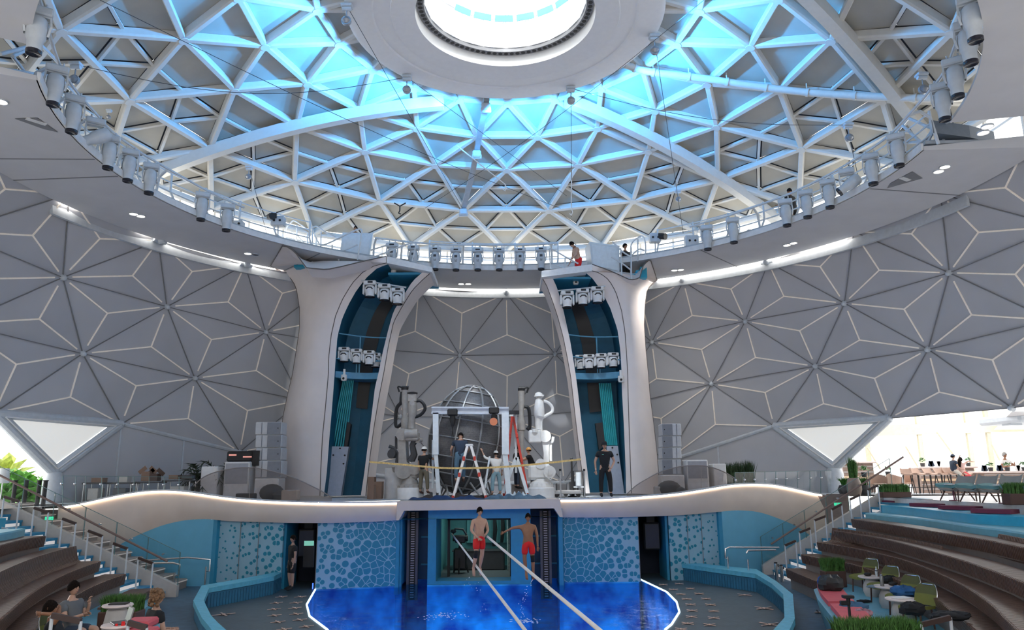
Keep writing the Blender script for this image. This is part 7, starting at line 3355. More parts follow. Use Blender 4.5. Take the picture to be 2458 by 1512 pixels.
m.lathe([(0, 0), (.045, 0), (.045, .22), (.03, .25)], (0, 0, 0), 14)
build('body', m, mat('flask_grey', (.24, .25, .25), .35, .5), t)
m = MB()
m.lathe([(.032, .25), (.032, .28), (0, .285)], (0, 0, 0), 12)
build('cap', m, M_chrome, t)
for loc, s, lab, mt in ((T1 + V((-.1, 0, .0)), (.11, .07, .05), 'small black pouch on the far right round table', M_black), (T2 + V((.12, 0, 0)), (.12, .06, .05), 'black headphones case on the middle right round table', M_black)):
    m = MB()
    m.ell(loc + V((0, 0, s[2])), s, 12, 8)
    o = build('pouch', m, mt)
    tag(o, lab, 'pouch')
t = thing('laptop', 'closed white laptop on the nearest right round table', 'laptop', T3 + V((0, .02, 0)), .25)
m = MB()
m.bbox((0, 0, .012), (.36, .25, .024), 0, .006)
build('body', m, M_paper, t)


def lump(name, c, s, lab, cat, mt, seed, flat_=.0):
    rnd = random.Random(seed)
    m = MB()
    n, k = 20, 12
    ph = [rnd.random() * 6 for _ in range(5)]
    vs = []
    for i in range(k + 1):
        th = PI * i / k
        r_ = []
        for j in range(n):
            a = 2 * PI * j / n
            q = 1 + .14 * math.sin(3 * a + ph[0]) * math.sin(2 * th) + .08 * math.sin(7 * a + ph[1] + 3 * th) + .05 * math.sin(11 * th + ph[2] + a * 2)
            z = s[2] * q * math.cos(th)
            r_.append(V((c[0] + s[0] * q * math.sin(th) * math.cos(a), c[1] + s[1] * q * math.sin(th) * math.sin(a), max(c[2] + .002, c[2] + s[2] * .7 + z * .9))))
        vs.append(r_ + [r_[0]])
    m.loft(vs, 0, True)
    o = build(name, m, mt)
    tag(o, lab, cat)
    return o


q = atZ(*c2x(745, 860), -2.84)
bp_ = lump('backpack', q + V((0, .1, 0)), (.30, .24, .24), 'black backpack lying on the coral cushion', 'backpack', mat('backpack_black', (.025, .028, .03), .6), 4)
q = atZ(*c2x(645, 800), -2.84)
lump('blue_cloth', q, (.10, .12, .14), 'bright blue cloth squeezed behind the black backpack', 'cloth', mat('royal_blue', (.01, .08, .35), .8), 5)
q = atZ(*c2x(1395, 905), TZ + .46)
lump('blue_jacket', q + V((.0, .05, 0)), (.30, .24, .15), 'blue jacket heaped on the third olive chair', 'jacket', M_cloud, 6)
q = atZ(*c2x(1460, 1065), TZ + .46)
lump('black_bag', q, (.24, .2, .15), 'black bag on the seat of the nearest olive chair', 'bag', M_blk, 7)
q = atZ(*c2x(1255, 790), TZ + .46)
lump('black_bag', q, (.18, .18, .13), 'black bag on the seat of the second olive chair', 'bag', M_blk, 8)
q = atZ(*c2x(1110, 825), TZ + .46)
lump('folded_towel', q, (.17, .14, .04), 'pale folded towel on the second olive chair seat', 'towel', M_cloudg, 9)
q = atZ(*c2x(930, 1040), -2.95)
lump('blue_sack', q, (.32, .26, .13), 'slate blue cloth sack at the near end of the coral cushions', 'sack', mat('slate_sack', (.05, .13, .22), .85), 10)
q = atZ(*c2x(1010, 1085), -2.95)
lump('pink_clothes', q, (.22, .18, .10), 'pink and grey clothes bundle beside the slate sack', 'clothes', mat('pink_grey', (.40, .20, .24), .85, noise=.6, scale=10), 11)
q = atZ(*c2x(880, 1155), -3.2)
lump('yellow_bag', q, (.26, .2, .13), 'dark bag with neon yellow trim beside the tripod', 'bag', mat('neon_black', (.10, .12, .01), .7, noise=.9, scale=9), 12)
q = atZ(*c2x(1800, 1110), BZ[1] + .02)
lump('black_coat', q, (.35, .2, .09), 'black coat lying on the second bench row', 'coat', M_blk, 13)
q = atZ(*c2x(1020, 955), TZ + .01)
lump('black_strap_bag', q, (.18, .09, .04), 'flat black strap lying on the blue terrace floor', 'strap', M_blk, 14)
for i, (x, y, rz) in enumerate(((620, 1050, .3), (670, 1055, .1), (735, 1185, .5), (760, 1178, .7))):
    q = atZ(*c2x(x, y), WZ_ + .005)
    t = thing('sandal', 'worn pale sandal on the walkway, %s' % ['left one of the far pair', 'right one of the far pair', 'left one of the near pair', 'right one of the near pair'][i], 'sandal', q, rz + 1.2, group='sandals on the walkway')
    m = MB()
    m.ell((0, 0, .02), (.055, .13, .018), 14, 6)
    build('sole', m, M_tan if i < 2 else M_conc, t)
    m = MB()
    m.tube([(-.05, .03, .03), (-.02, .05, .07), (.02, .05, .07), (.05, .03, .03)], .014, 6)
    build('strap', m, M_dark, t)
# tripod with camera head
p = atY(*c2x(880, 915), 13.5)
t = thing('camera_stand', 'black upright stand with a pivot head in front of the right terrace', 'camera stand', (p.x, 13.5, WZ_))
H = p.z - WZ_
m = MB()
m.cyl((0, 0, .3), (0, 0, H), .03, .024, 8)
for a in range(3):
    m.cyl((.35 * math.cos(a * 2.1), .35 * math.sin(a * 2.1), 0), (0, 0, .6), .015, .02, 6)
build('pole', m, M_black, t)
m = MB()
m.bbox((0, 0, H + .02), (.18, .12, .05), 0, .01)
m.bbox((-.07, 0, H - .08), (.14, .08, .07), 0, .01)
m.cyl((0, 0, H - .1), (0, 0, H), .035, .035, 10)
build('pivot_head', m, M_black, t)
q = atZ(*c2x(760, 850), TZ)
t = box_planter(*c2x(755, 800), q.y + .8, .62, .45, 'grass planter at the end of the lowest right bench', 21, gh=.42, z=TZ, n=1100)
q = atY(*c2x(1130, 1180), 12.3)
box_planter(*c2x(1130, 1180), 12.3, 1.25, .4, 'long grass planter at the bottom edge below the right tables', 22, gh=.34, z=q.z - .55, n=2200, dep=.5)
# left terrace
q = atZ(292, 1475, TZ)
box_planter(292, 1475, 15.6, .75, .75, 'grass planter behind the left round table', 23, gh=.34, z=TZ, n=1200)
P1 = atY(283, 1450, 14.2)
T4 = drum_table((P1.x, 14.2, TZ), 'white round table with a black folder on the left terrace', H=P1.z - TZ, r=.25)
P2 = atY(283, 1498, 12.3)
T5 = drum_table((P2.x, 12.3, TZ), 'white round table with an open laptop on the left terrace', H=P2.z - TZ, r=.23)
t = thing('folder', 'black flat folder on the far left round table', 'folder', T4 + V((.02, 0, 0)), .1)
m = MB()
m.bbox((0, 0, .012), (.30, .2, .024), 0, .005)
build('cover', m, M_black, t)
t = thing('open_laptop', 'open grey laptop with lit text screen on the near left round table', 'laptop', T5 + V((.0, .05, 0)), -.9)
m = MB()
m.bbox((0, 0, .01), (.32, .22, .02), 0, .005)
build('keyboard', m, mat('laptop_grey', (.08, .08, .09), .4), t)
m = MB()
m.beam((0, .11, .02), (0, .16, .23), .32, .012, (0, -1, .2))
sc_ = build('screen', m, mat('laptop_lid', (.2, .2, .21), .4), t)
m = MB()
m.beam((0, .105, .035), (0, .145, .215), .28, .004, (0, -1, .2))
m.v = [WM[t] @ v for v in m.v]
build('display', m, mat('laptop_display', (.4, .45, .42), .3, emit=(.5, .55, .5), es=.25), sc_, world=True)
m = MB()
m.cyl(T5 + V((.14, -.12, .0)), T5 + V((.14, -.12, .06)), .03, .025, 10)
m.cyl(T5 + V((.05, -.14, .0)), T5 + V((.05, -.14, .03)), .02, .02, 8)
o = build('red_mouse', m, M_red)
tag(o, 'small red and white gadgets beside the open laptop', 'gadget')
for i, (x, y, z_) in enumerate(((338, 1486, -3.05), (338, 1510, -3.05))):
    q = atY(x, y, 12.9 - .6 * i)
    m = MB()
    m.bbox((q.x, q.y, q.z - .06), (.42, .5, .12), .1, .03)
    o = build('seat_cushion', m, M_coral)
    tag(o, 'coral red cushion left of the standing woman, %s' % ('far one' if i == 0 else 'near one'), 'cushion')
    m = MB()
    m.box((q.x, q.y, (q.z - .12 + WZ_) / 2), (.44, .52, q.z - .12 - WZ_), .1)
    o = build('seat_block', m, M_terr)
    tag(o, 'blue seat block under the coral cushion left of the woman, %s' % ('far one' if i == 0 else 'near one'), 'seat')
# =================================================================== PEOPLE


def skin_mesh(J, E, rad, root, sub=1):
    names = list(J.keys())
    idx = {n: i for i, n in enumerate(names)}
    me = bpy.data.meshes.new('tmp')
    me.from_pydata([tuple(J[n]) for n in names], [(idx[a], idx[b]) for a, b in E], [])
    o = bpy.data.objects.new('tmp', me)
    C.objects.link(o)
    md = o.modifiers.new('s', 'SKIN')
    md.use_smooth_shade = True
    if not me.skin_vertices:
        me.skin_vertices.new() if hasattr(me.skin_vertices, 'new') else None
    sv = me.skin_vertices[0].data
    for n in names:
        r = rad[n]
        sv[idx[n]].radius = (r, r) if not isinstance(r, tuple) else r
        sv[idx[n]].use_root = (n == root)
    if sub:
        s = o.modifiers.new('b', 'SUBSURF')
        s.levels = sub
        s.render_levels = sub
    dg = bpy.context.evaluated_depsgraph_get()
    ev = o.evaluated_get(dg)
    em = ev.to_mesh()
    vs = [v.co.copy() for v in em.vertices]
    fs = [tuple(p.vertices) for p in em.polygons]
    ev.to_mesh_clear()
    bpy.data.objects.remove(o)
    bpy.data.meshes.remove(me)
    return vs, fs


def nv(v):
    return V(v).normalized()


STAND = dict(spine=(0, 0, 1), head=(0, .05, 1), Lu=(-.18, 0, -1), Lf=(-.05, .15, -1), Ru=(.18, 0, -1), Rf=(.05, .15, -1), Lt=(-.08, 0, -1), Ls=(-.03, 0, -1), Rt=(.08, 0, -1), Rs=(.03, 0, -1), Lft=(0, 1, -.1), Rft=(0, 1, -.1))


def person(label, px, ytop, ybot, Y, rz, pose, top, bot, skin, hair='short', hairm=None, shoes=None, hat=None, sleeve=.55, botlen=.8, grp=None, xoff=0.0, gender=0, extra=None):
    P = dict(STAND)
    P.update(pose)
    W = .205 - .025 * gender
    J = {}
    J['pelvis'] = V((0, 0, 0))
    sp_ = nv(P['spine'])
    J['waist'] = sp_ * .14
    J['chest'] = sp_ * .36 + V((0, .01, 0))
    J['neck'] = J['chest'] + nv(P['spine']) * .15
    hd = nv(P['head'])
    J['skull'] = J['neck'] + hd * .085
    rad = dict(pelvis=.125, waist=.115 - .01 * gender, chest=.135, neck=.052, skull=.055)
    E = [('pelvis', 'waist'), ('waist', 'chest'), ('chest', 'neck'), ('neck', 'skull')]
    side = sp_.cross(V((0, 1, 0)))
    side = V((1, 0, 0)) - sp_ * sp_.x
    side.normalize()
    hands = []
    for s, sg in (('L', -1), ('R', 1)):
        J[s + 'sh'] = J['chest'] + side * sg * W + sp_ * .07
        J[s + 'el'] = J[s + 'sh'] + nv(P[s + 'u']) * .29
        J[s + 'wr'] = J[s + 'el'] + nv(P[s + 'f']) * .25
        J[s + 'pa'] = J[s + 'wr'] + nv(P.get(s + 'h', P[s + 'f'])) * .07
        rad.update({s + 'sh': .058, s + 'el': .040, s + 'wr': .026, s + 'pa': .030})
        E += [('chest', s + 'sh'), (s + 'sh', s + 'el'), (s + 'el', s + 'wr'), (s + 'wr', s + 'pa')]
        J[s + 'hip'] = J['pelvis'] + V((sg * .095, 0, -.06))
        J[s + 'kn'] = J[s + 'hip'] + nv(P[s + 't']) * .42
        J[s + 'cf'] = J[s + 'kn'] + nv(P[s + 's']) * .14
        J[s + 'an'] = J[s + 'kn'] + nv(P[s + 's']) * .41
        J[s + 'to'] = J[s + 'an'] + nv(P[s + 'ft']) * .15 + V((0, 0, -.035))
        rad.update({s + 'hip': .090, s + 'kn': .056, s + 'cf': .056, s + 'an': .034, s + 'to': .030})
        E += [('pelvis', s + 'hip'), (s + 'hip', s + 'kn'), (s + 'kn', s + 'cf'), (s + 'cf', s + 'an'), (s + 'an', s + 'to')]
        hands.append((J[s + 'pa'], nv(P.get(s + 'h', P[s + 'f'])), sg))
    rad = {k: v * 1.14 for k, v in rad.items()}
    vs, fs = skin_mesh(J, E, rad, 'pelvis')
    body = MB()
    body.add(vs, fs, 0, True)
    # head with face
    hc = J['skull'] + hd * .10
    fwd = V(P.get('look', (0, 1, 0)))
    fwd = (fwd - hd * fwd.dot(hd)).normalized()
    rt = fwd.cross(hd).normalized()
    R3 = Matrix((rt, fwd, hd)).transposed()

    def hl(x, y, z):
        return hc + R3 @ V((x, y, z))
    rows = []
    for i in range(11):
        th = PI * i / 10
        r_ = []
        for j in range(16):
            a = 2 * PI * j / 16
            x, y, z = .076 * math.sin(th) * math.cos(a), .096 * math.sin(th) * math.sin(a), .118 * math.cos(th)
            if z < 0:
                x *= 1 + z * 2.6
                y = y * (1 + z * 1.4) + .012 * (-z / .118)
            r_.append(hl(x, y, z))
        rows.append(r_ + [r_[0]])
    body.loft(rows, 0, True)
    body.add([hl(-.012, .088, .005), hl(.012, .088, .005), hl(0, .092, .035), hl(0, .118, -.005), hl(0, .09, -.02)], [(0, 3, 2), (3, 1, 2), (0, 4, 3), (4, 1, 3)], 0, True)
    for sg in (-1, 1):
        body.ell(hl(sg * .078, -.005, 0), (.012, .02, .03), 8, 6, 0, R3)
        body.ell(hl(sg * .03, .084, .018), (.012, .008, .007), 8, 6, 1, R3)
        body.ell(hl(sg * .03, .086, .036), (.02, .008, .005), 8, 6, 1, R3)
    body.ell(hl(0, .090, -.048), (.024, .008, .007), 8, 6, 2, R3)
    if not shoes:
        for sd in 'LR':
            a, b = J[sd + 'an'], J[sd + 'to']
            f = (b - a).normalized()
            hl_ = a - f * .02 + V((0, -.035, -.02))
            body.tube([hl_, a + f * .04, a + f * .11, a + f * .17, a + f * .20], [.03, .042, .045, .044, .03], 8)
            u_ = V((1, 0, 0))
            for q_ in range(5):
                o_ = a + f * .19 + u_ * (q_ - 2) * .017
                body.tube([o_, o_ + f * (.045 - .006 * abs(q_ - (3 if sd == 'L' else 1)))], [.012, .008], 6)
    # hands: palm, four fingers, thumb
    for (c, d, sg) in hands:
        u = d.cross(V((0, 1, 0)))
        u = u.normalized() if u.length > .2 else V((1, 0, 0))
        w_ = u.cross(d).normalized()
        q = c + d * .035
        body.ell(q, (.034, .016, .045), 10, 6, 0, Matrix((u, w_, d)).transposed())
        for k, L in enumerate((.062, .074, .070, .054)):
            b0 = c + d * .065 + u * (k - 1.5) * .018
            cu = w_ * (.022 + .004 * k)
            body.tube([b0, b0 + d * L * .5 + cu * .3, b0 + d * L * .85 + cu], [.0088, .008, .006], 6)
        tb = c + d * .01 + u * sg * .03
        body.tube([tb, tb + u * sg * .025 + d * .03, tb + u * sg * .025 + d * .055 + w_ * .012], [.011, .010, .007], 6)
    zmin = min(v.z for v in body.v)
    zmax = max(v.z for v in body.v)
    zt_ = atY(px, ytop, Y).z
    if ybot is None:
        s = 1.0
    else:
        s = (zt_ - atY(px, ybot, Y).z) / (zmax - zmin)
    x = atY(px, (ytop + (ybot or ytop + 60)) / 2, Y).x + xoff
    z0 = zt_ - zmax * s
    t = thing('person', label, 'person', (x, Y, z0), rz, grp, s)
    build('body', body, [skin, M_hair, mat('lip_tone', (.30, .10, .08), .5)], t, sharp=180)

    def cl(name, JJ, EE, rr, root, mt):
        v2, f2 = skin_mesh({k: J2[k] for k in JJ}, EE, rr, root)
        m = MB()
        m.add(v2, f2, 0, True)
        return build(name, m, mt, t, sharp=180)
    J2 = dict(J)
    if top:
        nm, mt = top
        for sd in 'LR':
            J2[sd + 'se'] = J[sd + 'sh'].lerp(J[sd + 'el'], sleeve) if sleeve <= 1 else J[sd + 'el'].lerp(J[sd + 'wr'], sleeve - 1)
        J2['hem'] = V((0, 0, 0)) - sp_ * .14
        J2['col'] = J['chest'].lerp(J['neck'], .72)
        JJ = ['hem', 'waist', 'chest', 'col', 'Lsh', 'Rsh', 'Lse', 'Rse']
        EE = [('hem', 'waist'), ('waist', 'chest'), ('chest', 'col'), ('chest', 'Lsh'), ('chest', 'Rsh')]
        rr = dict(hem=.185, waist=.165, chest=.175, col=.075, Lsh=.086, Rsh=.086, Lse=.07, Rse=.07)
        if sleeve > 1:
            JJ += ['Lel', 'Rel']
            rr.update(Lel=.055, Rel=.055, Lse=.042, Rse=.042)
            EE += [('Lsh', 'Lel'), ('Lel', 'Lse'), ('Rsh', 'Rel'), ('Rel', 'Rse')]
        else:
            EE += [('Lsh', 'Lse'), ('Rsh', 'Rse')]
        cl(nm, JJ, EE, rr, 'chest', mt)
    if bot:
        nm, mt = bot
        for sd in 'LR':
            J2[sd + 'cu'] = J[sd + 'hip'].lerp(J[sd + 'kn'], botlen) if botlen <= 1 else J[sd + 'kn'].lerp(J[sd + 'an'], botlen - 1)
        J2['belt'] = J['pelvis'].lerp(J['waist'], .8)
        JJ = ['belt', 'pelvis', 'Lhip', 'Rhip', 'Lcu', 'Rcu']
        EE = [('belt', 'pelvis'), ('pelvis', 'Lhip'), ('pelvis', 'Rhip')]
        rr = dict(belt=.162, pelvis=.178, Lhip=.13, Rhip=.13, Lcu=.10, Rcu=.10)
        if botlen > 1:
            JJ += ['Lkn', 'Rkn']
            rr.update(Lkn=.084, Rkn=.084, Lcu=.07, Rcu=.07)
            EE += [('Lhip', 'Lkn'), ('Lkn', 'Lcu'), ('Rhip', 'Rkn'), ('Rkn', 'Rcu')]
        else:
            EE += [('Lhip', 'Lcu'), ('Rhip', 'Rcu')]
        cl(nm, JJ, EE, rr, 'pelvis', mt)
    if shoes:
        for sd in 'LR':
            m = MB()
            a, b = J[sd + 'an'], J[sd + 'to']
            m.tube([a + V((0, 0, .02)) - (b - a) * .15, a.lerp(b, .3) - V((0, 0, .01)), b, b + (b - a).normalized() * .05], [.045, .05, .042, .025], 8)
            build('shoe', m, shoes, t, sharp=180)
    # hair
    hm = hairm or M_hair
    m = MB()
    if hair in ('short', 'curly', 'long', 'bun'):
        rows = []
        th1 = {'short': .60, 'curly': .72, 'long': .74, 'bun': .58}[hair]
        for i in range(9):
            th = PI * th1 * i / 8
            r_ = []
            for j in range(18):
                a = 2 * PI * j / 18
                fr_ = math.sin(a)
                lim = th if fr_ < .15 else th * (1 - .42 * (fr_ - .15))
                g = (1.12 if hair == 'curly' else 1.09) + .05 * math.sin(a * 5 + th * 9) + .035 * math.sin(a * 9 - th * 14)
                r_.append(hl(.084 * g * math.sin(lim) * math.cos(a), .105 * g * math.sin(lim) * math.sin(a) - .006, .128 * g * math.cos(lim)))
            rows.append(r_ + [r_[0]])
        m.loft(rows, 0, True)
        if hair == 'curly':
            rnd = random.Random(3)
            for _ in range(70):
                a = rnd.random() * 6.28
                zz = rnd.uniform(-.14, .12)
                if math.sin(a) > .45:
                    continue
                m.ell(hl(.088 * math.cos(a), .10 * math.sin(a) - .02, zz), (.035, .035, .035), 6, 5, 0)
        if hair == 'long':
            m.tube([hl(0, -.04, .05), hl(0, -.10, -.05), hl(0, -.13, -.2), hl(0, -.13, -.38), hl(0, -.12, -.5)], [.07, .085, .09, .07, .02], 10)
        if hair == 'bun':
            m.ell(hl(0, -.11, .06), (.045, .045, .045), 10, 8)
        build('hair', m, hm, t, sharp=180)
    if hat:
        nm, mt = hat
        m = MB()
        rows = []
        for i in range(7):
            th = PI * .5 * i / 6
            rows.append([hl(.098 * math.sin(th) * math.cos(2 * PI * j / 18), .118 * math.sin(th) * math.sin(2 * PI * j / 18) - .004, .03 + .115 * math.cos(th)) for j in range(19)])
        m.loft(rows, 0, True)
        if nm == 'cap':
            m.slab([[hl(-.07, .09, .04), hl(0, .11, .045), hl(.07, .09, .04)], [hl(-.06, .15, .03), hl(0, .18, .03), hl(.06, .15, .03)]], tuple(R3 @ V((0, 0, .01))), 0, True)
        build(nm, m, mt, t, sharp=180)
    if extra:
        extra(t, J, hl)
    return t, J, hl


def knee_brace(sd):
    def f(t, J, hl):
        m = MB()
        a = J[sd + 'hip'].lerp(J[sd + 'kn'], .82)
        b = J[sd + 'kn'].lerp(J[sd + 'an'], .3)
        m.tube([a, J[sd + 'kn'], b], [.068, .064, .062], 10)
        build('knee_sleeve', m, M_blk, t, sharp=180)
    return f


# the two aerialists over the pool
person('shirtless man in red shorts hanging over the pool and gripping the strap, left one', 1150, 1218, 1383, 20.4, -.35,
       dict(head=(.05, .25, 1), look=(.2, 1, -.35), Lu=(-.28, .05, -1), Lf=(.75, .75, -.45), Ru=(.35, .25, -1), Rf=(-.35, .8, -.7), Lh=(.6, .6, -.1), Rh=(-.5, .6, -.5), Lt=(-.02, .0, -1), Ls=(.05, -.25, -.95), Rt=(.10, .18, -1), Rs=(.08, -.25, -1), Lft=(-.15, .15, -1), Rft=(.1, .35, -1)),
       None, ('shorts', M_red), M_skin, 'short', botlen=.82, extra=knee_brace('R'), xoff=.0)
# facing the viewer means rz ~ pi
t_, _, _ = person('shirtless tanned man in red shorts hanging over the pool with his right arm stretched out', 1268, 1233, 1392, 20.4, PI + .1,
                  dict(head=(.0, .15, 1), look=(.1, 1, -.35), Lu=(-.25, .0, -1), Lf=(-.02, .1, -1), Ru=(1, .12, -.12), Rf=(.85, .45, -.35), Rh=(.9, .3, -.4), Lt=(-.08, .0, -1), Ls=(-.05, -.1, -1), Rt=(.06, .05, -1), Rs=(-.12, -.12, -1), Lft=(0, .3, -1), Rft=(-.1, .3, -1)),
                  None, ('shorts', M_red), M_skint, 'bun', botlen=.85, extra=knee_brace('L'))
for o in list(bpy.data.objects):
    if o.name == 'person' or (o.get('label') or '').endswith('left one') and o.get('category') == 'person':
        o.rotation_euler = (0, 0, PI + .55)
# guards
person('man in black shorts and shirt with a headset leaning in the left doorway', 702, 1285, 1414, 26.6, PI - .9,
       dict(look=(-.1, 1, -.1), Lu=(-.25, .05, -1), Lf=(-.02, .25, -1), Ru=(.3, -.1, -1), Rf=(-.15, .2, -1), Lt=(-.06, .05, -1), Rt=(.08, .1, -1), Rs=(-.1, -.1, -1)),
       ('shirt', M_blk), ('shorts', M_blk), mat('skin_dim', (.36, .22, .17), .5), shoes=M_blk, botlen=.98)


def chest_logo(t, J, hl):
    m = MB()
    c = J['chest']
    m.box((c.x + .07, c.y + .152, c.z + .02), (.06, .008, .015))
    build('shirt_logo', m, mat('mint_logo', (.2, .7, .6), .6), t)
    m = MB()
    m.cyl(J['Rwr'] - V((0, 0, .01)), J['Rwr'] + V((0, 0, .01)), .036, .036, 12)
    build('wristwatch', m, M_chrome, t)


person('man in black polo shirt, trousers and cap standing with hands on hips on the stage', 1452, 1060, 1191, 29.15, PI,
       dict(head=(0, .25, 1), look=(.1, 1, -.5), Lu=(-.45, -.15, -1), Lf=(.42, .35, -.8), Ru=(.42, -.1, -1), Rf=(-.05, .15, -1), Lt=(-.16, 0, -1), Rt=(.10, 0, -1), Lh=(.5, .2, -.5)),
       ('polo_shirt', M_blk), ('trousers', M_blk), M_skin, shoes=M_blk, botlen=1.9, hat=('cap', M_blk), extra=chest_logo)
# workers around the cage
w3 = lambda x, y: c3(x, y)
x_, y_ = w3(625, 878)
person('worker in white helmet, black T-shirt and khaki trousers seen from behind', x_, y_, w3(0, 1385)[1], 30.0, -.5,
       dict(look=(.5, 1, .0), Lu=(-.22, .1, -1), Lf=(.0, .3, -1), Ru=(.35, .6, -.25), Rf=(.1, .35, 1), Lt=(-.10, 0, -1), Rt=(.12, .1, -1)),
       ('t_shirt', M_blk), ('trousers', M_khak), M_skin, shoes=M_soil, botlen=1.85, hat=('helmet', M_wcl))
x_, y_ = w3(1020, 722)
person('worker in dark grey shirt and jeans climbing the step ladder, seen from behind', x_, y_, w3(0, 1265)[1], 29.55, .1,
       dict(spine=(.02, .25, 1), head=(.1, .7, .8), look=(0, 1, -.5), Lu=(-.45, .1, -1), Lf=(.1, .9, -.5), Ru=(.35, .25, -1), Rf=(-.1, .9, -.3), Lt=(-.06, .08, -1), Rt=(.08, .3, -1), Rs=(0, -.25, -1)),
       ('t_shirt', M_navy), ('jeans', M_jean), M_skin, shoes=M_soil, botlen=1.85, hat=('cap', M_blk))
x_, y_ = w3(1415, 885)
person('worker in white shirt, white helmet and light jeans reaching up to the cage', x_, y_, w3(0, 1400)[1], 30.0, .3,
       dict(look=(-.2, 1, .4), Lu=(-.75, .35, .35), Lf=(-.35, .35, 1), Ru=(.3, .15, -1), Rf=(.05, .5, -.8), Lt=(-.14, 0, -1), Rt=(.14, 0, -1)),
       ('shirt', M_wcl), ('jeans', mat('light_jeans', (.22, .36, .42), .85)), M_skin, shoes=M_box, botlen=1.85, hat=('helmet', M_wcl), sleeve=1.5)
x_, y_ = w3(1640, 860)
person('worker in black shirt and dark trousers half hidden behind the gantry leg', x_, y_, w3(0, 1330)[1], 31.6, -1.2,
       dict(Lu=(-.3, .6, -.6), Lf=(0, 1, .2), Ru=(.3, .5, -.7), Rf=(0, 1, .1)), ('shirt', M_blk), ('trousers', M_navy), M_skin, shoes=M_blk, botlen=1.85)
x_, y_ = w3(1812, 885)
person('worker in orange helmet and black shirt crouching behind the white robot arm', x_, y_, w3(0, 1330)[1], 31.4, 1.4,
       dict(spine=(0, .3, 1), look=(0, 1, -.3), Lu=(-.3, .7, -.4), Lf=(0, 1, 0), Ru=(.3, .7, -.4), Rf=(0, 1, .2)), ('shirt', M_blk), ('trousers', M_grcl), M_skin, shoes=M_blk, botlen=1.85, hat=('helmet', mat('orange_helmet', (.75, .35, .08), .4)))
# people on the tower tops and the catwalk
x_, y_ = c6(545, 160)
person('shirtless bearded man in red and black shorts kneeling on the right tower platform', x_ + 4, y_, y_ + 74, 31.9, 1.9,
       dict(Lt=(0, .1, -1), Rt=(0, .1, -1), Ls=(0, -1, -.1), Rs=(0, -1, -.1), Lft=(0, -1, 0), Rft=(0, -1, 0), spine=(0, .28, 1), head=(0, .7, .8), look=(0, 1, -.7), Lu=(-.15, .25, -1), Lf=(0, .8, -.7), Ru=(.15, .1, -1), Rf=(0, .5, -.9)),
       None, ('shorts', M_red), M_skin, botlen=.8)
x_, y_ = c6(965, 172)
person('man in black with arms crossed behind the railing of the right tower top', x_ + 6, y_, y_ + 98, 33.2, PI + .6,
       dict(Lu=(-.25, .15, -1), Lf=(.7, .6, .1), Ru=(.25, .15, -1), Rf=(-.7, .6, .0)), ('shirt', M_blk), ('trousers', M_blk), M_skint, shoes=M_blk, botlen=1.9)
x_, y_ = c5(880, 165)
person('person whose dark head shows above the pale cabinet of the left tower', x_, y_, None, 33.9, PI, dict(), ('shirt', M_blk), ('trousers', M_blk), M_skint, botlen=1.8)
x_, y_ = c5(690, 410)
person('person in black crouching between the steps and the cabinet of the left tower', x_ - 6, y_ - 4, None, 33.2, PI, dict(spine=(0, .5, 1), Lt=(0, 1, -.2), Rt=(0, 1, -.2), Ls=(0, -.3, -1), Rs=(0, -.3, -1)), ('shirt', M_blk), ('trousers', M_blk), M_skint, botlen=1.8)
x_, y_ = 1640 + 765 / 3, 452
p = atK(1900, 452, 13.4)
person('person in black T-shirt and shorts leaning on the right catwalk railing', 1903, 451, 548, p.y, .6,
       dict(spine=(0, .15, 1), Lu=(-.3, .4, -.8), Lf=(0, 1, -.1), Ru=(.3, .4, -.8), Rf=(0, 1, -.1), Rt=(.1, .1, -1), Rs=(-.1, -.25, -1)), ('t_shirt', M_blk), ('shorts', M_blk), M_skint, botlen=.85)
# bar
SIT = dict(Lt=(-.1, 1, -.12), Rt=(.1, 1, -.12), Ls=(0, .1, -1), Rs=(0, .1, -1))
x_, y_ = c5b(1742, 620)
d = dict(SIT)
d.update(spine=(0, .05, 1), look=(.5, 1, 0), Lu=(-.1, .1, -1), Lf=(.1, .8, -.6), Ru=(.1, .2, -1), Rf=(0, .9, -.4), Lt=(-.1, .55, -.8), Rt=(.1, .8, -.5))
person('man in navy shirt, cap and pale shorts sitting on the fifth bar stool', x_, y_, c5b(0, 938)[1], 31.5, -1.5, d, ('polo_shirt', M_navy), ('shorts', mat('pale_shorts', (.6, .55, .48), .8)), M_skin, shoes=M_wcl, botlen=.9, hat=('cap', M_navy), xoff=0.1)
x_, y_ = c5b(1820, 625)
d = dict(SIT)
d.update(spine=(0, -.02, 1), look=(-.2, 1, .1), Lu=(-.5, .4, .75), Lf=(.6, -.2, .5), Ru=(.5, .7, .6), Rf=(.1, .9, -.1), Lt=(-.05, .8, -.45), Rt=(.05, .9, -.3))
person('long haired woman in pink top and red trousers sitting at the bar', x_ + 6, y_, c5b(0, 925)[1], 31.5, -1.35, d, ('blouse', mat('pink_cloth', (.75, .50, .45), .8)), ('trousers', mat('coral_trousers', (.75, .08, .10), .7)), M_skin, hair='long', shoes=M_wcl, botlen=1.9, gender=1)
x_, y_ = c5b(2275, 600)
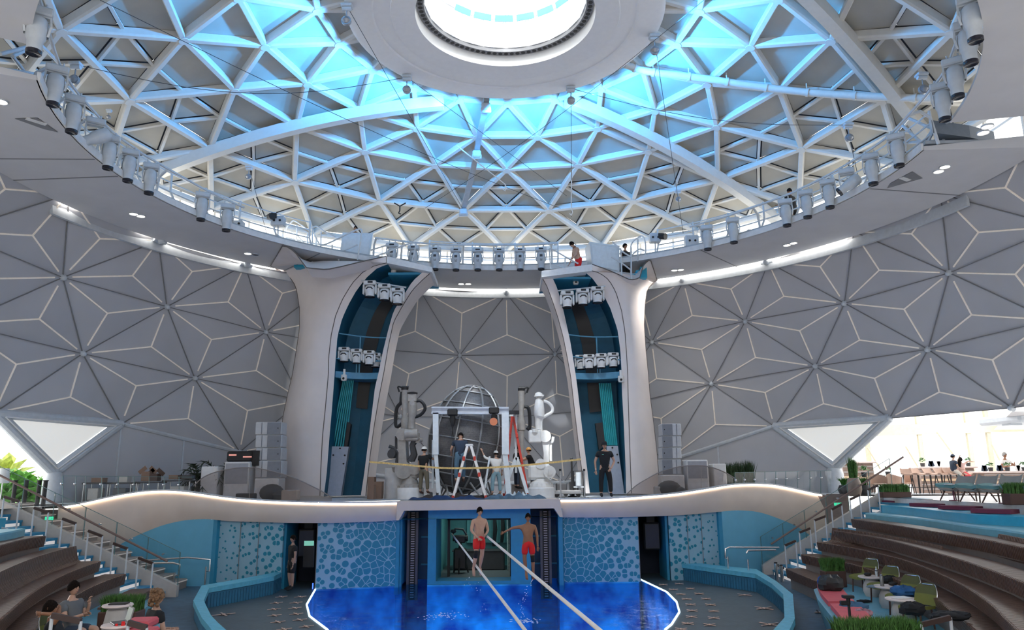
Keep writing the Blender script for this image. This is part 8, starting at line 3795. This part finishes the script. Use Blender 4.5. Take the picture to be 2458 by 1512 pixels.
person('grey haired man in white shirt and apron behind the bar', x_, y_, None, 33.9, PI + .3, dict(Lu=(-.3, .5, -.6), Lf=(.6, .5, .3), Ru=(.3, .3, -.9), Rf=(-.5, .7, .2)), ('shirt', M_wcl), ('trousers', M_blk), M_skint, hairm=mat('grey_hair', (.3, .29, .28), .8), botlen=1.9)
# left terrace
d = dict(SIT)
d.update(spine=(0, -.10, 1), head=(0, .1, 1), look=(.0, 1, .0), Lu=(-.15, .4, -.9), Lf=(.3, .5, .9), Lh=(.3, .2, .7), Ru=(.2, .5, -.9), Rf=(-.3, .9, .3), Lt=(-.12, 1, .12), Rt=(.12, 1, .15), Ls=(0, .25, -1), Rs=(0, .1, -1))
person('dark haired man in grey T-shirt and navy shorts sitting with hand on chin', 178, 1396, None, 14.6, -PI / 2 - .2, d, ('t_shirt', M_grcl), ('shorts', M_navy), M_skin, shoes=M_wcl, botlen=.85)
d = dict(SIT)
d.update(spine=(0, -.35, 1), head=(0, -.1, 1), look=(-.2, 1, .1), Lu=(-.5, -.1, .9), Lf=(.75, -.2, .1), Lh=(1, 0, 0), Ru=(.3, .6, .65), Rf=(-.3, -1.0, .1), Rh=(-.5, -1, 0))
person('man in black T-shirt reclining with hands behind his head at bottom left', 150, 1442, None, 12.8, -PI / 2 + .25, d, ('t_shirt', M_blk), ('shorts', M_blk), M_skint, shoes=M_blk, botlen=.85)
person('woman with curly brown ponytail in black T-shirt standing with hands clasped', 374, 1417, None, 13.9, -.75,
       dict(look=(.2, 1, 0), head=(0, .12, 1), Lu=(-.12, .25, -1), Lf=(.55, .9, -.1), Ru=(.14, .25, -1), Rf=(-.4, .9, -.15), Lh=(.8, .5, 0), Rh=(-.8, .5, 0)),
       ('t_shirt', M_blk), ('shorts', M_blk), M_skin, hair='curly', hairm=M_hairb, shoes=M_blk, gender=1, botlen=.9)
P = atY(165, 1500, 14.6)
olive_chair((P.x - .05, 14.6, TZ), -PI / 2 - .2, 'olive chair under the man in grey on the left terrace')
P = atY(140, 1500, 12.8)
olive_chair((P.x + .02, 12.8, TZ), -PI / 2 + .25, 'olive chair under the reclining man at bottom left')
